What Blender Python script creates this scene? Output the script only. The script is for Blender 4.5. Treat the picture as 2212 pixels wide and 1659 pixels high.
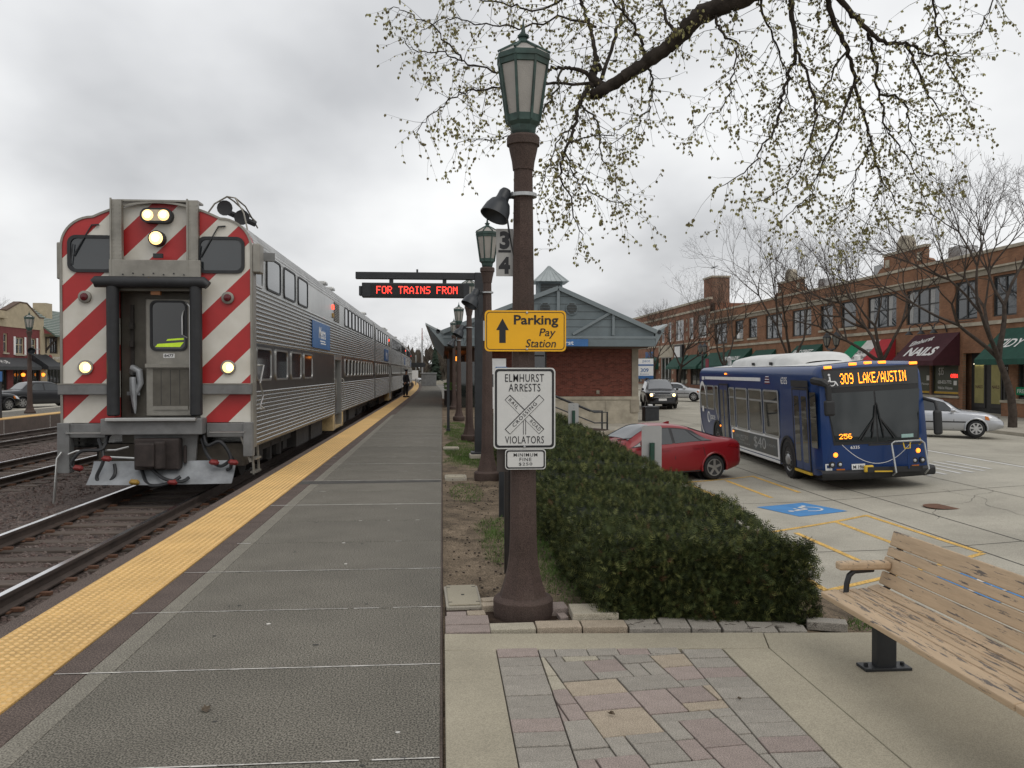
import bpy, bmesh, math, random
import numpy as np
from mathutils import Vector, Matrix
R = math.radians
for o in list(bpy.data.objects): bpy.data.objects.remove(o)
scene = bpy.context.scene
COL = scene.collection
rng = random.Random(7)

# ---------------------------------------------------------------- camera
cd = bpy.data.cameras.new('camera'); cam = bpy.data.objects.new('camera', cd); COL.objects.link(cam)
cam.location = (0, 0, 1.72)
cam.rotation_euler = (R(90 - 0.82), 0, R(-4.65))
cd.sensor_width = 36; cd.lens = 36 * 1855 / 2212; cd.clip_start = 0.05; cd.clip_end = 3000
scene.camera = cam

# ---------------------------------------------------------------- world: overcast sky
SUN_EL, SUN_AZ = R(52), R(150)
w = bpy.data.worlds.new('World'); scene.world = w; w.use_nodes = True
nt = w.node_tree; nt.nodes.clear(); N = nt.nodes.new; L = nt.links.new
out = N('ShaderNodeOutputWorld'); bg = N('ShaderNodeBackground'); L(bg.outputs[0], out.inputs[0])
sky = N('ShaderNodeTexSky'); sky.sky_type = 'NISHITA'; sky.sun_disc = False
sky.sun_elevation = SUN_EL; sky.sun_rotation = SUN_AZ; sky.air_density = 1.5; sky.dust_density = 4
tc = N('ShaderNodeTexCoord'); sep = N('ShaderNodeSeparateXYZ'); L(tc.outputs['Generated'], sep.inputs[0])
def wm(op, a, b=None, c=None):
    n = N('ShaderNodeMath'); n.operation = op
    for i, q in enumerate((a, b, c)):
        if q is None: continue
        if isinstance(q, (int, float)): n.inputs[i].default_value = q
        else: L(q, n.inputs[i])
    return n.outputs[0]
den = wm('ADD', wm('MAXIMUM', sep.outputs[2], 0.0), 0.36)
cmb = N('ShaderNodeCombineXYZ'); L(wm('DIVIDE', sep.outputs[0], den), cmb.inputs[0]); L(wm('DIVIDE', sep.outputs[1], den), cmb.inputs[1])
n1 = N('ShaderNodeTexNoise'); n1.inputs['Scale'].default_value = 1.5; n1.inputs['Detail'].default_value = 5; n1.inputs['Roughness'].default_value = .47
mp = N('ShaderNodeMapping'); mp.inputs['Location'].default_value = (3.1, 0.4, 0); mp.inputs['Scale'].default_value = (1.0, .8, 1)
L(cmb.outputs[0], mp.inputs[0]); L(mp.outputs[0], n1.inputs['Vector'])
rp = N('ShaderNodeValToRGB'); L(n1.outputs['Fac'], rp.inputs[0])
e = rp.color_ramp.elements
e[0].position = .28; e[0].color = (.45, .458, .475, 1); e[1].position = .70; e[1].color = (.97, .975, .975, 1)
m = rp.color_ramp.elements.new(.47); m.color = (.715, .722, .735, 1)
mx = N('ShaderNodeMixRGB'); mx.inputs[0].default_value = .93
sk = N('ShaderNodeMixRGB'); sk.blend_type = 'MULTIPLY'; sk.inputs[0].default_value = 1; sk.inputs[2].default_value = (.08, .08, .08, 1)
L(sky.outputs[0], sk.inputs[1]); L(sk.outputs[0], mx.inputs[1]); L(rp.outputs[0], mx.inputs[2])
L(mx.outputs[0], bg.inputs[0]); bg.inputs[1].default_value = 1.0

sd = bpy.data.lights.new('sun', 'SUN'); sd.energy = .6; sd.angle = R(35); sd.color = (1, .96, .9)
sun = bpy.data.objects.new('sun', sd); COL.objects.link(sun)
sun.rotation_euler = (R(90) - SUN_EL, 0, R(180) - SUN_AZ + R(0))
scene.view_settings.view_transform = 'Standard'; scene.view_settings.look = 'None'
scene.view_settings.exposure = 0.2; scene.view_settings.gamma = 1
scene.render.engine = 'CYCLES'

# ---------------------------------------------------------------- materials
MATS = {}
def mat(name, col, rough=.7, metal=0., var=.12, scale=6., bump=0., bscale=None, spec=.5, col2=None, speck=0., speckscale=120., coat=0., emit=None, estr=1., alpha=1., trans=0., dirt=0., stretch=None, info=0.):
    """procedural principled material: base colour broken up by two noises, optional specks, dirt, bump"""
    if name in MATS: return MATS[name]
    m = bpy.data.materials.new(name); m.use_nodes = True; t = m.node_tree; ns = t.nodes; lk = t.links.new
    b = ns['Principled BSDF']
    b.inputs['Roughness'].default_value = rough; b.inputs['Metallic'].default_value = metal
    b.inputs['Specular IOR Level'].default_value = spec
    if coat: b.inputs['Coat Weight'].default_value = coat; b.inputs['Coat Roughness'].default_value = .08
    if alpha < 1: b.inputs['Alpha'].default_value = alpha
    if trans: b.inputs['Transmission Weight'].default_value = trans
    c = (*col, 1); c2 = (*(col2 or [q * (1 - var) for q in col]), 1); c1 = (*[min(1, q * (1 + var)) for q in col], 1) if not col2 else c
    co = ns.new('ShaderNodeTexCoord'); src = co.outputs['Object']
    if stretch:
        mpn = ns.new('ShaderNodeMapping'); mpn.inputs['Scale'].default_value = stretch; lk(src, mpn.inputs[0]); src = mpn.outputs[0]
    last = None
    if var or col2:
        n = ns.new('ShaderNodeTexNoise'); n.inputs['Scale'].default_value = scale; n.inputs['Detail'].default_value = 6; n.inputs['Roughness'].default_value = .62
        lk(src, n.inputs['Vector'])
        r = ns.new('ShaderNodeValToRGB'); r.color_ramp.elements[0].position = .32; r.color_ramp.elements[1].position = .68
        r.color_ramp.elements[0].color = c2; r.color_ramp.elements[1].color = c1
        lk(n.outputs['Fac'], r.inputs[0]); last = r.outputs[0]
    if speck:
        n = ns.new('ShaderNodeTexNoise'); n.inputs['Scale'].default_value = speckscale; n.inputs['Detail'].default_value = 2; lk(src, n.inputs['Vector'])
        r = ns.new('ShaderNodeValToRGB'); r.color_ramp.elements[0].position = .40; r.color_ramp.elements[1].position = .60
        lo, hi = 1 - speck, 1 + speck
        r.color_ramp.elements[0].color = (lo, lo, lo, 1); r.color_ramp.elements[1].color = (hi, hi, hi, 1); lk(n.outputs['Fac'], r.inputs[0])
        mm = ns.new('ShaderNodeMixRGB'); mm.blend_type = 'MULTIPLY'; mm.inputs[0].default_value = 1
        if last: lk(last, mm.inputs[1])
        else: mm.inputs[1].default_value = c
        lk(r.outputs[0], mm.inputs[2]); last = mm.outputs[0]
    if dirt:
        n = ns.new('ShaderNodeTexNoise'); n.inputs['Scale'].default_value = scale * .35; n.inputs['Detail'].default_value = 8; n.inputs['Roughness'].default_value = .7
        lk(src, n.inputs['Vector'])
        r = ns.new('ShaderNodeValToRGB'); r.color_ramp.elements[0].position = .48; r.color_ramp.elements[1].position = .7
        r.color_ramp.elements[0].color = (0, 0, 0, 1); r.color_ramp.elements[1].color = (dirt, dirt, dirt, 1); lk(n.outputs['Fac'], r.inputs[0])
        mm = ns.new('ShaderNodeMixRGB'); lk(r.outputs[0], mm.inputs[0])
        if last: lk(last, mm.inputs[1])
        else: mm.inputs[1].default_value = c
        mm.inputs[2].default_value = (.07, .06, .05, 1); last = mm.outputs[0]
    if info:
        oi = ns.new('ShaderNodeObjectInfo'); mr = ns.new('ShaderNodeMapRange'); lk(oi.outputs['Random'], mr.inputs[0])
        mr.inputs[3].default_value = 1 - info; mr.inputs[4].default_value = 1 + info
        mm = ns.new('ShaderNodeMixRGB'); mm.blend_type = 'MULTIPLY'; mm.inputs[0].default_value = 1
        if last: lk(last, mm.inputs[1])
        else: mm.inputs[1].default_value = c
        lk(mr.outputs[0], mm.inputs[2]); last = mm.outputs[0]
    if last: lk(last, b.inputs['Base Color'])
    else: b.inputs['Base Color'].default_value = c
    if bump:
        n = ns.new('ShaderNodeTexNoise'); n.inputs['Scale'].default_value = bscale or scale * 4; n.inputs['Detail'].default_value = 5; lk(src, n.inputs['Vector'])
        bp = ns.new('ShaderNodeBump'); bp.inputs['Strength'].default_value = min(1, bump); bp.inputs['Distance'].default_value = .01 * max(1, bump)
        lk(n.outputs['Fac'], bp.inputs['Height']); lk(bp.outputs[0], b.inputs['Normal'])
    if emit:
        b.inputs['Emission Color'].default_value = (*emit, 1); b.inputs['Emission Strength'].default_value = estr
    MATS[name] = m; return m

def brickmat(name, c1, c2, mortar, ax, bw=.2, bh=.068, rough=.85, var=.25):
    if name in MATS: return MATS[name]
    m = bpy.data.materials.new(name); m.use_nodes = True; t = m.node_tree; ns = t.nodes; lk = t.links.new
    b = ns['Principled BSDF']; b.inputs['Roughness'].default_value = rough; b.inputs['Specular IOR Level'].default_value = .25
    co = ns.new('ShaderNodeTexCoord'); s = ns.new('ShaderNodeSeparateXYZ'); lk(co.outputs['Object'], s.inputs[0])
    cb = ns.new('ShaderNodeCombineXYZ'); lk(s.outputs[ax], cb.inputs[0]); lk(s.outputs[2], cb.inputs[1])
    br = ns.new('ShaderNodeTexBrick'); br.inputs['Scale'].default_value = 1; br.inputs['Brick Width'].default_value = bw; br.inputs['Row Height'].default_value = bh
    br.inputs['Mortar Size'].default_value = .006; br.inputs['Mortar Smooth'].default_value = .2
    br.inputs['Color1'].default_value = (*c1, 1); br.inputs['Color2'].default_value = (*c2, 1); br.inputs['Mortar'].default_value = (*mortar, 1)
    lk(cb.outputs[0], br.inputs['Vector'])
    n = ns.new('ShaderNodeTexNoise'); n.inputs['Scale'].default_value = .9; n.inputs['Detail'].default_value = 7; n.inputs['Roughness'].default_value = .7; lk(co.outputs['Object'], n.inputs['Vector'])
    r = ns.new('ShaderNodeValToRGB'); r.color_ramp.elements[0].position = .3; r.color_ramp.elements[1].position = .7
    r.color_ramp.elements[0].color = (1 - var,) * 3 + (1,); r.color_ramp.elements[1].color = (1 + var * .6,) * 3 + (1,); lk(n.outputs['Fac'], r.inputs[0])
    mm = ns.new('ShaderNodeMixRGB'); mm.blend_type = 'MULTIPLY'; mm.inputs[0].default_value = 1; lk(br.outputs['Color'], mm.inputs[1]); lk(r.outputs[0], mm.inputs[2])
    lk(mm.outputs[0], b.inputs['Base Color'])
    bp = ns.new('ShaderNodeBump'); bp.inputs['Strength'].default_value = .5; bp.inputs['Distance'].default_value = .01; bp.invert = True
    lk(br.outputs['Fac'], bp.inputs['Height']); lk(bp.outputs[0], b.inputs['Normal'])
    MATS[name] = m; return m

def glassmat(name, tint=(.02, .022, .025), rough=.05, spec=.9):
    return mat(name, tint, rough, 0, var=.1, scale=3, spec=spec)

# ---------------------------------------------------------------- mesh builder
class B:
    def __init__(s): s.v = []; s.f = []; s.m = []
    def add(s, vs, fs, mi=0):
        o = len(s.v); s.v += [tuple(q) for q in vs]
        for f in fs: s.f.append([i + o for i in f]); s.m.append(mi)
        return s
    def quad(s, a, b, c, d, mi=0): return s.add((a, b, c, d), ((0, 1, 2, 3),), mi)
    def box(s, x0, x1, y0, y1, z0, z1, mi=0):
        return s.add([(x, y, z) for z in (z0, z1) for y in (y0, y1) for x in (x0, x1)],
                     ((0, 2, 3, 1), (4, 5, 7, 6), (0, 1, 5, 4), (2, 6, 7, 3), (0, 4, 6, 2), (1, 3, 7, 5)), mi)
    def bar(s, p0, p1, w, h, up=(0, 0, 1), mi=0):
        p0, p1 = Vector(p0), Vector(p1); d = (p1 - p0).normalized(); u = Vector(up)
        r = d.cross(u); r = r.normalized() if r.length > 1e-5 else Vector((1, 0, 0)); u = r.cross(d)
        vs = [p + r * (a * w / 2) + u * (b * h / 2) for p in (p0, p1) for a, b in ((-1, -1), (1, -1), (1, 1), (-1, 1))]
        return s.add(vs, ((0, 3, 2, 1), (4, 5, 6, 7), (0, 1, 5, 4), (1, 2, 6, 5), (2, 3, 7, 6), (3, 0, 4, 7)), mi)
    def tube(s, pts, rad, n=8, caps=True, mi=0):
        pts = [Vector(p) for p in pts]; k = len(pts)
        if isinstance(rad, (int, float)): rad = [rad] * k
        up = Vector((0, 0, 1)); vs = []; prev = None
        for i, p in enumerate(pts):
            d = (pts[min(i + 1, k - 1)] - pts[max(i - 1, 0)])
            d = d.normalized() if d.length > 1e-9 else Vector((0, 0, 1))
            if prev is None:
                a = d.cross(up); a = a.normalized() if a.length > 1e-3 else Vector((1, 0, 0))
            else:
                a = prev - d * prev.dot(d); a = a.normalized() if a.length > 1e-6 else Vector((1, 0, 0))
            prev = a; b = d.cross(a)
            for j in range(n):
                t = 2 * math.pi * j / n; vs.append(p + (a * math.cos(t) + b * math.sin(t)) * rad[i])
        fs = [(i * n + j, i * n + (j + 1) % n, (i + 1) * n + (j + 1) % n, (i + 1) * n + j) for i in range(k - 1) for j in range(n)]
        if caps: fs += [tuple(range(n))[::-1], tuple((k - 1) * n + j for j in range(n))]
        return s.add(vs, fs, mi)
    def cyl(s, p0, p1, r0, r1=None, n=16, mi=0): return s.tube([p0, p1], [r0, r0 if r1 is None else r1], n, True, mi)
    def lathe(s, prof, n=16, c=(0, 0, 0), ax='z', rot=0., mi=0):
        vs = []
        for r, z in prof:
            for j in range(n):
                t = 2 * math.pi * j / n + rot; x, y = r * math.cos(t), r * math.sin(t)
                q = {'z': (x, y, z), 'y': (x, z, y), 'x': (z, x, y)}[ax]
                vs.append((q[0] + c[0], q[1] + c[1], q[2] + c[2]))
        k = len(prof)
        fs = [(i * n + j, i * n + (j + 1) % n, (i + 1) * n + (j + 1) % n, (i + 1) * n + j) for i in range(k - 1) for j in range(n)]
        fs += [tuple(range(n))[::-1], tuple((k - 1) * n + j for j in range(n))]
        return s.add(vs, fs, mi)
    def grid(s, P, mi=0, close=False):           # P[i][j] points
        h, w_ = len(P), len(P[0]); vs = [q for row in P for q in row]
        fs = [(i * w_ + j, i * w_ + j + 1, (i + 1) * w_ + j + 1, (i + 1) * w_ + j) for i in range(h - 1) for j in range(w_ - 1)]
        if close: fs += [(i * w_ + w_ - 1, i * w_, (i + 1) * w_, (i + 1) * w_ + w_ - 1) for i in range(h - 1)]
        return s.add(vs, fs, mi)
    def plate(s, fr, poly, t0, t1, mi=0):        # polygon in frame, extruded along normal
        n = len(poly); vs = [fr(x, y, t0) for x, y in poly] + [fr(x, y, t1) for x, y in poly]
        fs = [tuple(range(n))[::-1], tuple(range(n, 2 * n))] + [(i, (i + 1) % n, n + (i + 1) % n, n + i) for i in range(n)]
        return s.add(vs, fs, mi)
    def ring(s, fr, po, pi, t0, t1, mi=0):       # frame between two polygons of equal count
        n = len(po)
        vs = [fr(x, y, t) for t in (t0, t1) for x, y in po] + [fr(x, y, t) for t in (t0, t1) for x, y in pi]
        a, b, c, d = 0, n, 2 * n, 3 * n; fs = []
        for i in range(n):
            j = (i + 1) % n
            fs += [(a + i, a + j, b + j, b + i), (b + i, b + j, d + j, d + i), (d + i, d + j, c + j, c + i), (c + i, c + j, a + j, a + i)]
        return s.add(vs, fs, mi)
    def prism(s, poly, ax, a, b, mi=0):          # polygon (2-D) extruded along an axis
        f = {'x': lambda p, t: (t, p[0], p[1]), 'y': lambda p, t: (p[0], t, p[1]), 'z': lambda p, t: (p[0], p[1], t)}[ax]
        n = len(poly); vs = [f(p, a) for p in poly] + [f(p, b) for p in poly]
        fs = [tuple(range(n))[::-1], tuple(range(n, 2 * n))] + [(i, (i + 1) % n, n + (i + 1) % n, n + i) for i in range(n)]
        return s.add(vs, fs, mi)
    def xf(s, M): s.v = [tuple(M @ Vector(q)) for q in s.v]; return s
    def mesh(s, name, mats, smooth=False, bevel=0., fix=True):
        me = bpy.data.meshes.new(name); me.from_pydata(s.v, [], s.f)
        for q in (mats if isinstance(mats, (list, tuple)) else [mats]): me.materials.append(q)
        if any(s.m): me.polygons.foreach_set('material_index', s.m)
        if fix or bevel:
            bm = bmesh.new(); bm.from_mesh(me)
            if fix: bmesh.ops.recalc_face_normals(bm, faces=bm.faces)
            if bevel:
                es = [q for q in bm.edges if len(q.link_faces) == 2 and q.calc_face_angle(0) > .6]
                bmesh.ops.bevel(bm, geom=es, offset=bevel, segments=2, profile=.5, affect='EDGES', clamp_overlap=True)
            bm.to_mesh(me); bm.free()
        if smooth:
            me.shade_smooth(); me.set_sharp_from_angle(angle=R(38 if smooth is True else smooth))
        return me
    def build(s, name, mats, parent=None, smooth=False, bevel=0., fix=True, **kw):
        return link(name, s.mesh(name, mats, smooth, bevel, fix), parent, **kw)

def link(name, data, parent=None, loc=None, rot=None, label=None, cat=None, group=None, kind=None):
    o = bpy.data.objects.new(name, data); COL.objects.link(o)
    if parent is not None: o.parent = parent
    if loc is not None: o.location = loc
    if rot is not None: o.rotation_euler = rot
    return tag(o, label, cat, group, kind)
def tag(o, label=None, cat=None, group=None, kind=None):
    if label: o['label'] = label
    if cat: o['category'] = cat
    if group: o['group'] = group
    if kind: o['kind'] = kind
    return o
def thing(name, label, cat, loc=(0, 0, 0), rz=0., group=None, rot=None):
    return link(name, None, None, loc, rot or (0, 0, rz), label, cat, group)
def children(o): return KIDS.get(o.name, [])
def copy_tree(o, loc=None, rot=None, label=None, parent=None):
    c = o.copy(); COL.objects.link(c)
    if parent is not None: c.parent = parent
    if loc is not None: c.location = loc
    if rot is not None: c.rotation_euler = rot
    if label: c['label'] = label
    for ch in [q for q in COL.objects if q.parent == o]: copy_tree(ch, parent=c)
    return c
def frame(o, r=(1, 0, 0), u=(0, 0, 1)):
    o, r, u = Vector(o), Vector(r).normalized(), Vector(u).normalized(); n = r.cross(u)
    return lambda x, y, t=0.: o + r * x + u * y + n * t
def rr(w, h, r, n=4, cx=0., cy=0.):              # rounded rectangle
    pts = []
    for sx, sy, a in ((1, -1, -90), (1, 1, 0), (-1, 1, 90), (-1, -1, 180)):
        for i in range(n + 1):
            t = R(a + 90 * i / n); pts.append((cx + sx * (w / 2 - r) + r * math.cos(t), cy + sy * (h / 2 - r) + r * math.sin(t)))
    return pts
def rect(x0, x1, y0, y1): return [(x0, y0), (x1, y0), (x1, y1), (x0, y1)]
def circ(r, n=20, cx=0., cy=0.): return [(cx + r * math.cos(2 * math.pi * i / n), cy + r * math.sin(2 * math.pi * i / n)) for i in range(n)]

def lettering(s, fr, w, h, m, parent, cx=0., cy=0., t=.002, th=.0015, bold=0., shear=0., name='lettering', rotz=0., space=1., **kw):
    """raised lettering fitted to a w x h box centred at (cx,cy) of a frame"""
    cu = bpy.data.curves.new('lettering', 'FONT'); cu.body = s; cu.offset = bold; cu.shear = shear; cu.space_character = space; cu.resolution_u = 3
    cu.align_x = 'CENTER'
    ob = bpy.data.objects.new('lettering', cu); me0 = bpy.data.meshes.new_from_object(ob)
    vs = [q.co.copy() for q in me0.vertices]; fs = [tuple(p.vertices) for p in me0.polygons]
    bpy.data.objects.remove(ob); bpy.data.curves.remove(cu); bpy.data.meshes.remove(me0)
    x0, x1 = min(q.x for q in vs), max(q.x for q in vs); y0, y1 = min(q.y for q in vs), max(q.y for q in vs)
    ca, sa = math.cos(rotz), math.sin(rotz); pts = []
    for q in vs:
        x = ((q.x - x0) / max(1e-6, x1 - x0) - .5) * w; y = ((q.y - y0) / max(1e-6, y1 - y0) - .5) * h
        pts.append(fr(cx + x * ca - y * sa, cy + x * sa + y * ca, t + th))
    b = B(); b.add(pts, fs)
    return b.build(name, m, parent, fix=False, **kw)

FONT = {'F': '1F 01 01 0F 01 01 01', 'O': '0E 11 11 11 11 11 0E', 'R': '0F 11 11 0F 05 09 11', 'T': '1F 04 04 04 04 04 04', 'A': '04 0A 11 11 1F 11 11',
        'I': '0E 04 04 04 04 04 0E', 'N': '11 13 15 15 19 11 11', 'S': '1E 01 01 0E 10 10 0F', 'M': '11 1B 15 15 11 11 11', '3': '0E 11 10 0C 10 11 0E',
        '0': '0E 11 11 11 11 11 0E', '9': '0E 11 11 1E 10 10 0E', 'L': '01 01 01 01 01 01 1F', 'K': '11 09 05 03 05 09 11', 'E': '1F 01 01 0F 01 01 1F',
        '/': '10 10 08 04 02 01 01', 'U': '11 11 11 11 11 11 0E', '2': '0E 11 10 08 04 02 1F', '5': '1F 01 0F 10 10 11 0E', '6': '0E 01 01 0F 11 11 0E',
        'P': '0F 11 11 0F 01 01 01', ' ': '00 00 00 00 00 00 00'}
def dots(s, fr, w, h, m, parent, fill=.75, t=.003, name='lit_dots', rep=2):
    """LED dot-matrix text: each lit dot is a small raised square of its own, joined in one part"""
    cols = []
    for ch in s:
        rows = [int(q, 16) for q in FONT[ch].split()]
        for c in range(5): cols.append([(rows[r_] >> c) & 1 for r_ in range(7)])
        cols.append([0] * 7)
    cols = cols[:-1]; nx = len(cols); px, py = w / nx, h / 7; b = B()
    for i, c in enumerate(cols):
        for r_ in range(7):
            if not c[r_]: continue
            for a in range(rep):
                for e_ in range(rep):
                    cx = -w / 2 + (i + (a + .5) / rep) * px; cy = h / 2 - (r_ + (e_ + .5) / rep) * py
                    dx, dy = px * fill / rep / 2, py * fill / rep / 2
                    b.quad(fr(cx - dx, cy - dy, t), fr(cx + dx, cy - dy, t), fr(cx + dx, cy + dy, t), fr(cx - dx, cy + dy, t))
    return b.build(name, m, parent, fix=False)

def ss(x, a, b):
    t = min(1, max(0, (x - a) / (b - a))); return t * t * (3 - 2 * t)
def lotz(X, Y):                                   # car park and crowned street, about a metre below the platform
    return -1.05 + .006 * (Y - 22) + .30 * ss(X, 6.8, 14.5) - .10 * ss(X, 15, 21)
def trackdx(Y): return -.0003 * max(0, Y - 60) ** 2   # the line bends gently left far away
# ================================================================= SETTING
m_asph = mat('earth_far', (.16, .15, .13), .95, scale=.3, var=.2)
m_ball = mat('ballast_stone', (.095, .072, .063), .95, scale=14, var=.45, speck=.5, speckscale=45, bump=1, bscale=30, spec=.2)
m_plat = mat('platform_aggregate', (.142, .131, .108), .9, scale=1.1, var=.16, speck=.6, speckscale=105, dirt=.2, spec=.3, info=.07)
m_platb = mat('platform_brown_aggregate', (.105, .080, .068), .9, scale=2.5, var=.15, speck=.5, speckscale=105, spec=.3)
m_platl = mat('platform_pale_band', (.20, .185, .152), .9, scale=3, var=.16, speck=.4, speckscale=105, spec=.3)
m_pedge = mat('platform_side_concrete', (.13, .10, .085), .9, scale=2, var=.2, speck=.3, dirt=.4)
m_caulk = mat('white_caulk', (.55, .53, .49), .8, scale=9, var=.35)
m_tact = mat('yellow_tactile', (.60, .37, .125), .7, scale=1.8, var=.13, speck=.15, speckscale=60, dirt=.22, spec=.4)
m_rail = mat('rail_brown_steel', (.07, .052, .043), .75, .2, scale=4, var=.3)
m_railtop = mat('rail_polished_top', (.75, .75, .76), .22, 1., scale=4, var=.08)
m_tie = mat('weathered_tie_wood', (.085, .066, .054), .95, scale=3, var=.4, stretch=(1, 14, 14), bump=.6, bscale=9, info=.25)
m_rust = mat('rust_brown', (.13, .062, .035), .9, scale=9, var=.4)
m_conc = mat('pad_concrete', (.345, .31, .235), .9, scale=1.1, var=.14, speck=.16, speckscale=170, bump=.12, bscale=160, dirt=.14, spec=.3)
m_concd = mat('concrete_walk', (.36, .33, .27), .9, scale=1.2, var=.12, speck=.15, dirt=.12)
m_lot = mat('lot_concrete', (.385, .36, .298), .88, scale=.5, var=.16, speck=.14, speckscale=60, bump=.15, bscale=60, dirt=.26, spec=.3)
m_dirt = mat('bare_soil', (.15, .115, .08), .97, scale=2.6, var=.55, speck=.4, speckscale=70, bump=.8, bscale=40, spec=.15)
m_mulch = mat('mulch', (.045, .03, .022), .97, scale=12, var=.5, bump=1, bscale=60, spec=.15)
m_grass = mat('grass_blade', (.085, .14, .035), .8, scale=3, var=.35, spec=.2)
m_yel = mat('yellow_road_paint', (.60, .37, .09), .8, scale=5, var=.15, speck=.25, speckscale=40, dirt=.2)
m_white = mat('white_road_paint', (.62, .61, .58), .8, scale=5, var=.15, dirt=.25)
m_blue = mat('blue_road_paint', (.055, .22, .48), .75, scale=4, var=.12, dirt=.12)
m_seam = mat('dark_joint', (.05, .047, .042), .95, scale=5, var=.3)

B().quad((-900, -60, -1.5), (900, -60, -1.5), (900, 1500, -1.5), (-900, 1500, -1.5)).build('ground', m_asph, kind='structure')

# --- station platform: slabs with caulked joints, tactile strip on the track side
XE = -2.98                                         # track-side edge
plat = B()
ys = [-3 + 4 * i for i in range(16)] + [66, 72, 78, 86, 94, 102, 112, 122, 134, 146, 160, 175, 190]
for a, b in zip(ys[:-1], ys[1:]):
    d0, d1 = trackdx(a), trackdx(b)
    plat.add([(XE + d0, a, -1.2), (.0 + d0, a, -1.2), (XE + d1, b, -1.2), (d1, b, -1.2), (XE + d0, a, -.03), (d0, a, -.03), (XE + d1, b, -.03), (d1, b, -.03)],
             ((4, 5, 7, 6), (0, 4, 6, 2), (1, 3, 7, 5)))
platform = plat.build('platform', m_pedge, kind='structure')
def slab_mesh(x0, x1, y0, y1, m, bev=.006, z0=-.028):
    return B().box(x0, x1, y0, y1, z0, 0).mesh('slab', m, bevel=bev)
SL = 1.235; Y0 = 3.815 - 6 * SL
strips = ((XE, -2.832, m_platb), (-2.215, -2.02, m_platb), (-2.02, -1.88, m_platl), (-1.88, -.012, m_plat))
smesh = [slab_mesh(a + .0015, b - .0015, .004, SL - .004, m) for a, b, m in strips]
smesh2 = slab_mesh(-1.9835, -.0135, .004, SL - .004, m_plat)
for i in range(50):
    for j, me in enumerate(smesh):
        if j in (0, 1, 2) and i > 30: continue
        link('slab', me, platform, loc=(0, Y0 + i * SL, rng.uniform(-.0012, .0012)))
YS = Y0 + 50 * SL
fl = B()
for a, b in zip(ys[:-1], ys[1:]):
    if b <= YS: continue
    a = max(a, YS); d0, d1 = trackdx(a), trackdx(b)
    fl.add([(-1.88 + d0, a, 0), (d0, a, 0), (d1, b, 0), (-1.88 + d1, b, 0)], ((0, 1, 2, 3),))
fl.build('slab', m_plat, platform, fix=False)
YB = Y0 + 31 * SL
fl = B()
for a, b in zip(ys[:-1], ys[1:]):
    if b <= YB: continue
    a = max(a, YB); d0, d1 = trackdx(a), trackdx(b)
    for x0, x1 in ((XE, -2.832), (-2.215, -1.88)):
        fl.add([(x0 + d0, a, 0), (x1 + d0, a, 0), (x1 + d1, b, 0), (x0 + d1, b, 0)], ((0, 1, 2, 3),))
fl.build('edge_band', m_platb, platform, fix=False)
# caulk: ragged white sealant lines in the joints
for i in range(1, 30):
    y = Y0 + i * SL; b = B(); x = -2.2 if i > 5 else -2.2
    q = random.Random(i); dens = {6: .93, 7: 1, 8: .88, 9: .98, 10: .12, 11: .12, 12: 1, 13: .15, 14: .9, 15: .2, 16: 1, 17: .5, 18: .15}.get(i, q.choice((.95, .6, .2))); fat = {7: 1.1, 12: 2.3, 14: 1.7, 16: 2.0}.get(i, 1.0 if i < 10 else 1.4)
    while x < -.03:
        l = min(q.uniform(.03, .16), -.013 - x)
        if q.random() < dens:
            w0 = q.uniform(.0035, .007) * fat; dy = q.uniform(-.002, .002)
            b.add([(x, y - w0 + dy, .0025), (x + l, y - w0 + dy * .5, .0025), (x + l, y + w0, .0025), (x, y + w0 * .8, .0025)], ((0, 1, 2, 3),))
        x += l * .97
    b.build('caulk_line', m_caulk, platform, fix=False)
B().add([(-2.2, 13.3, .002), (-.02, 13.42, .002), (-.02, 13.66, .002), (-2.2, 13.66, .002)], ((0, 1, 2, 3),)).build('tar_patch', mat('tar_patch', (.06, .056, .05), .9, var=.3, speck=.4), platform, fix=False)
q = random.Random(31)
for k in range(26):                                # gum spots and stains on the slabs
    x, y, r_ = q.uniform(-1.8, -.1), 3.2 + 9 * q.random() ** 1.3, q.uniform(.008, .02)
    B().add([(x + r_ * q.uniform(.7, 1.2) * math.cos(a * .785), y + r_ * q.uniform(.7, 1.2) * math.sin(a * .785), .0018) for a in range(8)], (tuple(range(8)),)).build('gum_spot', m_seam if k % 4 else m_caulk, platform, fix=False)
# tactile strip
TX0, TX1 = -2.83, -2.217
tb = B()
for a, b in zip(ys[:-1], ys[1:]):
    d0, d1 = trackdx(a), trackdx(b)
    tb.add([(TX0 + d0, a, -.02), (TX1 + d0, a, -.02), (TX1 + d1, b, -.02), (TX0 + d1, b, -.02), (TX0 + d0, a, .006), (TX1 + d0, a, .006), (TX1 + d1, b, .006), (TX0 + d1, b, .006)],
           ((4, 5, 6, 7), (0, 4, 7, 3), (1, 2, 6, 5)))
tact = tb.build('tactile_strip', m_tact, platform, fix=False)
db = B(); nseg = 8
for i in range(int(30 / .06)):
    y = 1.6 + i * .06
    n = nseg if y < 14 else 5
    for j in range(10):
        cx = TX0 + .036 + j * .06
        r0, r1 = .0165, .0115
        vs = [(cx + r0 * math.cos(6.2832 * k / n), y + r0 * math.sin(6.2832 * k / n), .006) for k in range(n)] + [(cx + r1 * math.cos(6.2832 * k / n), y + r1 * math.sin(6.2832 * k / n), .0115) for k in range(n)]
        db.add(vs, [(k, (k + 1) % n, n + (k + 1) % n, n + k) for k in range(n)] + [tuple(range(n, 2 * n))])
db.build('truncated_domes', mat('yellow_dome', (.72, .48, .20), .6, scale=2, var=.12), platform, fix=False, kind='stuff')

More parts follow.
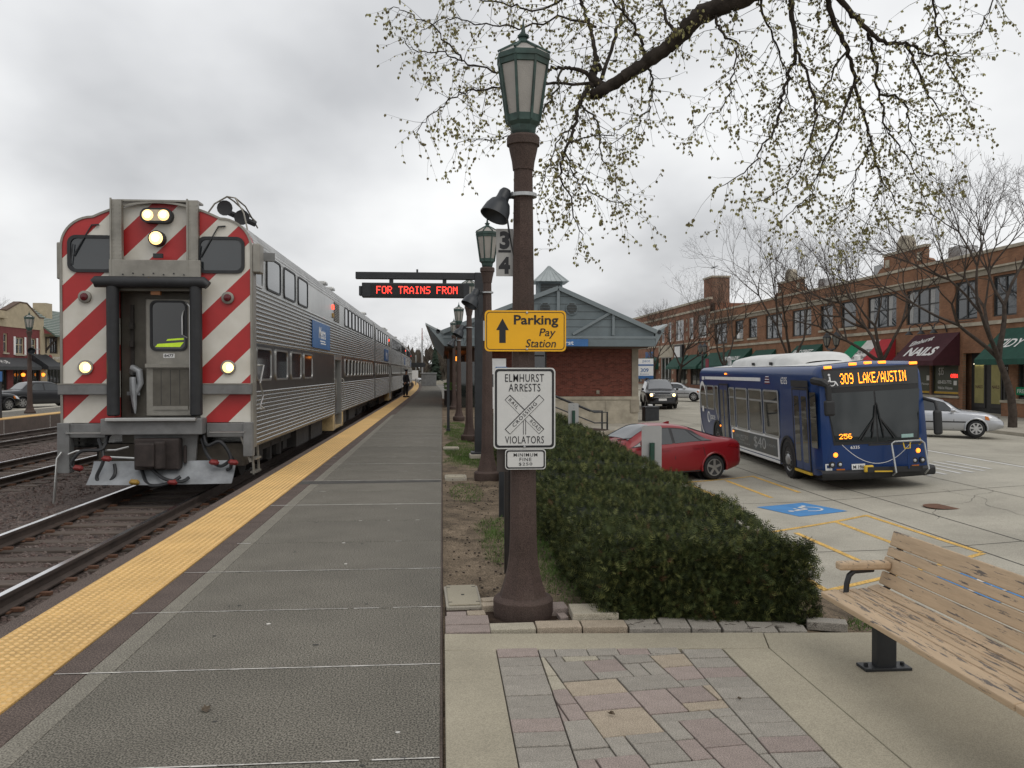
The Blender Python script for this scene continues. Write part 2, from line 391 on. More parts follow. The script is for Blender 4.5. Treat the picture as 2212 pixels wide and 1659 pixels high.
# --- ballast bed, ties, rails
bb = B(); xs = [-15.9, -15.2, -14.3, -12.2, -11.3, -10.6, -9.9, -7.9, -7.0, -6.6, -5.9, -3.5, -3.1, -2.95]
TRK = (-4.65, -8.95, -13.2)
ysb = [-3 + .8 * i for i in range(60)] + [45 + 3 * i for i in range(70)]
qn = random.Random(3)
P = []
for y in ysb:
    row = []
    for i in range(54):
        x = -15.9 + i * (12.95 / 53)
        dmin = min(abs(x - t) for t in TRK)
        z = -.46 - .05 * ss(dmin, 1.3, 2.1) + qn.uniform(-.018, .018)
        row.append((x + trackdx(y), y, z))
    P.append(row)
bb.grid(P).build('ballast_bed', m_ball, kind='structure', smooth=60)
# loose ballast stones near the camera: one mass nobody could count
st = B(); q = random.Random(11)
def stone(b, x, y, z, s):
    n = 5; a0 = q.uniform(0, 6); vs = []
    for k in range(n):
        a = a0 + 6.2832 * k / n; r = s * q.uniform(.7, 1.2); vs.append((x + r * math.cos(a), y + r * math.sin(a), z - s * .3))
    for k in range(n):
        a = a0 + .6 + 6.2832 * k / n; r = s * q.uniform(.35, .8); vs.append((x + r * math.cos(a), y + r * math.sin(a), z + s * q.uniform(.25, .65)))
    b.add(vs, [(k, (k + 1) % n, n + (k + 1) % n, n + k) for k in range(n)] + [tuple(range(n, 2 * n))], q.choice((0, 0, 1, 1, 2)))
for i in range(19000):
    y = 3 + 24 * q.random() ** 1.15
    x = q.uniform(-15.4, -3.05) if i % 3 else q.uniform(-7.6, -3.05)
    if x < -y * .75: continue
    if y > 14 and -6.3 < x < -3: continue
    if any(abs(x - t) < .64 for t in TRK) and q.random() < .35: continue
    if any(abs(abs(x - t) - .7175) < .08 for t in TRK): continue
    dmin = min(abs(x - t) for t in TRK)
    stone(st, x, y, -.455 - .05 * ss(dmin, 1.3, 2.1), q.uniform(.02, .042))
st.build('ballast_stones', [mat('stone_a', (.125, .090, .080), .95, var=.3, scale=20, spec=.2), mat('stone_b', (.165, .135, .12), .95, var=.3, scale=20, spec=.2), mat('stone_c', (.09, .075, .07), .95, var=.3, scale=20, spec=.2)], kind='stuff', fix=False,
         label='loose brown grey crushed stone ballast between the rails', cat='ballast')
tie = B().box(-1.28, 1.28, -.11, .11, -.62, -.435).mesh('tie', m_tie, bevel=.012)
plate = B().box(-.09, .09, -.1, .1, -.436, -.42); 
for sx in (-.12, .12): plate.box(sx - .05, sx + .05, -.03, .03, -.436, -.405)
platem = plate.mesh('tie_plate', m_rust)
def railmesh(y0, y1, n):
    prof = [(-.07, -.42), (.07, -.42), (.07, -.405), (.012, -.385), (.012, -.315), (.036, -.305), (.036, -.274), (.03, -.2705), (-.03, -.2705), (-.036, -.274), (-.036, -.305), (-.012, -.315), (-.012, -.385), (-.07, -.405)]
    P = []
    for i in range(n + 1):
        y = y0 + (y1 - y0) * i / n; P.append([(x + trackdx(y), y, z) for x, z in prof])
    b = B(); b.grid(P, close=True)
    tops = B()
    return b.mesh('rail', m_rail, smooth=40), B().grid([[(x + trackdx(y0 + (y1 - y0) * i / n), y0 + (y1 - y0) * i / n, -.2695) for x in (-.031, .031)] for i in range(n + 1)]).mesh('running_surface', m_railtop, fix=False)
rm, rtm = railmesh(-2, 190, 96)
for k, tx in enumerate(TRK):
    t = thing('railway_track', ['nearest railway track with the commuter train standing on it', 'middle railway track just left of the train', 'farthest railway track along the opposite platform'][k], 'railway track', (tx, 0, 0), group='railway tracks')
    for sx in (-.7175, .7175):
        r_ = link('rail', rm, t, loc=(sx, 0, 0)); link('running_surface', rtm, r_)
    for i in range(70 if k < 2 else 90):
        y = (3.0 if k == 0 else 8 if k == 1 else 13) + i * .56
        if y > 16 and k == 0: break
        q2 = random.Random(i + k * 100)
        link('tie', tie, t, loc=(q2.uniform(-.04, .04), y, q2.uniform(-.012, .004)), rot=(0, 0, q2.uniform(-.015, .015)))
        if y < 22:
            for sx in (-.7175, .7175): link('tie_plate', platem, t, loc=(sx, y, 0))

# --- soil strip beside the platform, concrete pad, hedge bed and bank down to the lot
sb = B(); P = []
q = random.Random(5)
for i in range(120):
    y = -3 + i * .5; row = []
    for x in (.004, .12, .4, .75, 1.1, 1.5, 2.0, 2.5, 2.85, 3.2, 3.6, 4.0, 4.38, 4.42):
        if x <= 2.85: z = -.05 - .02 * math.sin(x * 5 + y) + q.uniform(-.012, .012)
        else:
            k = (x - 2.85) / (4.42 - 2.85); z = -.05 + (lotz(4.4, y) + .02 - -.05) * ss(k, 0, 1)
        if x < .05: z = -.04
        row.append((x, y, z))
    P.append(row)
sb.grid(P).build('soil_bed', m_dirt, kind='structure', smooth=60)
B().box(4.42, 4.58, 5, 40.0, -1.3, -.92).build('kerb', m_concd, kind='structure', bevel=.02)

# concrete pad with bands (bench area)
pad = B().box(.012, 1.0, -4, 5.3, -.2, -.05).build('pad', m_conc, kind='structure')
b = B().box(.014, .33, -4, 3.69, -.2, -.004); b.build('concrete_band', m_conc, pad, bevel=.006)
B().box(.014, .33, 3.70, 5.30, -.2, -.003).build('concrete_band', m_conc, pad, bevel=.006)
B().prism([(.014, 5.306), (2.03, 5.19), (2.11, 5.50), (.014, 5.64)], 'z', -.2, -.002).build('concrete_band', m_conc, pad, bevel=.006)
B().prism([(1.74, 5.20), (2.03, 5.185), (2.03, -4), (1.72, -4)], 'z', -.2, -.003).build('concrete_band', m_conc, pad, bevel=.006)
B().prism([(2.037, 5.19), (2.115, 5.498), (4.2, 5.36), (4.2, 2.6), (2.037, 2.6)], 'z', -.2, -.004).build('concrete_slab', m_conc, pad, bevel=.006)
B().prism([(2.037, 2.594), (4.2, 2.594), (4.2, -4), (2.037, -4)], 'z', -.2, -.004).build('concrete_slab', m_conc, pad, bevel=.006)
# --- pavers, each a block of its own
def pmat(n, c): return mat(n, c, .9, scale=9, var=.13, speck=.26, speckscale=160, bump=.25, bscale=160, spec=.3, info=.08, dirt=.12)
PG = pmat('paver_grey', (.285, .262, .226)); PR = pmat('paver_rose', (.29, .238, .212)); PT = pmat('paver_tan', (.36, .30, .228)); PL = pmat('paver_light', (.38, .345, .27))
paving = B().quad((.33, -4, -.045), (1.73, -4, -.045), (1.74, 5.31, -.045), (.33, 5.31, -.045)).build('paving_bed', m_mulch, kind='structure', fix=False)
pc = {}
def paver(x0, x1, y0, y1, m, par=paving, dz=0., rot=0., nm='paver'):
    key = (round(x1 - x0, 3), round(y1 - y0, 3), m.name)
    if key not in pc:
        w_, d_ = key[0] / 2, key[1] / 2; pc[key] = B().box(-w_, w_, -d_, d_, -.06, 0).mesh('paver', m, bevel=.005)
    return link(nm, pc[key], par, loc=((x0 + x1) / 2, (y0 + y1) / 2, dz), rot=(rng.uniform(-.004, .004), rng.uniform(-.004, .004), rot + rng.uniform(-.004, .004)))
g = .004
# soldier courses round the edge
y = 5.295
for i in range(46):
    y1 = y - .155
    paver(.335, .585, y1 + g, y, PG if i % 7 else PR, dz=rng.uniform(-.004, .002)); y = y1
y = 5.19
for i in range(46):
    y1 = y - .16; paver(1.475, 1.725, y1 + g, y, PR if i % 6 == 2 else PG, dz=rng.uniform(-.004, .002)); y = y1
x = .592
for i, wd in enumerate((.10, .20, .19, .19, .19)):
    paver(x, x + wd - g, 5.135, 5.285 - x * .05 + .02, PG if i != 3 else PR, dz=rng.uniform(-.004, .002)); x += wd
# random ashlar field, laid askew inside the border, clipped to the field
th = R(7); ca, sa = math.cos(th), math.sin(th)
mod = .105; cells = {}; q = random.Random(42)
FX0, FX1, FY0, FY1 = .592, 1.468, -1.0, 5.125
def clip(poly, axis, lim, sgn):
    o_ = []
    for i in range(len(poly)):
        a, b = poly[i], poly[(i + 1) % len(poly)]; da, db_ = sgn * (a[axis] - lim), sgn * (b[axis] - lim)
        if da >= 0: o_.append(a)
        if da * db_ < 0:
            k = da / (da - db_); o_.append((a[0] + (b[0] - a[0]) * k, a[1] + (b[1] - a[1]) * k))
    return o_
for j in range(-10, 70):
    for i in range(-14, 24):
        if (i, j) in cells: continue
        opts = [(3, 3), (3, 2), (2, 3), (2, 2), (3, 1), (2, 1), (1, 2), (1, 1)]; wts = [7, 6, 4, 6, 2, 3, 2, .6]
        while True:
            k = q.choices(range(len(opts)), wts)[0]; w_, h_ = opts[k]
            if all((i + a, j + b) not in cells for a in range(w_) for b in range(h_)): break
            wts[k] = 0.0001 if (w_, h_) != (1, 1) else 1
        for a in range(w_):
            for b in range(h_): cells[(i + a, j + b)] = 1
        u0, u1, v0, v1 = i * mod + g, (i + w_) * mod - g, j * mod + g, (j + h_) * mod - g
        poly = [(.6 + u * ca - v * sa, -.8 + u * sa + v * ca) for u, v in ((u0, v0), (u1, v0), (u1, v1), (u0, v1))]
        poly = clip(clip(clip(clip(poly, 0, FX0, 1), 0, FX1, -1), 1, FY0, 1), 1, FY1, -1)
        if len(poly) < 3: continue
        A = abs(sum(poly[a][0] * poly[(a + 1) % len(poly)][1] - poly[(a + 1) % len(poly)][0] * poly[a][1] for a in range(len(poly)))) / 2
        if A < .0012: continue
        big = w_ * h_ >= 6
        m = q.choices((PG, PR, PT, PL), (2, 3, 4, 1.2) if big else (7, 1.5, .6, .4))[0]
        if max(p[1] for p in poly) < 2.6: continue
        cx = sum(p[0] for p in poly) / len(poly); cy = sum(p[1] for p in poly) / len(poly)
        B().prism([(p[0] - cx, p[1] - cy) for p in poly], 'z', -.06, 0).build('paver', m, paving, bevel=.0045, loc=(cx, cy, q.uniform(-.006, .001)))
# loose edging pavers along the bed
eb = B().quad((.02, 5.5, -.035), (2.4, 5.38, -.035), (2.6, 6.4, -.035), (.02, 6.4, -.035)).build('edging_bed', m_mulch, kind='structure', fix=False)
for (cx, cy, w_, d_, r_, m, dz) in ((.17, 5.74, .30, .16, 0, PR, .0), (.17, 5.93, .30, .20, .01, PR, .004), (.10, 6.10, .14, .10, .02, PR, 0), (.24, 6.11, .13, .11, .05, PT, .002),
        (.47, 5.73, .30, .15, .01, PL, .012), (.78, 5.74, .30, .16, .0, PT, .016), (1.09, 5.73, .30, .16, -.03, PT, .014), (1.36, 5.68, .22, .12, -.06, PG, .006), (1.36, 5.80, .22, .10, -.08, PG, .006),
        (1.57, 5.72, .19, .24, -.1, PG, .012), (1.77, 5.70, .19, .26, -.12, PG, .012), (1.97, 5.66, .18, .25, -.12, PG, .006), (2.15, 5.62, .17, .22, -.15, PG, 0), (2.34, 5.58, .18, .14, -.2, PG, 0), (2.34, 5.72, .18, .11, -.1, PG, -.01), (2.62, 5.66, .26, .12, -.35, PG, .02),
        (1.06, 5.97, .32, .26, -.03, PL, .05), (.83, 6.19, .14, .17, .06, PR, .02), (.36, 6.30, .14, .10, .1, PT, .01), (.37, 6.42, .15, .1, .2, PT, .015), (.85, 6.02, .06, .12, .1, PR, -.005)):
    paver(cx - w_ / 2, cx + w_ / 2, cy - d_ / 2, cy + d_ / 2, m, par=eb, dz=dz, rot=r_)
# utility box lids in the soil strip
def lid(x, y, w_, d_, rz, lab):
    t = thing('utility_box', lab, 'utility box', (x, y, -.01), rz, group='utility box lids')
    B().box(-w_ / 2, w_ / 2, -d_ / 2, d_ / 2, -.12, .0).build('rim', m_concd, t, bevel=.008)
    l_ = B().box(-w_ / 2 + .02, w_ / 2 - .02, -d_ / 2 + .02, d_ / 2 - .02, 0, .012).build('lid', m_conc, t, bevel=.004)
    k = B()
    for sx, sy in ((-.38, -.36), (.38, -.36), (-.38, .36), (.36, .36)): k.box(w_ * sx - .014, w_ * sx + .014, d_ * sy - .006, d_ * sy + .006, .0121, .0135)
    k.box(-.012, .012, -.03, .0, .0121, .0135); k.build('slot', m_seam, l_)
lid(.155, 6.62, .27, .62, .03, 'pale concrete utility box lid beside the nearest lamp post')
lid(.22, 14.2, .36, .4, 0, 'flat concrete utility lid on the soil beside the second lamp post')
lid(.2, 19.6, .36, .4, 0, 'small concrete utility lid farther along the soil strip')

# --- parking lot and street sheet following the crown
P = []
for i in range(44):
    y = -6 + 4.2 * i; P.append([(x, y, lotz(x, y)) for x in (4.3, 5.5, 6.8, 7.6, 8.36, 9, 9.6, 10.2, 10.8, 11.4, 12, 12.8, 13.6, 14.5, 15, 16.5, 18, 19.5, 21, 22.4)])
lot = B().grid(P).build('parking_lot', m_lot, kind='structure', smooth=60)
def paint(name, pts, m, dz=.006, par=lot):
    b = B(); n = max(2, int((Vector(pts[0]) - Vector(pts[3])).length / .6) + 1); k = max(2, int((Vector(pts[0]) - Vector(pts[1])).length / .6) + 1); G = []
    for i in range(n + 1):
        a = Vector(pts[0]).lerp(Vector(pts[3]), i / n); c_ = Vector(pts[1]).lerp(Vector(pts[2]), i / n)
        row = []
        for j in range(k + 1):
            p_ = a.lerp(c_, j / k); row.append((p_.x, p_.y, lotz(p_.x, p_.y) + dz))
        G.append(row)
    return b.grid(G).build(name, m, par, fix=False)
def line(x0, y0, x1, y1, w_, m, dz=.006, name='painted_line'):
    d = Vector((x1 - x0, y1 - y0)); n = Vector((-d.y, d.x)).normalized() * w_ / 2
    return paint(name, [(x0 + n.x, y0 + n.y), (x0 - n.x, y0 - n.y), (x1 - n.x, y1 - n.y), (x1 + n.x, y1 + n.y)], m, dz)
for a in ((8.12, 22.0, 8.14, 19.0), (8.17, 16.0, 8.3, 12.6), (7.2, 21.3, 7.25, 18.4), (6.05, 20.9, 6.12, 18.0), (7.32, 15.5, 7.4, 12.3), (6.15, 14.5, 6.22, 11.9), (4.98, 13.3, 4.95, 10.7),
          (5.0, 20.6, 8.12, 21.9), (4.95, 14.15, 8.17, 15.95), (4.95, 10.7, 8.3, 12.55), (8.1, 29.5, 8.12, 26.0), (5.0, 28, 8.1, 29.3)):
    line(*a, .1, m_yel)
for cx, cy in ((7.26, 16.85), (7.1, 10.75), (7.0, 23.5)):
    ax, ay = Vector((.94, .34)), Vector((-.34, .94)); hw = .62
    c0 = Vector((cx, cy)); f2 = lambda u, v: c0 + ax * u + ay * v
    bp = paint('blue_square', [f2(-hw, -hw), f2(hw, -hw), f2(hw, hw), f2(-hw, hw)], m_blue, .007)
    # wheelchair symbol, head towards the kerb
    s = B(); k = Matrix.Rotation(R(90), 2)
    def W(u, v): p_ = f2(-v * .92, u * .92); return (p_.x, p_.y, lotz(p_.x, p_.y) + .012)
    def seg(p, q_, wd=.04):
        p, q_ = Vector(p), Vector(q_); n = Vector((-(q_ - p).y, (q_ - p).x)).normalized() * wd
        s.add([W(*(p + n)), W(*(p - n)), W(*(q_ - n)), W(*(q_ + n))], ((0, 1, 2, 3),))
    for i in range(14):
        a0, a1 = R(125 + i * 19), R(125 + (i + 1) * 19); seg((-.08 + .25 * math.cos(a0), -.18 + .25 * math.sin(a0)), (-.08 + .25 * math.cos(a1), -.18 + .25 * math.sin(a1)), .027)
    seg((-.1, .28), (-.06, -.1)); seg((-.08, .1), (.14, .1), .03); seg((-.06, -.1), (.18, -.1)); seg((.18, -.1), (.28, -.36)); seg((.27, -.36), (.36, -.33), .03)
    s.add([W(-.1 + .07 * math.cos(6.283 * i / 10), .38 + .07 * math.sin(6.283 * i / 10)) for i in range(10)], (tuple(range(10)),))
    s.build('wheelchair_symbol', m_white, bp, fix=False)
for a in ((12.1, 22.6, 11.98, 20.2), (12.45, 22.6, 12.38, 20.2), (12.8, 22.6, 12.78, 20.2), (13.13, 22.6, 13.16, 20.3), (13.48, 22.6, 13.56, 20.5), (13.85, 22.6, 13.95, 20.8)): line(*a, .11, m_white)
line(14.99, 34, 15.05, 12, .12, m_white)
for x0, x1 in ((8.36, 8.36), (9.1, 9.45)):
    line(x0 + .03, 40, x1, 4, .025, m_seam, .004, 'joint')
for y in (13.2, 17.9, 24.5, 31, 38): line(4.6, y - .3, 14.9, y + .25, .018, m_seam, .004, 'joint')
line(15.2, 60, 15.2, 4, .02, m_seam, .004, 'joint'); line(11.8, 60, 11.9, 4, .016, m_seam, .004, 'joint')
mh = B().lathe([(.36, 0), (.36, .004)], 20).build('manhole_cover', m_rust, lot, loc=(9.95, 16.35, lotz(9.95, 16.35) + .004))
# cracks and tar repairs in the lot
q = random.Random(9)
for k in range(6):
    x, y = q.uniform(5, 14), q.uniform(10, 24); b = B(); a = q.uniform(0, 6.28)
    for i in range(18):
        nx, ny = x + .22 * math.cos(a), y + .22 * math.sin(a); a += q.uniform(-.6, .6); wd = q.uniform(.002, .006)
        n = Vector((-(ny - y), nx - x)).normalized() * wd
        b.add([(x + n.x, y + n.y, lotz(x, y) + .005), (x - n.x, y - n.y, lotz(x, y) + .005), (nx - n.x, ny - n.y, lotz(nx, ny) + .005), (nx + n.x, ny + n.y, lotz(nx, ny) + .005)], ((0, 1, 2, 3),)); x, y = nx, ny
    b.build('crack', m_seam, lot, fix=False)
# sidewalk in front of the shops and the walk round the station
P = [[(x, y, lotz(22.3, y) + .13 + (x - 22.4) * .012) for x in (22.4, 24, 26, 29.3)] for y in range(-6, 176, 6)]
side = B().grid(P); side.grid([[(22.4, y, lotz(22.3, y) + dz) for dz in (-.1, .13)] for y in range(-6, 176, 6)])
sidewalk = side.build('sidewalk', m_concd, kind='structure', fix=False)
for y in range(20, 120, 2): 
    z = lambda x: lotz(22.3, y) + .136 + (x - 22.4) * .012
    B().quad((22.42, y, z(22.42)), (22.42, y + .02, z(22.42)), (29, y + .02, z(29)), (29, y, z(29))).build('joint', m_seam, sidewalk, fix=False)
walk = B().box(4.45, 11.2, 31.5, 43.0, -1.4, -.84); walk.build('station_walk', m_concd, kind='structure', bevel=.03)

# --- far side: opposite platform, street, pavement
op = B().box(-19.2, -15.75, -5, 190, -1.2, -.02).build('opposite_platform', m_pedge, kind='structure')
for i in range(40):
    link('slab', B().box(-18.6, -16.5, .01, 3.0 - .01, -.03, 0).mesh('slab', m_plat) if i == 0 else MESH_OP, op, loc=(0, 12 + 3 * i, 0)) if i else None
    if i == 0:
        MESH_OP = B().box(-18.6, -16.45, .01, 3.0 - .01, -.03, 0).mesh('slab', m_plat); link('slab', MESH_OP, op, loc=(0, 12, 0))
B().box(-16.42, -15.8, -5, 190, -.03, .004).build('tactile_strip', m_tact, op)
B().box(-19.15, -18.63, -5, 190, -.03, .002).build('edge_band', m_concd, op)
for i in range(34): B().box(-15.748, -15.742, 14 + 3.66 * i, 14.02 + 3.66 * i, -.6, -.02).build('joint', m_caulk, op)
B().quad((-32, -6, -.32), (-19.2, -6, -.32), (-19.2, 190, -.32), (-32, 190, -.32)).build('side_street', m_lot, kind='structure', fix=False)
B().box(-36, -32, -6, 190, -1, -.18).build('sidewalk', m_concd, kind='structure', bevel=.02)
# ================================================================= TRAIN (bilevel gallery cars); local x across, y back along the train, z above rail top
m_ss = mat('stainless_flutes', (.30, .30, .29), .27, .9, scale=1.5, var=.14, stretch=(1, .15, 3), dirt=.25)
m_ssf = mat('stainless_flat', (.52, .52, .50), .30, .85, scale=1.2, var=.12, dirt=.15)
m_ssd = mat('stainless_dark_band', (.12, .12, .118), .3, .85, scale=1.5, var=.2, dirt=.3)
m_roof = mat('roof_steel', (.50, .50, .49), .4, .8, scale=2, var=.2, dirt=.35)
m_blk = mat('black_rubber', (.018, .019, .021), .55, scale=4, var=.3)
m_dkgl = glassmat('dark_glass', (.025, .03, .034), .06)
m_skygl = glassmat('tinted_window', (.05, .06, .065), .04)
m_under = mat('underframe_grime', (.035, .031, .028), .85, scale=5, var=.4)
m_grey = mat('grey_frame_paint', (.17, .172, .17), .6, scale=4, var=.2, dirt=.4)
m_plow = mat('plow_grey', (.33, .345, .36), .42, .3, scale=3, var=.25, dirt=.35)
m_post = mat('dull_steel', (.30, .285, .25), .5, .6, scale=3, var=.18, dirt=.3)
m_door = mat('door_steel', (.13, .12, .10), .5, .5, scale=3, var=.2, dirt=.3)
m_lamp = mat('lit_headlamp', (1, .85, .55), .4, var=0, emit=(1, .58, .16), estr=1.9)
m_lampc = mat('lit_headlamp_core', (1, .9, .7), .4, var=0, emit=(1, .74, .34), estr=5)
m_amber = mat("lit_amber", (1, .4, .05), .4, var=0, emit=(1, .22, .015), estr=2.2)
m_redl = mat('red_lens', (.10, .008, .012), .15, var=.2)
m_redon = mat('lit_red', (1, .05, .03), .4, var=0, emit=(1, .06, .03), estr=3)
m_wheel = mat('wheel_steel', (.06, .055, .05), .6, .5, var=.3)
m_cream = mat('worn_yellow_step', (.45, .33, .16), .8, var=.3, scale=5, dirt=.5)
m_mblue = mat('sign_blue', (.035, .13, .33), .4, scale=4, var=.1)
m_lwhite = mat('sign_white', (.78, .78, .77), .6, scale=6, var=.05)
m_red = mat('hose_red', (.20, .02, .018), .5, var=.2)
m_hy = mat('hose_yellow', (.32, .19, .03), .5, var=.2)
m_hiviz = mat('hi_viz_cloth', (.55, .75, .05), .8, var=.1, emit=(.45, .7, .03), estr=.25)

def stripes():
    m = bpy.data.materials.new('red_white_stripes'); m.use_nodes = True; t = m.node_tree; ns = t.nodes; lk = t.links.new; b = ns['Principled BSDF']
    b.inputs['Roughness'].default_value = .42
    co = ns.new('ShaderNodeTexCoord'); s = ns.new('ShaderNodeSeparateXYZ'); lk(co.outputs['Object'], s.inputs[0])
    def mt(op, a, b_=None):
        n = ns.new('ShaderNodeMath'); n.operation = op
        for i, q in enumerate((a, b_)):
            if q is None: continue
            if isinstance(q, (int, float)): n.inputs[i].default_value = q
            else: lk(q, n.inputs[i])
        return n.outputs[0]
    v = mt('SUBTRACT', s.outputs[2], mt('MULTIPLY', s.outputs[0], .98))
    f = mt('FRACT', mt('ADD', mt('DIVIDE', v, .87), .931))
    k = mt('LESS_THAN', f, .5)
    n = ns.new('ShaderNodeTexNoise'); n.inputs['Scale'].default_value = 2.2; n.inputs['Detail'].default_value = 8; lk(co.outputs['Object'], n.inputs['Vector'])
    r = ns.new('ShaderNodeValToRGB'); r.color_ramp.elements[0].position = .3; r.color_ramp.elements[1].position = .7; r.color_ramp.elements[0].color = (.82, .8, .76, 1); r.color_ramp.elements[1].color = (1.05, 1.05, 1.05, 1); lk(n.outputs['Fac'], r.inputs[0])
    mx_ = ns.new('ShaderNodeMixRGB'); lk(k, mx_.inputs[0]); mx_.inputs[1].default_value = (.68, .66, .60, 1); mx_.inputs[2].default_value = (.43, .024, .024, 1)
    mm = ns.new('ShaderNodeMixRGB'); mm.blend_type = 'MULTIPLY'; mm.inputs[0].default_value = 1; lk(mx_.outputs[0], mm.inputs[1]); lk(r.outputs[0], mm.inputs[2]); lk(mm.outputs[0], b.inputs['Base Color'])
    return m
m_str = stripes()
HW = 1.505; CL = 25.6
def outline(z0=1.16, n=10):                        # front outline from lower right round the roof to lower left
    pts = [(HW, z0), (HW, 4.02)]
    for i in range(1, n + 1):
        a = i / n * R(90); pts.append((HW - .50 * (1 - math.cos(a)) , 4.02 + .48 * math.sin(a)))
    x0 = HW - .50
    for i in range(1, 9):
        t = i / 8; pts.append((x0 * (1 - t), 4.50 + .25 * (1 - (1 - t) ** 2)))
    return pts + [(-x, z) for x, z in pts[-2::-1]]
def flute(b, z0, z1, n, x=HW, y0=.02, y1=CL, amp=.016, s=1, mi=0):
    h = (z1 - z0) / n; prof = []
    for i in range(n):
        for t, d in ((0, 0), (.22, 0), (.38, amp * .85), (.6, amp), (.82, amp * .85)): prof.append((x + d, z0 + (i + t) * h))
    prof.append((x, z1))
    for (xa, za), (xb, zb) in zip(prof[:-1], prof[1:]): b.quad((s * xa, y0, za), (s * xa, y1, za), (s * xb, y1, zb), (s * xb, y0, zb), mi)
def sidewin(fr, cx, cy, w_, h_, par, gl, r=.11, fm=None, name='window'):
    o = B().ring(fr, rr(w_, h_, r, 4, cx, cy), rr(w_ - .07, h_ - .07, r * .75, 4, cx, cy), .0, .022).build(name, fm or m_blk, par)
    B().plate(fr, rr(w_ - .07, h_ - .07, r * .75, 4, cx, cy), -.002, .008).build('pane', gl, o)
    return o
def car_common(t, lead):
    y0 = .22
    lo, mid = B(), B()
    YD0, YD1 = 10.95, 12.5
    body = B()
    for s in (1, -1):
        for ya, yb in ((y0, YD0), (YD1, CL)):
            flute(body, .74, 1.66, 13, y0=ya, y1=yb, s=s)
        flute(body, 2.46, 3.42, 13, y0=y0, y1=CL, s=s)
        body.quad((s * HW, YD0, 2.34), (s * HW, YD1, 2.34), (s * HW, YD1, 2.46), (s * HW, YD0, 2.46))
    for yy in ((.68, CL) if lead else (y0, CL)):
        body.add([(x, yy, z) for x, z in outline(.74)], (tuple(range(len(outline()))),))
    body.add([(HW, y0, .74), (HW, CL, .74), (-HW, CL, .74), (-HW, y0, .74)], ((0, 1, 2, 3),))
    body.build('fluted_side', m_ss, t, fix=False)
    band = B()
    for s in (1, -1):
        for ya, yb in ((y0, YD0), (YD1, CL)): band.quad((s * HW, ya, 1.66), (s * HW, yb, 1.66), (s * HW, yb, 2.46), (s * HW, ya, 2.46))
    band.build('lower_window_band', m_ssd, t, fix=False)
    up = B()
    for s in (1, -1): up.quad((s * HW, y0, 3.42), (s * HW, CL, 3.42), (s * HW, CL, 4.06), (s * HW, y0, 4.06))
    up.build('upper_window_band', m_ssf, t, fix=False)
    # roof with lengthwise ribs
    ol = [p for p in outline() if p[1] >= 4.02]
    rb = B(); pr = []
    for (xa, za), (xb, zb) in zip(ol[:-1], ol[1:]): pr += [(xa, za), ((xa + xb) / 2, (za + zb) / 2)]
    pr.append(ol[-1]); rb.grid([[(x, y, z) for x, z in pr] for y in (y0 - .02, CL)])
    for i in (1, 3, 5, 7, 9, 12, 15, 18): 
        for s in (1, -1):
            if i < len(pr): rb.bar((s * pr[i][0], y0, pr[i][1] + .006), (s * pr[i][0], CL, pr[i][1] + .006), .02, .03)
    rb.build('roof', m_roof, t, smooth=30)
    for yy in (10.6, 12.3, 23.5):
        B().box(.9, 1.3, yy, yy + .5, 4.5, 4.60).build('roof_vent', m_ssf, t, bevel=.03)
    # doorway in the middle of the side
    fr = frame((HW, 0, 0), (0, 1, 0))
    dw = B()
    dw.box(HW - .7, HW - .65, YD0, YD1, .4, 2.34); dw.build('vestibule', mat('vestibule_dark', (.05, .045, .04), .8), t)
    dl = B().box(HW - .1, HW - .06, YD0 + .05, YD0 + .72, .5, 2.3); dl = dl.build('door_leaf', m_under, t, bevel=.01)
    B().box(HW - .058, HW - .05, YD0 + .18, YD0 + .58, 1.3, 2.1).build('pane', m_dkgl, dl)
    jm = B()
    jm.box(HW - .3, HW + .012, YD0 - .08, YD0, .3, 2.46); jm.box(HW - .3, HW + .012, YD1, YD1 + .08, .3, 2.46); jm.box(HW - .3, HW + .014, YD0, YD1, 2.34, 2.47)
    jm.build('door_frame', m_ssf, t)
    stp = B()
    for i, z in enumerate((.32, .56)): stp.box(HW - .25 - .22 * i, HW + .01 - .22 * i, YD0, YD1, z, z + .05)
    stp.box(HW - .3, HW + .005, YD0 - .5, YD0 - .08, .3, .74); stp.box(HW - .3, HW + .005, YD1 + .08, YD1 + .5, .3, .74)
    stp.build('step', m_cream, t)
    for yy in (YD0 - .2, YD1 + .2): B().tube([(HW, yy, 1.1), (HW + .06, yy, 1.13), (HW + .06, yy, 1.75), (HW, yy, 1.78)], .014, 6).build('handrail', m_post, t, smooth=True)
    # louvre, marker lamps
    lv = B().plate(fr, rect(YD0 - .15, YD0 + 1.05, 3.46, 4.02), 0, .008).build('louvre', m_blk, t)
    for i in range(11): B().box(HW + .004, HW + .022, YD0 - .13, YD0 + 1.03, 3.475 + i * .05, 3.50 + i * .05).build('slat', m_post, lv)
    for z, m in ((3.84, m_redon), (3.6, m_hy)): B().plate(fr, rr(.22, .13, .03, 2, YD0 - .42, z), 0, .03).build('marker_light', m, t)
    # windows
    for i in range(6 if not lead else 3):
        sidewin(fr, (1.85 + i * 1.68) if lead else 1.2 + i * 1.62, 3.76, 1.32 if lead else 1.1, .62, t, m_skygl)
    for i in range(10): sidewin(fr, 14.0 + i * 1.13, 3.76, .92, .62, t, m_skygl)
    for i in range(4 if lead else 6): sidewin(fr, (.95 + i * 1.66) if lead else 1.2 + i * 1.6, 2.12, 1.28, .58, t, m_dkgl, fm=m_ssf)
    for i in range(10): sidewin(fr, 14.0 + i * 1.13, 2.12, .92, .58, t, m_dkgl, fm=m_ssf)
    sg = B().plate(fr, rect(6.5, 9.7, 2.58, 3.24), .018, .03).build('operator_sign', m_mblue, t)
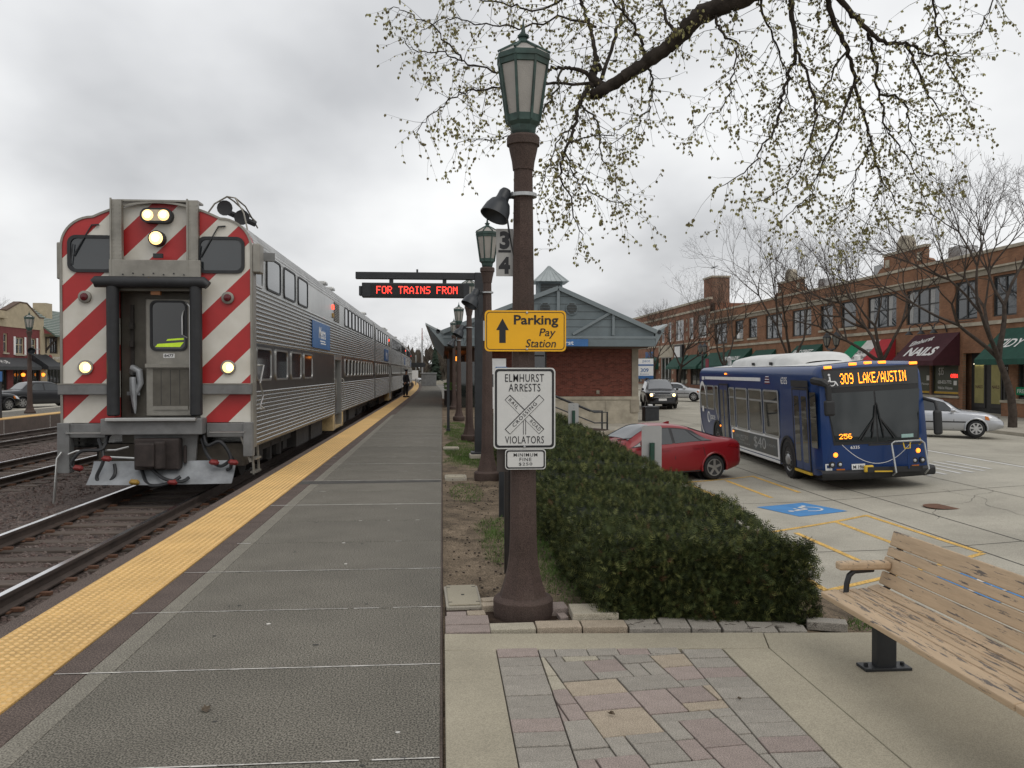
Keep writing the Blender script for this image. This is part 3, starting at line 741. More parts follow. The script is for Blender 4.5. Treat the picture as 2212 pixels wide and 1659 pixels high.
    lettering('Metra', fr, 1.25, .30, m_lwhite, sg, 8.15, 2.98, .03, bold=.02, shear=.15)
    lb = B()
    for k, (a, b_) in enumerate(((7.75, 8.7), (7.85, 8.85))): lb.plate(fr, rect(a, b_, 2.76 - k * .06, 2.79 - k * .06), .03, .033)
    lb.build('logo_stripe', m_lwhite, sg)
    # underbody and trucks
    ub = B(); ub.box(-1.2, 1.2, .6, CL - .3, .5, .75)
    for a, b_ in ((5.4, 7.2), (7.6, 9.6), (13.6, 15.6), (16.4, 18.5)): ub.box(.25, 1.32, a, b_, .28, .72); ub.box(-1.32, -.25, a, b_, .28, .72)
    ub.cyl((1.1, 13.2, .45), (1.1, 15.0, .45), .2); ub.build('underbody', m_under, t)
    for yc in (3.6, 21.8):
        tr = B()
        for s in (1, -1):
            tr.box(s * 1.02 - .07, s * 1.02 + .07, yc - 1.6, yc + 1.6, .5, .68)
            for dy in (-1.28, 1.28): tr.box(s * 1.06 - .1, s * 1.06 + .1, yc + dy - .2, yc + dy + .2, .3, .62)
            for dy in (-.5, .5): tr.cyl((s * 1.1, yc + dy, .25), (s * 1.1, yc + dy, .58), .12, n=10)
        tr.box(-1, 1, yc - .25, yc + .25, .4, .6); trk = tr.build('truck', m_under, t)
        for dy in (-1.28, 1.28):
            wb = B()
            for s in (1, -1): wb.cyl((s * .68, yc + dy, .457), (s * .82, yc + dy, .457), .457, .44, n=24)
            wb.cyl((-.9, yc + dy, .457), (.9, yc + dy, .457), .08, n=8); wb.build('wheelset', m_wheel, trk, smooth=True)

# curve placement
def on_curve(s):
    y = 14.45 + s; return Vector((-4.63 + trackdx(y), y, -.27))
train = thing('lead_train_car', 'silver bilevel cab car with red and white striped front and lit headlights', 'train car', on_curve(0), group='commuter train cars')
car_common(train, True)
# ---- cab front
fr = frame((0, 0, 0))                              # facing the camera, t>0 towards the camera
ol = outline(1.16)
def clipx(poly, lim, sgn): return clip(poly, 0, lim, sgn)
right = clipx(ol, .68, 1); left = clipx(ol, -.68, -1); mid_ = [p for p in clipx(clipx(ol, .69, -1), -.69, 1)]
mid_ = clip(mid_, 1, 3.5, 1)
for nm, pl in (('front_panel', left), ('front_panel', right)): B().plate(fr, pl, -.26, .0).build(nm, m_str, train)
B().plate(fr, mid_, -.36, -.09).build('front_panel', m_str, train)
B().plate(fr, rect(-.69, .69, .74, 3.5), -.40, -.34).build('end_wall', m_door, train)
eb2 = B(); prf = outline(1.16)
for (xa, za), (xb, zb) in zip(prf[:-1], prf[1:]): eb2.bar((xa, .0, za), (xb, .0, zb), .035, .035, (0, 1, 0))
eb2.build('edge_trim', m_post, train)
for s in (1, -1):                                  # cab windows
    o = B().ring(fr, rr(.76, .60, .13, 6, s * 1.02, 3.90), rr(.66, .50, .10, 6, s * 1.02, 3.90), 0, .03).build('cab_window', m_blk, train)
    B().plate(fr, rr(.66, .50, .10, 6, s * 1.02, 3.90), -.002, .006).build('pane', m_dkgl, o)
    w1 = B().bar((s * 1.0 - .02, -.02, 4.36), (s * 1.0 - .30, -.04, 3.86), .02, .015); w1.bar((s * 1.0 - .02, -.03, 4.36), (s * 1.0 + .1, -.03, 4.37), .03, .02)
    w1.bar((s - .30, -.05, 4.05), (s - .34, -.05, 3.72), .014, .014); w1.build('wiper', m_blk, train)
    # marker lamp
    o = B().lathe([(.10, 0), (.10, -.05), (.075, -.06)], 20, (s * 1.13, 0, 3.2), 'y').build('marker_lamp', m_post, train, smooth=True)
    B().lathe([(.066, -.055), (.055, -.085), (.02, -.10)], 16, (s * 1.13, 0, 3.2), 'y').build('lens', m_redl, o, smooth=True)
    o = B().lathe([(.12, 0), (.12, -.035), (.10, -.04)], 20, (s * 1.13, 0, 2.06), 'y').build('ditch_light', m_post, train, smooth=True)
    B().lathe([(.1, -.036), (.06, -.05), (.0, -.055)], 20, (s * 1.13, 0, 2.06), 'y').build('lens', m_lamp, o, smooth=True)
    B().lathe([(.055, -.052), (.03, -.06), (.0, -.062)], 16, (s * 1.13 + .03, 0, 2.06), 'y').build('bulb', m_lampc, o, smooth=True)
    # ribbed collision posts above the door
    p = B().box(s * .60 - .075, s * .60 + .075, -.10, .0, 3.5, 4.77); p.box(s * .60 - .10, s * .60 - .075, -.12, -.09, 3.5, 4.79)
    for k in range(19): p.box(s * .6 - .06, s * .6 - .042, -.107, -.099, 3.56 + k * .062, 3.575 + k * .062); p.box(s * .6 + .042, s * .6 + .06, -.107, -.099, 3.56 + k * .062, 3.575 + k * .062)
    p.build('collision_post', m_post, train)
    # step bar
    st_ = B().box(s * 1.12 - .40, s * 1.12 + .40, -.14, -.02, 1.62, 1.78).build('step_bar', m_grey, train, bevel=.012)
    B().box(s * 1.12 - .40, s * 1.12 + .40, -.145, -.02, 1.782, 1.80).build('tread', m_post, st_)
    g_ = B().tube([(s * 1.4, -.02, 1.06), (s * 1.4, -.12, 1.0), (s * .85, -.12, 1.0), (s * .85, -.02, 1.06)], .014, 6); g_.build('grab_iron', m_ssf, train, smooth=True)
B().box(-.72, .72, -.115, -.06, 3.50, 3.80).build('lintel', m_post, train, bevel=.01)
br_ = B()
for k in range(7): br_.cyl((-.5 + k * .16, -.13, 3.56 + .02 * (k % 2)), (-.5 + k * .16, -.11, 3.56 + .02 * (k % 2)), .012, n=6)
br_.box(-.02, .13, -.14, -.09, 3.83, 3.90); br_.build('rivets', m_blk, train)
B().box(-.62, .66, -.03, .3, 4.755, 4.785).build('roof_lip', m_post, train)
# headlights
h_ = B().plate(fr, rr(.50, .24, .115, 6, 0, 4.53), .09 - .19, .1 - .04).build('headlight', m_blk, train)
B().plate(fr, rr(.44, .18, .088, 6, 0, 4.53), .06, .065).build('reflector', mat('warm_reflector', (.5, .42, .3), .3, .6), h_)
for sx in (-.125, .125):
    B().lathe([(.088, -.066), (.05, -.09), (.0, -.095)], 20, (sx, 0, 4.53), 'y').build('lens', m_lamp, h_, smooth=True)
    B().lathe([(.05, -.091), (.03, -.098), (.0, -.10)], 16, (sx, 0, 4.53), 'y').build('bulb', m_lampc, h_, smooth=True)
h_ = B().lathe([(.128, .09), (.128, -.05), (.11, -.055)], 24, (.0, 0, 4.16), 'y').build('headlight', m_blk, train, smooth=True)
B().lathe([(.108, -.056), (.06, -.08), (0, -.085)], 20, (0, 0, 4.16), 'y').build('lens', m_lamp, h_, smooth=True)
B().lathe([(.06, -.082), (.03, -.09), (0, -.092)], 20, (0, 0, 4.16), 'y').build('bulb', m_lampc, h_, smooth=True)
# diaphragm: black tubes round the end door
B().tube([(-.92, -.20, 3.41), (-.90, -.20, 3.43), (.80, -.20, 3.43), (.86, -.20, 3.38)], [.07, .092, .092, .07], 14).build('diaphragm', m_blk, train, smooth=True)
for x in (-.64, .66):
    B().tube([(x, -.17, 1.28), (x, -.17, 1.3), (x, -.17, 3.36)], [.08, .098, .098], 14).build('diaphragm', m_blk, train, smooth=True)
B().box(-.62, .62, -.1, .5, 3.30, 3.42).build('vestibule_ceiling', m_door, train)
B().box(-.09, .06, -.05, .02, 3.24, 3.30).build('end_lamp', mat('amber_off', (.35, .13, .03), .4), train)
# end door
dr = B().box(-.26, .48, .20, .26, 1.25, 3.2).build('end_door', m_post, train, bevel=.02)
frd = frame((0, .20, 0))
o = B().ring(frd, rr(.60, .84, .1, 5, .12, 2.75), rr(.53, .77, .085, 5, .12, 2.75), 0, .025).build('window', m_blk, dr)
B().plate(frd, rr(.53, .77, .085, 5, .12, 2.75), 0, .006).build('pane', glassmat('door_glass', (.006, .007, .007)), o)
hv = B().plate(frd, [(-.10, 2.40), (.30, 2.40), (.36, 2.48), (.1, 2.46), (-.06, 2.45)], .007, .010); hv.plate(frd, [(.08, 2.50), (.36, 2.52), (.36, 2.55), (.1, 2.53)], .007, .010)
hv.build('hi_viz_vest', m_hiviz, o)
np_ = B().plate(frd, rect(.03, .21, 2.22, 2.29), 0, .004).build('number_plate', m_lwhite, dr)
lettering('8477', frd, .15, .05, m_blk, np_, .12, 2.255, .004, bold=.03)
B().plate(frd, rect(-.24, .48, 2.06, 2.12), 0, .09).build('door_bar', m_post, dr)
pn = B().plate(frd, rect(-.14, .44, 1.42, 2.04), 0, .012).build('kick_panel', m_door, dr)
for k in range(3): B().plate(frd, rect(-.01 + k * .15, -.003 + k * .15, 1.44, 2.02), .012, .014).build('seam', m_blk, pn)
B().plate(frd, rect(-.13, .43, 1.36, 1.42), .0, .03).build('kick_plate', m_post, dr)
B().tube([(.53, -.02, 1.30), (.53, -.04, 1.4), (.53, -.04, 3.05), (.46, -.0, 3.12)], .018, 6).build('grab_rail', m_ssf, train, smooth=True)
B().tube([(.36, .18, 3.0), (.35, .15, 2.9), (.35, .15, 2.6), (.42, .18, 2.55)], .012, 6).build('door_handle', m_ssf, dr, smooth=True)
hk = B().tube([(-.50, .3, 1.98), (-.46, .22, 2.04), (-.36, .2, 2.0), (-.34, .2, 1.8), (-.42, .2, 1.62)], [.06, .07, .06, .05, .04], 10)
hk.tube([(-.46, .18, 1.9), (-.45, .17, 1.7), (-.43, .17, 1.45), (-.42, .17, 1.3)], [.05, .06, .04, .012], 8); hk.box(-.56, -.36, .2, .24, 1.6, 1.66)
hk.build('hand_brake', m_plow, train, smooth=True)
lp = B(); 
for z in (1.5, 1.75, 2.4, 2.7): lp.box(-.52, -.46, .2, .3, z, z + .1)
lp.bar((-.5, .3, 1.3), (-.5, .3, 3.1), .05, .04); lp.build('conduit', m_under, train)
# mirror
mr_ = B().box(HW + .02, HW + .14, -.02, .30, 3.62, 4.1).build('mirror', m_post, train, bevel=.02)
B().bar((HW, .5, 3.95), (HW + .25, .62, 3.95), .1, .14).build('mirror_arm', m_grey, mr_)
B().box(-HW - .12, -HW - .0, .1, .25, 3.5, 4.1).build('mirror', m_post, train, bevel=.02)
cw = B().ring(frame((HW, 0, 0), (0, 1, 0)), rr(.62, .66, .05, 3, .55, 3.76), rr(.54, .58, .04, 3, .55, 3.76), 0, .02).build('cab_side_window', m_ssf, train)
B().plate(frame((HW, 0, 0), (0, 1, 0)), rr(.54, .58, .04, 3, .55, 3.76), 0, .006).build('pane', m_skygl, cw)
# horn and guard
hn = B()
for dx, dy in ((.0, .0), (.22, .25)):
    hn.lathe([(.03, .35), (.05, .2), (.08, .05), (.13, .0), (.11, .01)], 14, (1.02 + dx, .25 + dy, 4.72 - dx * .5), 'y')
hn.cyl((1.0, .5, 4.7), (1.4, .8, 4.55), .05, n=8); hn.build('horn', m_blk, train, smooth=True)
gd = B(); gd.tube([(.80, .02, 4.58), (.92, .0, 4.74), (1.12, .0, 4.86), (1.25, .0, 4.84), (1.38, .02, 4.60), (1.44, .02, 4.33)], .014, 6); gd.tube([(1.12, .0, 4.86), (1.14, .4, 4.86), (1.4, .9, 4.6)], .014, 6); gd.tube([(1.25, 0, 4.84), (1.3, .5, 4.8), (1.42, .9, 4.5)], .014, 6)
gd.build('horn_guard', m_post, train, smooth=True)
# pilot: buffer beam, coupler, hoses, snow plow, ladder steps
B().box(-.80, .78, -.30, .2, .98, 1.24).build('buffer_beam', m_grey, train, bevel=.015)
B().box(-.70, .70, -.38, -.29, 1.20, 1.255).build('threshold_plate', m_ssf, train, bevel=.01)
for s in (1, -1):
    B().box(*((.79, 1.5) if s > 0 else (-1.5, -.81)), -.06, .2, .92, 1.15).build('end_sill', m_grey, train, bevel=.01)
    B().box(*((1.38, 1.53) if s > 0 else (-1.55, -1.36)), -.1, .1, .6 if s > 0 else .35, 1.16).build('corner_post', m_grey, train, bevel=.01)
cp = B()
cp.prism([(-.35, .98), (.66, .98), (.60, .28), (-.28, .28)], 'y', -.1, -.03); frame_ = cp.build('coupler_carrier', m_grey, train)
cl_ = B(); cl_.box(-.27, .43, -.34, -.12, .42, .92); cl_.box(-.20, .1, -.52, -.3, .48, .86); cl_.cyl((.16, -.42, .45), (.16, -.42, .88), .09, n=10); cl_.box(.45, .5, -.2, -.12, .5, .8)
cl_.build('coupler', mat('coupler_rust', (.035, .026, .023), .8, var=.4, scale=6), train, bevel=.03)
tb_ = B().box(-1.0, 1.34, .15, .5, .42, .80).build('equipment_box', mat('box_tan', (.085, .072, .056), .8, var=.25, dirt=.4), train, bevel=.01)
pl_ = B(); Pq = []
for i in range(9):
    t = i / 8; z = .54 - .34 * t; yy = -.10 - .30 * (t ** 1.6)
    Pq.append([(x, yy - .10 * (1 - abs(x) / 1.16) * t, z) for x in np.linspace(-.98, 1.26, 13)])
pl_.grid(Pq); Pb = [[(x, y + .03, z) for x, y, z in row] for row in Pq]; pl_.grid(Pb); pl_.build('snow_plow', m_plow, train, smooth=True)
def hose(pts, m=m_blk, r=.028, par=train):
    sp = [];
    P4 = [Vector(p) for p in pts]
    for i in range(len(P4) - 1):
        p0, p1, p2, p3 = P4[max(0, i - 1)], P4[i], P4[i + 1], P4[min(len(P4) - 1, i + 2)]
        for k in range(6):
            t = k / 6; sp.append(.5 * ((2 * p1) + (-p0 + p2) * t + (2 * p0 - 5 * p1 + 4 * p2 - p3) * t * t + (-p0 + 3 * p1 - 3 * p2 + p3) * t ** 3))
    sp.append(P4[-1]); return B().tube(sp, r, 7).build('hose', m, par, smooth=True)
hose([(-.75, -.1, .95), (-.8, -.25, .75), (-1.1, -.3, .72), (-1.25, -.3, .5), (-1.1, -.32, .42)])
hose([(-.9, -.1, .9), (-.75, -.3, .6), (-.85, -.32, .3), (-.7, -.34, .2), (-.58, -.3, .35), (-.62, -.2, .5)])
hose([(-.2, -.2, .42), (.0, -.46, .20), (.3, -.48, .22), (.48, -.42, .32)]); hose([(-.05, -.25, .45), (.25, -.5, .30), (.5, -.5, .25), (.6, -.4, .30)])
hose([(.75, -.1, .95), (.85, -.22, .8), (1.05, -.25, .86), (1.2, -.25, .66), (1.22, -.25, .45), (1.15, -.2, .4)]); hose([(.72, -.1, .9), (.85, -.2, .62), (1.05, -.22, .46), (1.25, -.2, .6)])
for p, m in (((-.70, -.32, .60), m_red), ((-1.12, -.36, .46), m_red), ((.38, -.52, .24), m_red), ((1.26, -.28, .52), m_red), ((-.22, -.48, .24), m_hy), ((.95, -.25, .52), m_red)):
    B().tube([(p[0] - .07, p[1], p[2]), (p[0] - .04, p[1], p[2] + .01), (p[0] + .05, p[1], p[2]), (p[0] + .08, p[1], p[2] - .01)], [.02, .045, .045, .02], 8).build('gladhand', m, train, smooth=True)
lv_ = B().tube([(-1.35, -.15, .66), (-1.2, -.2, .72), (-.6, -.2, .73), (-.4, -.18, .78)], .018, 6); lv_.tube([(-1.45, -.15, .7), (-1.52, -.16, .6), (-1.56, -.16, .1), (-1.58, -.16, -.12)], .02, 6)
lv_.tube([(-.7, -.2, .62), (-.3, -.22, .60)], .018, 6); lv_.build('uncoupling_lever', m_ssf, train, smooth=True)
sp_ = B()
for yy in (.15, .55): sp_.bar((1.46, yy, .95), (1.5, yy, .28), .05, .03)
sp_.bar((1.30, .0, 1.0), (1.48, .0, .5), .05, .03)
for z in (.30, .52): sp_.box(1.44, 1.54, .15, .55, z, z + .03)
sp_.build('side_step', m_post, train)
hr = B().tube([(HW + .0, .2, 1.42), (HW + .09, .2, 1.42), (HW + .09, .45, 1.60), (HW + .09, .2, 1.80), (HW + .09, .5, 2.1), (HW + .0, .5, 2.1)], .014, 6); hr.tube([(HW + .09, .2, 1.42), (HW + .09, .5, 1.36), (HW, .5, 1.36)], .014, 6)
hr.build('corner_grab_iron', m_ssf, train, smooth=True)
B().box(HW + .004, HW + .03, 0, .22, .74, 4.05).build('corner_trim', m_post, train)
B().box(-HW - .03, -HW - .004, 0, .22, .74, 4.05).build('corner_trim', m_post, train)

labs = ['second silver bilevel car, coupled behind the striped cab car', 'third silver bilevel car, beside the standing conductor', 'fourth silver bilevel car back from the striped front', 'last visible silver bilevel car where the train bends away']
proto = None
for i in range(4):
    s = (i + 1) * 25.95
    a, b_ = on_curve(s), on_curve(s + CL); rz = -math.atan2(b_.x - a.x, b_.y - a.y)
    if proto is None:
        proto = thing('train_car', labs[0], 'train car', a, rz, group='commuter train cars'); car_common(proto, False)
    else: copy_tree(proto, a, (0, 0, rz), labs[i])
# ================================================================= LAMP POSTS, SIGNS, BENCH, HEDGE
def npmesh(name, V, T, m, mi=None):
    """triangle or quad soup from arrays; V (n,3), T (k,3|4)"""
    me = bpy.data.meshes.new(name); k, c = T.shape
    me.vertices.add(len(V)); me.vertices.foreach_set('co', np.asarray(V, 'f4').ravel())
    me.loops.add(k * c); me.loops.foreach_set('vertex_index', np.asarray(T, 'i4').ravel())
    me.polygons.add(k); me.polygons.foreach_set('loop_start', np.arange(0, k * c, c, dtype='i4'))
    for q in (m if isinstance(m, (list, tuple)) else [m]): me.materials.append(q)
    if mi is not None: me.polygons.foreach_set('material_index', np.asarray(mi, 'i4'))
    me.update(); me.validate(); return me
m_post_agg = mat('brown_aggregate_post', (.074, .050, .042), .82, scale=3, var=.22, speck=.3, speckscale=150, bump=.3, bscale=140, dirt=.4, spec=.3)
m_copper = mat('verdigris_copper', (.045, .078, .068), .6, .2, scale=9, var=.45, dirt=.45, spec=.4)
m_frost = mat('ribbed_lantern_glass', (.33, .31, .28), .35, scale=5, var=.12, spec=.6, bump=.3, bscale=150)
m_zinc = mat('galvanised_metal', (.42, .43, .43), .45, .7, scale=4, var=.15)
m_iron = mat('black_painted_iron', (.02, .022, .025), .5, scale=5, var=.3)
m_horn = mat('dark_horn_plastic', (.022, .026, .031), .45, scale=5, var=.2)
m_signw = mat('reflective_sign_white', (.62, .62, .60), .45, scale=6, var=.04, dirt=.05)
m_signy = mat('reflective_sign_yellow', (.86, .44, .004), .45, scale=5, var=.04)
m_ink = mat('sign_black', (.012, .012, .014), .5, var=.1)
m_alum = mat('sign_back_aluminium', (.40, .40, .39), .5, .5, scale=3, var=.08)
m_green = mat('green_post', (.012, .055, .035), .6, scale=5, var=.2)
def octa(prof): return list(prof)
def make_lamp(label):
    t = thing('lamp_post', label, 'lamp post', (0, 0, 0), group='brown lamp posts with verdigris lanterns')
    B().lathe([(.205, -.04), (.215, .0), (.215, .085), (.20, .105), (.17, .115)], 28).build('base_ring', m_post_agg, t, smooth=35)
    B().lathe(octa([(.178, .11), (.165, .15), (.142, .22), (.122, .30), (.108, .40), (.101, .55), (.095, 1.0), (.070, 3.18)]), 8, rot=R(22.5)).build('column', m_post_agg, t)
    B().lathe([(.075, 3.16), (.082, 3.22), (.1, 3.30), (.105, 3.33), (.118, 3.335), (.118, 3.39), (.105, 3.405), (.08, 3.41)], 24).build('capital', m_post_agg, t, smooth=35)
    lt = B().lathe(octa([(.082, 3.405), (.092, 3.43), (.098, 3.47), (.122, 3.495), (.124, 3.545), (.116, 3.546)]), 8, rot=R(22.5)).build('lantern', m_copper, t)
    B().lathe(octa([(.116, 3.54), (.178, 3.905)]), 8, rot=R(22.5)).build('glass', m_frost, lt)
    for k in range(8):
        a = R(22.5 + 45 * k); c, s = math.cos(a), math.sin(a); f = 1.0
        B().bar((.122 * f * c, .122 * f * s, 3.5), (.184 * f * c, .184 * f * s, 3.93), .016, .016, (c, s, 0)).build('glazing_bar', m_copper, lt)
    B().lathe(octa([(.172, 3.885), (.187, 3.89), (.19, 3.925), (.198, 3.93), (.198, 3.965), (.185, 3.972)]), 8, rot=R(22.5)).build('rim', m_copper, lt)
    rf = B().lathe(octa([(.19, 3.965), (.182, 3.978), (.06, 4.05), (.05, 4.06)]), 8, rot=R(22.5)).build('lantern_roof', m_frost, lt)
    for k in range(8):
        a = R(22.5 + 45 * k); c, s = math.cos(a), math.sin(a)
        B().bar((.2 * c, .2 * s, 3.975), (.06 * c, .06 * s, 4.058), .016, .014).build('roof_bar', m_copper, lt)
    B().lathe([(.062, 4.045), (.066, 4.06), (.05, 4.07), (.03, 4.085), (.028, 4.10), (.04, 4.105), (.042, 4.118), (.02, 4.125), (.015, 4.15), (.009, 4.19), (.002, 4.24)], 16).build('finial', m_copper, lt, smooth=40)
    return t
def horn(x, y, z, aim, lab, sc=1.):
    """loudspeaker clamped to a lamp post with a steel band"""
    t = thing('loudspeaker', lab, 'loudspeaker', (x, y, z), group='platform loudspeakers')
    d = Vector(aim).normalized(); c = Vector((-.20, -.03, -.03)) * sc
    q = Vector((0, 0, 1)).rotation_difference(d).to_matrix().to_4x4(); T = Matrix.Translation(c) @ q @ Matrix.Scale(sc, 4)
    B().lathe([(.045, -.09), (.06, -.06), (.062, .0), (.068, .03), (.10, .06), (.125, .12), (.138, .19), (.142, .215), (.128, .21), (.10, .10), (.02, .06)], 24).xf(T).build('horn_body', m_horn, t, smooth=50)
    B().bar((-.17 * sc, -.01, -.01), (-.06 * sc, 0, .0), .035 * sc, .05 * sc).build('bracket', m_iron, t, bevel=.006)
    B().lathe([(.096, -.012), (.098, -.012), (.098, .012), (.096, .012)], 20, (0, 0, 0)).build('clamp_band', m_zinc, t)
    B().tube([c + Vector((.02, .03, -.05)), c + Vector((.05, .04, -.25)), c + Vector((.08, .03, -.42)), c + Vector((.16, .02, -.2)), (-.08, .02, .03)], .007, 5).build('cable', m_blk, t, smooth=True)
    return t
lamp0 = make_lamp('nearest brown lamp post, carrying the yellow parking sign and the crossing sign'); lamp0.location = (.58, 6.14, 0)
for p, lab in (((.73, 13.9, 0), 'second brown lamp post, in front of the black message sign post'), ((.69, 22.0, 0), 'third brown lamp post, its lantern just under the LED message board'),
               ((.60, 31.0, 0), 'fourth brown lamp post, before the station gable'), ((.55, 40.0, 0), 'fifth brown lamp post, under the station eaves'), ((.45, 49, 0), 'farthest brown lamp post along the station side of the platform'),
               ((-16.95, 36.9, 0), 'brown lamp post across the tracks beside the parked black cars'), ((-17.3, 70, 0), 'lamp post on the opposite platform mostly hidden behind the train')):
    copy_tree(lamp0, p, None, lab)
horn(.58 - .0, 6.14, 2.98, (-.35, -.2, -.75), 'large dark horn loudspeaker on the nearest lamp post', .74)
horn(.73, 13.9, 3.0, (-.4, -.2, -.75), 'dark horn loudspeaker on the second lamp post at the message board end')
horn(.69, 22.0, 2.85, (-.4, -.2, -.75), 'dark horn loudspeaker on the third lamp post under the message board')
horn(.60, 31.0, 2.85, (-.4, -.2, -.75), 'small dark horn loudspeaker on the fourth lamp post')
horn(-16.6, 36.8, 2.65, (.3, -.8, -.2), 'dark horn loudspeaker on the lamp post across the tracks')

# --- signs on the nearest lamp post
def sign(name, lab, cx, cy, w_, h_, r, base, par_loc, cat='sign', group=None):
    t = thing(name, lab, cat, par_loc, group=group); f = frame((0, 0, 0))
    B().plate(f, rr(w_, h_, r, 5), -.002, .0015).build('panel', base, t)
    return t, f
YF = 6.02
t, f = sign('parking_sign', 'yellow parking pay station sign with an up arrow on the lamp post', 0, 0, .575, .288, .03, m_signy, (.585, YF, 2.007))
B().ring(f, rr(.553, .266, .026, 5), rr(.543, .256, .022, 5), .0015, .0025).build('border_line', m_ink, t)
B().plate(f, [(-.185, -.085), (-.14, -.085), (-.14, .005), (-.118, .005), (-.1625, .087), (-.207, .005), (-.185, .005)], .0015, .0025).build('arrow', m_ink, t)
lettering('Parking', f, .315, .088, m_ink, t, .075, .068, bold=.022); lettering('Pay', f, .118, .072, m_ink, t, .155, -.018, shear=.2, bold=.008); lettering('Station', f, .215, .058, m_ink, t, .108, -.087, shear=.2, bold=.008)
for y in (.128, -.128): B().lathe([(.008, 0), (.008, -.006), (.004, -.008)], 10, (.01, -.002, y), 'y').build('bolt', m_zinc, t)
B().bar((-.292, .004, -.07), (-.292, .004, .07), .012, .02).build('bracket', m_zinc, t)
t, f = sign('crossing_sign', 'white sign about arrests of rail road crossing violators, crossbuck drawn in the middle', 0, 0, .437, .572, .03, m_signw, (.578, YF, 1.462))
B().ring(f, rr(.419, .554, .026, 5), rr(.388, .523, .018, 5), .0015, .003).build('border_line', m_ink, t)
lettering('ELMHURST', f, .275, .056, m_ink, t, 0, .214, bold=.004, space=1.12); lettering('ARRESTS', f, .225, .056, m_ink, t, 0, .146, bold=.004, space=1.12); lettering('VIOLATORS', f, .275, .052, m_ink, t, 0, -.222, bold=.004, space=1.12)
xb = B()
for sx in (-1, 1):
    a = R(45 * sx)
    def rot(p, a=a): return (p[0] * math.cos(a) - p[1] * math.sin(a), p[0] * math.sin(a) + p[1] * math.cos(a) - .043)
    w2, h2, k = .172, .026, .005
    po = [rot(p) for p in rect(-w2, w2, -h2, h2)]; pi_ = [rot(p) for p in rect(-w2 + k * .8, w2 - k * .8, -h2 + k * .5, h2 - k * 1.3)]
    if sx == -1: xb.ring(f, po, pi_, .0015, .003)
    else:
        B().plate(f, po, .003, .0036).build('crossbuck_arm', m_signw, t); B().ring(f, po, pi_, .0036, .0046).build('crossbuck_outline', m_ink, t)
xb.build('crossbuck_outline', m_ink, t)
pt = B().plate(f, rect(-.010, -.006, -.185, -.08), .0015, .003); pt.plate(f, rect(.006, .010, -.185, -.08), .0015, .003); pt.build('crossbuck_post', m_ink, t)
lettering('CROSSING', f, .23, .025, m_ink, t, 0, -.043, t=.0046, bold=.004, rotz=R(45), space=1.25)
lettering('RAIL', f, .085, .025, m_ink, t, -.077, .034, bold=.004, rotz=R(-45), space=1.3); lettering('ROAD', f, .095, .025, m_ink, t, .077, -.12, bold=.004, rotz=R(-45), space=1.3)
for y in (.165, -.27): B().lathe([(.008, 0), (.008, -.007), (.004, -.008)], 10, (0, -.002, y), 'y').build('bolt', m_zinc, t)
t, f = sign('fine_sign', 'small white minimum fine sign below the crossing sign', 0, 0, .288, .142, .022, m_signw, (.585, YF, 1.102))
B().ring(f, rr(.276, .13, .019, 5), rr(.256, .11, .014, 5), .0015, .003).build('border_line', m_ink, t)
for s_, y, w_ in (('MINIMUM', .032, .168), ('FINE', .0, .085), ('$250', -.034, .095)): lettering(s_, f, w_, .024, m_ink, t, 0, y, bold=.004, space=1.2)
B().box(-.2, -.12, .03, .04, -.09, .09).build('back_plate', mat('old_brown_plate', (.05, .04, .035), .7), t)
t, f = sign('milepost_sign', 'pale grey plate numbered 3 over 4 at the left of the nearest lamp post', 0, 0, .122, .34, .004, mat('sign_grey', (.36, .355, .34), .5, var=.06), (.448, 6.16, 2.575))
lettering('3', f, .072, .13, m_ink, t, 0, .088, bold=.05); lettering('4', f, .082, .122, m_ink, t, -.002, -.092, bold=.05)
B().plate(f, rect(-.045, .045, .0, .018), .0015, .003).build('fraction_bar', m_ink, t)
# posts behind the lamp
t = thing('sign_post', 'dark perforated channel post just behind the nearest lamp post', 'sign post', (.565, 7.45, 0))
b = B().box(-.025, .025, .0, .006, -.1, 1.15); b.box(-.028, -.022, -.02, .0, -.1, 1.3); b.box(.022, .028, -.02, .0, -.1, 1.3); b.build('channel', mat('dark_bronze', (.03, .024, .02), .6, var=.2), t)
for k in range(24): B().box(.005, .017, -.003, -.0005, .05 + k * .05, .062 + k * .05).build('hole', m_blk, t)
t = thing('sign_post', 'slim black square post on the soil strip before the second lamp post', 'sign post', (.735, 10.6, 0))
B().box(-.035, .035, -.035, .035, -.1, .75).build('post', m_iron, t, bevel=.006); B().box(-.05, .05, -.02, .02, .6, .76).build('bracket', m_iron, t)
t = thing('sign_post', 'thin black post by the platform near the third lamp post', 'sign post', (.18, 25.5, 0))
B().box(-.04, .04, -.04, .04, -.1, 2.1).build('post', m_iron, t); B().box(-.06, .06, -.06, .06, -.1, .04).build('foot', m_iron, t)

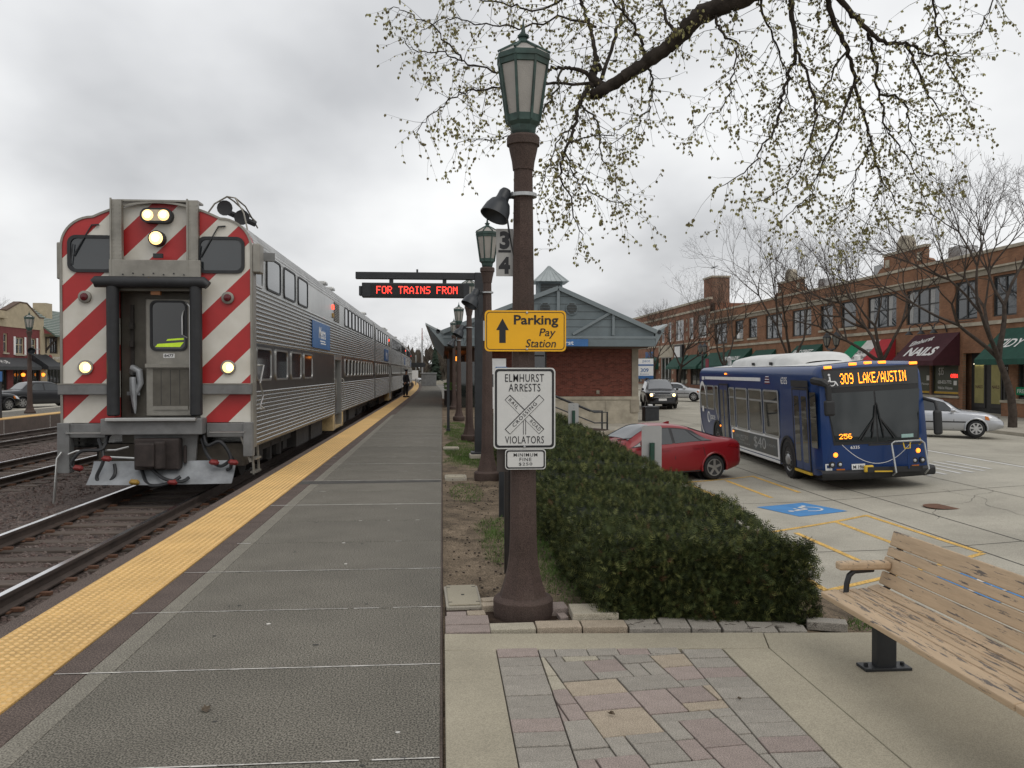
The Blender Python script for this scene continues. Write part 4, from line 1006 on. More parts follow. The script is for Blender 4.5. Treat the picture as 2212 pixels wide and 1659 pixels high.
# --- LED message board
t = thing('message_board', 'black overhead LED board reading FOR TRAINS FROM on a gallows post', 'message board', (0, 17.5, 0))
B().box(.66, .84, -.09, .09, 0, 3.73).build('post', m_iron, t, bevel=.01); B().box(.55, .95, -.2, .2, -.05, .05).build('foot', m_concd, t, bevel=.02)
B().box(.58, .92, -.17, .17, .05, .09).build('base_plate', m_iron, t, bevel=.008)
arm = B().box(-1.73, .84, -.07, .07, 3.585, 3.725).build('arm', m_iron, t, bevel=.01); B().cyl((-.5, 0, 3.725), (-.5, 0, 3.79), .02, n=8).build('photocell', m_iron, arm)
for x in (-1.02, .05): B().box(x - .04, x + .04, -.04, .04, 3.5, 3.59).build('hanger', m_iron, t)
B().box(-1.60, .55, -.12, .12, 3.215, 3.505).build('cabinet', m_iron, t, bevel=.012); B().box(-1.66, -1.6, -.09, .09, 3.25, 3.44).build('end_cap', m_iron, t, bevel=.01)
f = frame((-.50, -.122, 3.36))
sc = B().plate(f, rect(-.93, .93, -.115, .115), 0, .004).build('screen', mat('led_screen', (.012, .01, .01), .5, var=.1), t)
for k in range(9): B().plate(f, rect(-.93, .93, -.112 + k * .026, -.106 + k * .026), .004, .008).build('louvre', m_blk, sc)
dots('FOR TRAINS FROM', f, 1.62, .15, mat('led_red', (1, .05, .03), .5, var=0, emit=(1, .045, .03), estr=3.2), sc, fill=.8, t=.011, rep=1)

# --- bench with peeling tan paint
def peel():
    m = mat('peeling_tan_paint', (.51, .378, .248), .7, scale=3, var=.12, stretch=(8, 1, 8), bump=.3, bscale=8, spec=.35)
    t_ = m.node_tree; ns = t_.nodes; lk = t_.links.new; b = ns['Principled BSDF']; src = b.inputs['Base Color'].links[0].from_socket
    co = ns.new('ShaderNodeTexCoord'); mp_ = ns.new('ShaderNodeMapping'); mp_.inputs['Scale'].default_value = (20, 1.9, 20); lk(co.outputs['Object'], mp_.inputs[0])
    n = ns.new('ShaderNodeTexNoise'); n.inputs['Scale'].default_value = 2.2; n.inputs['Detail'].default_value = 9; n.inputs['Roughness'].default_value = .72; lk(mp_.outputs[0], n.inputs['Vector'])
    g_ = ns.new('ShaderNodeNewGeometry'); sp = ns.new('ShaderNodeSeparateXYZ'); lk(g_.outputs['Normal'], sp.inputs[0])
    ma = ns.new('ShaderNodeMath'); ma.operation = 'MULTIPLY_ADD'; ma.inputs[1].default_value = .055; lk(sp.outputs[2], ma.inputs[0]); lk(n.outputs['Fac'], ma.inputs[2])
    pb = ns.new('ShaderNodeMath'); pb.operation = 'MULTIPLY_ADD'; pb.inputs[1].default_value = .32; lk(g_.outputs['Pointiness'], pb.inputs[0]); lk(ma.outputs[0], pb.inputs[2])
    r = ns.new('ShaderNodeValToRGB'); r.color_ramp.elements[0].position = .79; r.color_ramp.elements[1].position = .805; lk(pb.outputs[0], r.inputs[0])
    x_ = ns.new('ShaderNodeMixRGB'); lk(r.outputs[0], x_.inputs[0]); lk(src, x_.inputs[1]); x_.inputs[2].default_value = (.15, .13, .115, 1); lk(x_.outputs[0], b.inputs['Base Color'])
    return m
m_peel = peel()
bench = thing('park_bench', 'long tan wooden slatted bench with peeling paint on black pedestal legs', 'bench', (0, 0, 0))
bsl = [(2.31, .372, 2.408, .388, .036), (2.414, .389, 2.468, .392, .03), (2.474, .393, 2.53, .394, .03), (2.536, .394, 2.592, .398, .03), (2.598, .40, 2.668, .418, .03),
       (2.668, .425, 2.69, .50, .03), (2.692, .507, 2.713, .588, .03), (2.716, .595, 2.732, .65, .03), (2.735, .657, 2.762, .745, .03)]
def slat(x0, z0, x1, z1, th_, y0, y1, nm):
    d = Vector((x1 - x0, 0, z1 - z0)); n = Vector((-d.z, 0, d.x)).normalized() * th_
    a, c = Vector((x0, 0, z0)), Vector((x1, 0, z1)); k = B()
    k.prism([(p.x, p.z) for p in (a, c, c - n, a - n)], 'y', y0, y1); return k.build(nm, m_peel, bench, bevel=.007)
for k, (y0, y1) in enumerate(((3.285, 5.06), (1.48, 3.27))):
    for i, (x0, z0, x1, z1, h) in enumerate(bsl):
        dy = (.02 if i == 0 else 0)
        slat(x0, z0, x1, z1, h, y0 + rng.uniform(-.006, .006), y1 + dy + rng.uniform(-.006, .006), 'seat_slat' if i < 5 else 'back_slat')
for ya in (4.99, 3.28, 1.55):
    o = B().box(2.375, 2.70, ya - .035, ya + .035, .525, .575).build('armrest', m_peel, bench, bevel=.014)
    B().tube([(2.43, ya, .37), (2.435, ya, .44), (2.45, ya, .49), (2.48, ya, .515), (2.60, ya, .523)], .017, 8).build('arm_bracket', m_iron, o, smooth=True)
    B().tube([(2.36, ya, .345), (2.62, ya, .36), (2.70, ya, .42), (2.76, ya, .60), (2.785, ya, .72)], .02, 8).build('frame_bar', m_iron, bench, smooth=True)
for yl in (4.78, 3.3, 1.8):
    lg = B().box(2.50, 2.62, yl - .035, yl + .035, .0, .36).build('leg', m_iron, bench, bevel=.008)
    B().box(2.42, 2.70, yl - .06, yl + .06, -.004, .014).build('foot_plate', m_iron, lg, bevel=.004)
    for dx in (-.11, .11): B().lathe([(.013, .012), (.013, .028), (.006, .032)], 8, (2.56 + dx, yl, 0)).build('bolt', m_iron, lg)

# --- clipped yew hedge
hg = thing('hedge', 'clipped dark green yew hedge running from the pavers along the car park', 'hedge', (0, 0, 0))
def hx(y): return 1.08 + .0 * y, 2.62 + (y - 5.8) * .045
HY0, HY1 = 5.86, 24.0
def hsurf(u, v, h=.50):
    """v along the length, u across: 0..1 left side, 1..2 top, 2..3 right side"""
    x0, x1 = hx(v)
    if u < 1: x, z = x0 - .05 * math.sin(u * 3), -.03 + u * h
    elif u < 2: x, z = x0 + (u - 1) * (x1 - x0), h + .05 * math.sin((u - 1) * math.pi)
    else: x, z = x1 + .05 * math.sin((3 - u) * 3), -.03 + (3 - u) * h if True else 0
    return x, z
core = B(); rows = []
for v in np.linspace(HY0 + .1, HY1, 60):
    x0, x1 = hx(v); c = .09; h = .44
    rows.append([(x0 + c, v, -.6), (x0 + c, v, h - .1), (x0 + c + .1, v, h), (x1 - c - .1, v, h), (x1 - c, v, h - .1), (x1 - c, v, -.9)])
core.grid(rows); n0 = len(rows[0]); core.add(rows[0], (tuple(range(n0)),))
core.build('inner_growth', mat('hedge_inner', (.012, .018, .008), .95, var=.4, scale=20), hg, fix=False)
nr = np.random.RandomState(4)
def sprigs(n, ylo, yhi, size, sides):
    pts, nor = [], []
    for (fn, k) in sides:
        m_ = int(n * k); y = nr.uniform(ylo, yhi, m_); x0 = np.full(m_, 1.08); x1 = 2.62 + (y - 5.8) * .045; s = nr.rand(m_)
        wob = .035 * np.sin(y * 3.1 + s * 4) + .03 * np.sin(y * 7.3 + s * 9)
        if fn == 'top':
            ed = np.minimum(s, 1 - s); x = x0 + s * (x1 - x0); z = .50 - .16 * np.exp(-ed / .035) - .13 * np.exp(-(y - HY0) / .10) + wob * 1.2; N_ = np.stack([np.where(s < .5, -1, 1) * np.exp(-ed / .06) * .9, 0 * y, 0 * y + 1], 1)
        elif fn == 'left': x = x0 - .0 + wob * .8 + .06 * (s - .5) ** 2; z = -.05 + s * .47; N_ = np.stack([0 * y - 1, 0 * y, .3 + .5 * (s > .85)], 1)
        elif fn == 'right': x = x1 + wob * .8; z = -.3 + s * .72; N_ = np.stack([0 * y + 1, 0 * y, .3 + .5 * (s > .85)], 1)
        else:
            xx = nr.rand(m_); x = 1.08 + xx * 1.54; ed = np.minimum(xx, 1 - xx); z = -.05 + s * .56; y = HY0 + .02 + .10 * np.exp(-ed / .08) + .12 * s ** 3 + .03 * np.sin(x * 9 + s * 5)- xx * .17 ; N_ = np.stack([0 * x, 0 * x - 1, .3 + .6 * (s > .85)], 1)
        pts.append(np.stack([x, y, z], 1)); nor.append(N_)
    p = np.concatenate(pts); d = np.concatenate(nor); k = len(p)
    d = d / np.linalg.norm(d, axis=1)[:, None] + nr.normal(0, .55, (k, 3)); d[:, 2] += .25; d /= np.linalg.norm(d, axis=1)[:, None]
    p = p + nr.normal(0, .022, (k, 3)); ln = size * nr.uniform(.6, 1.5, k)
    r = np.cross(d, nr.normal(0, 1, (k, 3))); r /= np.linalg.norm(r, axis=1)[:, None]
    V, T = [], []; off = 0
    base = p - d * (ln * .5)[:, None]; tip = p + d * (ln * .6)[:, None]
    for j, (t0, sd) in enumerate(((.0, 1), (.0, -1), (.3, 1), (.3, -1), (.6, 1), (.6, -1), (.9, .0))):
        a = base + (tip - base) * t0; w_ = r * (ln * .52 * sd)[:, None]; b_ = a + (tip - base) * .30 + w_; c_ = a + (tip - base) * .16
        if sd == 0: b_ = tip + d * (ln * .15)[:, None]; c_ = a + r * (ln * .12)[:, None]
        V.append(np.stack([a, b_, c_], 1).reshape(-1, 3)); T.append(np.arange(k * 3).reshape(-1, 3) + off); off += k * 3
    return np.concatenate(V), np.concatenate(T)
yew = [mat('yew_needle', (.054, .070, .022), .7, var=.4, scale=7, spec=.25), mat('yew_new_tip', (.14, .15, .048), .7, var=.3, scale=9, spec=.25), mat('yew_dark', (.022, .030, .012), .7, var=.3, scale=9, spec=.2), mat('yew_brown', (.12, .06, .028), .8, var=.3)]
for (n, a, b_, sz, sd) in ((30000, HY0, 9.5, .040, (('top', .42), ('left', .16), ('right', .08), ('front', .34))), (15000, 9.5, 15, .05, (('top', .7), ('left', .25), ('right', .05))), (8000, 15, HY1, .075, (('top', .75), ('left', .25)))):
    V, T = sprigs(n, a, b_, sz, sd); k7 = nr.choice(4, n + 50, p=(.50, .20, .288, .012))
    kk = len(T) // 7; mi = np.tile(k7[:kk], 7)
    link('foliage', npmesh('foliage', V, T, yew, mi), hg, kind='stuff')

# --- grass patches and litter on the soil strip
def blades(regions, m, hmax=.06, wd=.004):
    V, T = [], []
    for (cx, cy, rx, ry, n) in regions:
        a = nr.rand(n) * 6.283; r = np.sqrt(nr.rand(n)); x = cx + rx * r * np.cos(a); y = cy + ry * r * np.sin(a)
        h = hmax * nr.uniform(.4, 1, n); dx, dy = nr.normal(0, .03, n), nr.normal(0, .03, n); z = np.full(n, -.055); ang = nr.rand(n) * 3.14; wx, wy = wd * np.cos(ang), wd * np.sin(ang)
        o = len(V) and sum(len(q) for q in V)
        V.append(np.stack([np.stack([x - wx, y - wy, z], 1), np.stack([x + wx, y + wy, z], 1), np.stack([x + dx, y + dy, z + h], 1)], 1).reshape(-1, 3)); T.append(np.arange(n * 3).reshape(-1, 3) + o)
    return npmesh('grass', np.concatenate(V), np.concatenate(T), m)
link('grass', blades([(.98, 7.0, .18, .7, 1500), (.9, 8.3, .22, 1.0, 1600), (.55, 8.6, .16, .9, 800), (.65, 9.6, .3, .7, 900), (1.0, 10.5, .2, 2.0, 1200), (.35, 12.5, .25, 1.0, 500), (.5, 16.8, .48, 1.2, 2600), (.45, 19.5, .42, 2.4, 5200), (.5, 24, .45, 2.5, 4000), (.4, 28, .4, 2, 2500), (2.95, 5.75, .2, .12, 160), (3.3, 4.9, .3, .7, 400)], m_grass), None, kind='stuff',
     label='patchy green grass on the soil strip beside the platform', cat='grass')
tw = B(); q = random.Random(77)
for i in range(420):
    x, y = q.uniform(.03, 1.05), q.uniform(5.9, 14); a = q.uniform(0, 6.28); l = q.uniform(.015, .07)
    if q.random() < .5: tw.cyl((x, y, -.035), (x + l * math.cos(a), y + l * math.sin(a), -.03), .002, n=3)
    else: tw.box(x, x + .02, y, y + .015, -.04, -.03)
for i in range(60):
    x, y = q.uniform(1.15, 2.9), q.uniform(5.55, 5.85); a = q.uniform(0, 6.28); l = q.uniform(.03, .14)
    tw.cyl((x, y, -.0), (x + l * math.cos(a), y + l * math.sin(a) * .4, .012), .0022, n=3)
tw.build('litter', mat('twig_litter', (.05, .036, .026), .9, var=.4), kind='stuff', fix=False, label='small twigs and chips scattered on the soil and edging', cat='litter')
# dead leaves
def leaf(x, y, z, s, a, lab):
    t = B(); pts = [(0, -s), (s * .5, -s * .5), (s * .35, 0), (s * .7, s * .35), (s * .15, s * .4), (0, s), (-s * .2, s * .35), (-s * .6, s * .4), (-s * .4, -.1 * s), (-s * .5, -s * .5)]
    V = [(x + p[0] * math.cos(a) - p[1] * math.sin(a), y + p[0] * math.sin(a) + p[1] * math.cos(a), z + .012 * abs(p[0]) / s + .006 * (i % 3)) for i, p in enumerate(pts)] + [(x, y, z)]
    t.add(V, [(i, (i + 1) % 10, 10) for i in range(10)])
    t.build('dead_leaf', mat('dead_leaf', (.10, .075, .05), .9, var=.3, scale=40), fix=False, label=lab, cat='leaf', group='dead leaves on the ground')
leaf(-1.20, 4.45, .006, .045, .4, 'curled brown dead leaf lying on the grey platform'); leaf(.84, 4.22, .006, .022, 1.2, 'small dark dead leaf lying on the pavers'); leaf(1.55, 4.36, .004, .016, 2.2, 'tiny dead leaf on the pavers nearer the bench')

# --- sign seen from behind in the hedge, and another near the steps
def backsign(x, y, z0, z1, w_, lab, tilt=0., two=True):
    t = thing('parking_sign', lab, 'sign', (x, y, 0), tilt, group='sign backs above the hedge'); f = frame((0, -.0, 0)); h_ = z1 - z0
    if two:
        B().plate(f, rr(w_, h_ * .73, .03, 4, 0, z0 + h_ * .635), -.003, 0).build('panel', m_alum, t); B().plate(f, rr(w_, h_ * .255, .03, 4, 0, z0 + h_ * .128), -.003, 0).build('panel', m_alum, t)
    else: B().plate(f, rr(w_, h_, .03, 4, 0, z0 + h_ / 2), -.003, 0).build('panel', m_alum, t)
    pb_ = B().box(-.03, .03, -.045, -.038, -1.0, z0 + h_ * .72); pb_.box(-.032, -.026, -.045, -.004, -1.0, z0 + h_ * .72); pb_.box(.026, .032, -.045, -.004, -1.0, z0 + h_ * .72); po = pb_.build('post', m_green, t)
    for k in range(16): B().box(-.006, .006, -.047, -.0455, z0 - .3 + k * .06, z0 - .288 + k * .06).build('hole', m_blk, po)
    return t
backsign(2.92, 11.8, .12, .965, .285, 'grey back of a parking sign on a green post, in front of the red car')
backsign(3.0, 19.5, .40, 1.0, .24, 'smaller grey sign back on a green post near the station steps', two=False)
# ================================================================= BUILDINGS
m_bA = brickmat('orange_brown_brick', (.295, .145, .078), (.235, .11, .06), (.20, .15, .11), 1, var=.3)
m_bB = brickmat('paler_orange_brick', (.27, .125, .075), (.22, .098, .06), (.22, .16, .12), 1, var=.25)
m_lime = mat('limestone_trim', (.42, .375, .295), .85, scale=2.5, var=.18, dirt=.35, spec=.25)
m_limed = mat('limestone_dark', (.30, .265, .21), .85, scale=2, var=.2, dirt=.4, spec=.25)
m_wfr = mat('dark_window_frame', (.035, .033, .031), .6, var=.2)
m_wfw = mat('white_window_frame', (.62, .61, .58), .6, var=.1)
m_pane = glassmat('window_pane', (.035, .042, .047), .03)
m_shop = glassmat('shop_glass', (.022, .026, .024), .04)
m_drape = mat('pale_drape', (.36, .36, .35), .9, var=.2, scale=8)
m_awg = mat('green_awning_canvas', (.010, .062, .042), .85, scale=3, var=.18)
m_awm = mat('maroon_awning_canvas', (.055, .010, .016), .85, scale=3, var=.18)
m_itg = mat('flag_green_canvas', (.0, .20, .085), .85, scale=3, var=.1); m_itw = mat('flag_white_canvas', (.62, .60, .56), .85, scale=3, var=.08); m_itr = mat('flag_red_canvas', (.42, .022, .03), .85, scale=3, var=.1)
m_ink2 = mat('grey_ink', (.12, .12, .12), .8, var=.1)
m_white2 = mat('white_lettering', (.72, .71, .68), .7, var=.04)
m_neon = mat('neon_red', (1, .05, .05), .5, var=0, emit=(1, .03, .02), estr=3)
m_tubeL = mat('lit_tube', (1, .95, .75), .5, var=0, emit=(1, .93, .65), estr=5)
m_salon = mat('salon_wall', (.28, .25, .10), .9, var=.15, scale=2)
def wall_grid(f, x0, x1, z0, z1, ops, depth=.18):
    """wall sheet with real openings and reveals"""
    b = B(); xs = sorted({x0, x1, *[q for o in ops for q in o[:2]]}); zs = sorted({z0, z1, *[q for o in ops for q in o[2:4]]})
    for i in range(len(xs) - 1):
        for j in range(len(zs) - 1):
            cx, cz = (xs[i] + xs[i + 1]) / 2, (zs[j] + zs[j + 1]) / 2
            if any(o[0] < cx < o[1] and o[2] < cz < o[3] for o in ops): continue
            b.quad(f(xs[i], zs[j]), f(xs[i + 1], zs[j]), f(xs[i + 1], zs[j + 1]), f(xs[i], zs[j + 1]))
    for o in ops:
        a, c, d, e_ = o[:4]
        for p, q_ in (((a, d), (c, d)), ((c, d), (c, e_)), ((c, e_), (a, e_)), ((a, e_), (a, d))): b.quad(f(*p), f(*q_), f(q_[0], q_[1], -depth), f(p[0], p[1], -depth))
    return b
def window(f, x0, x1, z0, z1, par, fm, gm, cols=2, sash=True, depth=.15, fw=.09, drape=False):
    o = B().ring(f, rect(x0, x1, z0, z1), rect(x0 + fw, x1 - fw, z0 + fw, z1 - fw), -depth, -depth + .07).build('window', fm, par)
    W_ = (x1 - x0 - 2 * fw) / cols
    for i in range(cols):
        a = x0 + fw + i * W_
        if i: B().plate(f, rect(a - .05, a + .05, z0 + fw, z1 - fw), -depth, -depth + .06).build('mullion', fm, o)
        zm = (z0 + z1) / 2 + .1
        if sash: B().plate(f, rect(a + .05, a + W_ - .05, zm - .035, zm + .035), -depth, -depth + .05).build('sash_rail', fm, o)
        B().quad(f(a, z0 + fw, -depth + .01), f(a + W_, z0 + fw, -depth + .01), f(a + W_, z1 - fw, -depth + .01), f(a, z1 - fw, -depth + .01)).build('pane', gm, o, fix=False)
        if drape and i % 2 == 0: B().plate(f, [(a + .1, z0 + .12), (a + W_ * .4, z0 + .12), (a + W_ * .55, z1 - .12), (a + .1, z1 - .12)], -depth + .012, -depth + .016).build('drape', m_drape, o)
    return o
def awning(f, x0, x1, zt, zb, out_, m, lab, val=.28, group='shop awnings', strips=None):
    t = thing('awning', lab, 'awning', f(x0, 0), group=group); o = Vector(f(x0, 0)); g_ = lambda x, z, n: Vector(f(x, z, n)) - o
    mm = strips or [m]; k = len(mm); b = B()
    ins = .55
    for i in range(k):
        a, c = x0 + (x1 - x0) * i / k, x0 + (x1 - x0) * (i + 1) / k
        b.quad(g_(a, zb, out_), g_(c, zb, out_), g_(c, zt, .03), g_(a, zt, .03), i)
        b.quad(g_(a, zb - val, out_), g_(c, zb - val, out_), g_(c, zb, out_), g_(a, zb, out_), i)
    for x, i in ((x0, 0), (x1, k - 1)):
        b.add([g_(x, zb, out_), g_(x, zt, .03), g_(x, zb, .03)], ((0, 1, 2),), i); b.add([g_(x, zb - val, out_), g_(x, zb, out_), g_(x, zb, .03), g_(x, zb - val, .03)], ((0, 1, 2, 3),), i)
    b.build('canvas', mm, t, fix=False)
    fr_ = B()
    for x in (x0 + .03, x1 - .03): fr_ = B().tube([g_(x, zb - val, out_ - .03), g_(x, zb - .03, out_ - .03), g_(x, zt - .05, .05)], .018, 5); fr_.build('frame_bar', m_iron, t)
    sl = Vector((zt - zb, out_ - .03)); L_ = sl.length
    # local 2-D frame on the sloping canvas
    base = g_((x0 + x1) / 2, zb, out_); r_ = (g_(x1, zb, out_) - g_(x0, zb, out_)).normalized(); u_ = (g_(x0, zt, .03) - g_(x0, zb, out_)).normalized()
    return t, frame(base, r_, u_), L_

# ---- building A : two-storey brick shop block
YA0, YA1 = 91.2, 33.0
fA = frame((29, YA0, 0), (0, -1, 0)); S = lambda Y: YA0 - Y
shopA = thing('shop_building', 'long two storey orange brown brick shop block with awnings along the street', 'building', (0, 0, 0))
wA = [(89.68, 85.72, 2), (83.28, 80.97, 1), (79.52, 77.3, 1), (75.19, 71.44, 3), (69.29, 65.6, 3), (63.99, 61.89, 1), (60.55, 58.3, 1), (56.64, 52.88, 3), (51.7, 48.12, 3), (46.61, 44.54, 2), (43.23, 41.32, 2), (39.2, 36.2, 2)]
gA = [(90.2, 82.2), (81.2, 73.2), (70.6, 63.8), (61.0, 53.6), (52.7, 49.1), (48.9, 46.2), (45.8, 41.9), (41.2, 34.2)]
ops = [(S(a), S(b), 4.62 if k != 1 else 4.9, 6.75) for a, b, k in wA] + [(S(a), S(b), .35 if i != 6 else -.6, 2.75) for i, (a, b) in enumerate(gA)]
wall_grid(fA, 0, YA0 - YA1, -1.2, 8.05, ops).build('brick_wall', m_bA, shopA, fix=False)
B().box(29.6, 44, YA1, YA0, -1.2, 7.4).build('building_mass', m_bA, shopA)
B().plate(fA, rect(0, YA0 - YA1, 8.05, 8.22), -.3, .08).build('coping', m_lime, shopA)
B().plate(fA, rect(0, YA0 - YA1, 6.88, 7.18), .0, .10).build('cornice', m_limed, shopA); B().plate(fA, rect(0, YA0 - YA1, 7.18, 7.27), .0, .22).build('cornice', m_lime, shopA)
B().plate(fA, rect(0, YA0 - YA1, 4.22, 4.42), .0, .09).build('sill_course', m_lime, shopA)
for a, b, k in wA:
    window(fA, S(a), S(b), 4.62 if k != 1 else 4.9, 6.75, shopA, m_wfr, m_pane, cols=k, drape=(k == 3))
    if k == 1: B().plate(fA, rect(S(a) - .15, S(b) + .15, 4.72, 4.88), 0, .1).build('window_sill', m_lime, shopA)
B().box(28.75, 29.1, 82.0, 81.3, 4.95, 5.5).build('air_conditioner', m_lwhite, shopA)
for yc in (70.0, 52.1):                             # raised parapet with stone domes
    s = S(yc)
    B().plate(fA, [(s - 3.3, 8.2), (s - 2.9, 8.5), (s - 2.4, 8.62), (s - 2.4, 9.25), (s + 2.4, 9.25), (s + 2.4, 8.62), (s + 2.9, 8.5), (s + 3.3, 8.2)], -.3, -.001).build('raised_parapet', m_bA, shopA)
    B().plate(fA, rect(s - 2.5, s + 2.5, 9.25, 9.42), -.35, .06).build('coping', m_lime, shopA)
    B().plate(fA, [(s - .65 + .65 * (1 - math.cos(R(a))), 9.42 + .9 * math.sin(R(a))) for a in range(0, 181, 15)], -.5, .1).build('stone_dome', m_lime, shopA)
    for d in (-1.9, 1.9): B().plate(fA, rect(s + d - .25, s + d + .25, 8.5, 9.0), 0, .05).build('stone_panel', m_lime, shopA)
for y in (66.5, 48.5, 57.5): B().box(30.5, 31.6, y, y + 1.2, 8.2, 9.2).build('roof_unit', m_zinc, shopA)
for i, (a, b) in enumerate(gA):                     # shop fronts
    if i == 6: continue
    window(fA, S(a), S(b), .35, 2.75, shopA, m_wfr, m_shop, cols=max(1, round((a - b) / 2)), sash=False)
    B().plate(fA, rect(S(a) - .1, S(b) + .1, .22, .35), 0, .1).build('window_sill', m_lime, shopA)
    B().plate(fA, rect(S(a), S(b), 2.75, 2.95), 0, .05).build('fascia', m_wfr, shopA)
# recessed nail-salon entrance
B().plate(fA, rect(S(45.8), S(41.9), -.6, 2.75), -.58, -.52).build('entrance_back', m_wfr, shopA)
for a, b in ((45.5, 44.5), (44.05, 43.1)):
    o = B().plate(fA, rect(S(a), S(b), -.25, 2.45), -.52, -.46).build('entrance_door', m_wfr, shopA); B().plate(fA, rect(S(a) + .1, S(b) - .1, .0, 2.3), -.47, -.44).build('pane', m_salon, o)
    lettering('NAILS', fA, .62, .18, m_awm, o, S((a + b) / 2), .9, -.44, bold=.02)
o = B().plate(fA, rect(S(42.95), S(42.0), -.25, 2.45), -.52, -.46).build('entrance_door', m_wfr, shopA); B().plate(fA, rect(S(42.95) + .12, S(42.0) - .12, .0, 2.3), -.47, -.44).build('pane', m_shop, o)
lettering('111', fA, .3, .14, m_white2, o, S(42.65), 1.9, -.44); lettering('10', fA, .22, .14, m_white2, o, S(42.2), 1.9, -.44)
for a, b in ((45.4, 44.6),): 
    for k in (0, 1): B().plate(fA, rect(S(a) + k * .45, S(a) + k * .45 + .36, 2.12, 2.17), -.43, -.39).build('lit_tube', m_tubeL, shopA)
# salon interior tint and window lettering
for (a, b) in ((52.6, 49.2), (48.8, 46.3)):
    B().plate(fA, rect(S(a), S(b), .42, .56), -.13, -.12).build('yellow_band', mat('window_yellow', (.5, .3, .02), .6, var=.1), shopA); B().plate(fA, rect(S(a), S(b), .36, .42), -.13, -.12).build('red_band', m_awm, shopA)
    B().plate(fA, rect(S(a), S(b), .58, 2.6), -.139, -.136).build('salon_tint', mat('salon_green', (.045, .05, .022), .3, var=.25, scale=1), shopA)  # tinted sheet added over the pane in place of the salon interior
lettering('$35', fA, .5, .5, m_white2, shopA, S(48.1), 1.72, -.13, bold=.0); lettering('630-832-7772', fA, 1.35, .2, m_white2, shopA, S(47.75), 1.12, -.13, bold=.02); lettering('Walk Ins Welcome', fA, 1.45, .16, m_white2, shopA, S(47.7), .78, -.13, bold=.01)
lettering('Massage', fA, .8, .16, m_white2, shopA, S(49.75), .98, -.13); lettering('OPEN', fA, .66, .22, m_neon, shopA, S(46.8), 1.48, -.12, bold=.02)
B().plate(fA, rect(S(46.85), S(46.55), .95, 1.2), -.13, -.12).build('notice', m_white2, shopA); B().plate(fA, rect(S(49.6), S(49.3), 1.2, 1.5), -.13, -.12).build('notice', m_white2, shopA)
wr = B()
for k in range(16): wr.bar(fA(S(47.6) + .32 * math.cos(k * .3927), 2.35 + .32 * math.sin(k * .3927), -.12), fA(S(47.6) + .32 * math.cos((k + 1) * .3927), 2.35 + .32 * math.sin((k + 1) * .3927), -.12), .06, .06)
wr.build('wreath', m_green, shopA)
pl1 = thing('planter_wall', 'low brick wall with stone coping at the right end of the shop entrance', 'wall', (28.4, 39.2, -.6)); B().box(0, .6, 0, 2.4, -.3, .75).build('brickwork', m_bA, pl1); B().box(-.05, .65, -.05, 2.45, .75, .87).build('coping', m_lime, pl1)
# awnings with lettering
t, f, L_ = awning(fA, S(91.0), S(86.0), 3.75, 2.35, 1.35, m_awg, 'green awning at the far end of the brown brick block')
t, f, L_ = awning(fA, S(85.2), S(78.5), 3.95, 2.35, 1.6, m_awg, 'green awning lettered with the red dragon name'); lettering('RED DRAGON', f, 4.4, .52, m_white2, t, .1, L_ * .42, t=.01, shear=.2, bold=.02)
awning(fA, S(77.5), S(72.7), 3.7, 2.35, 1.3, m_awg, 'plain green awning between the two lettered green awnings')
t, f, L_ = awning(fA, S(68.2), S(63.5), 3.85, 2.35, 1.5, m_awg, 'green awning lettered FIRST STREET behind the bus roof'); lettering('FIRST STREET', f, 3.6, .46, m_white2, t, -.1, L_ * .62, t=.01, shear=.2, bold=.02); lettering('BARBERS', f, 2.4, .36, m_white2, t, -.1, L_ * .22, t=.01, shear=.2)
t, f, L_ = awning(fA, S(58.4), S(52.9), 3.85, 2.3, 1.5, None, 'green white and red striped restaurant awning', strips=[m_itg, m_itw, m_itr]); lettering("ZANZI'S", f, 2.0, .38, m_ink2, t, 0, L_ * .5, t=.012, shear=.2, bold=.01); lettering('Italian Deli', f, 1.9, .28, m_ink2, t, 0, L_ * .24, t=.012, shear=.2)
t, f, L_ = awning(fA, S(50.6), S(46.05), 3.95, 2.35, 1.6, m_awm, 'dark maroon nail salon awning with white lettering'); lettering('Elmhurst', f, 2.0, .42, m_white2, t, -.8, L_ * .74, t=.012, shear=.15, bold=.03, rotz=R(14)); lettering('NAILS', f, 3.1, .72, m_white2, t, .15, L_ * .34, t=.012, shear=.12, bold=.04)
t, f, L_ = awning(fA, S(42.3), S(36.6), 3.95, 2.35, 1.6, m_awg, 'green awning lettered TIDY at the right edge'); lettering('TIDY', f, 2.0, .6, m_white2, t, -1.1, L_ * .5, t=.012, shear=.25, bold=.02)
t = thing('shop_sign', 'small green free sign low in the right shop window', 'sign', fA(S(40.5), .75, .12)); B().plate(frame((0, 0, 0), (0, -1, 0)), rect(-.6, .6, -.2, .2), 0, .03).build('panel', m_itg, t); lettering('FREE', frame((0, 0, 0), (0, -1, 0)), .7, .2, m_white2, t, -.15, 0, .03)
for yc in (49.9, 48.6, 47.3):                        # gooseneck lamps over the salon
    t = thing('gooseneck_lamp', ('leftmost gooseneck wall lamp over the maroon awning', 'middle gooseneck wall lamp over the maroon awning', 'rightmost gooseneck wall lamp over the maroon awning')[(49.9, 48.6, 47.3).index(yc)], 'wall lamp', fA(S(yc), 4.0, .02), group='gooseneck lamps above the nail salon awning')
    B().tube([(0, 0, 0), (-.15, 0, .45), (-.45, 0, .6), (-.75, 0, .45), (-.8, 0, .2)], .03, 6).build('arm', m_iron, t, smooth=True); B().lathe([(.05, .22), (.1, .15), (.24, .0), (.22, .0)], 12, (-.8, 0, -.05)).build('shade', m_iron, t, smooth=True)

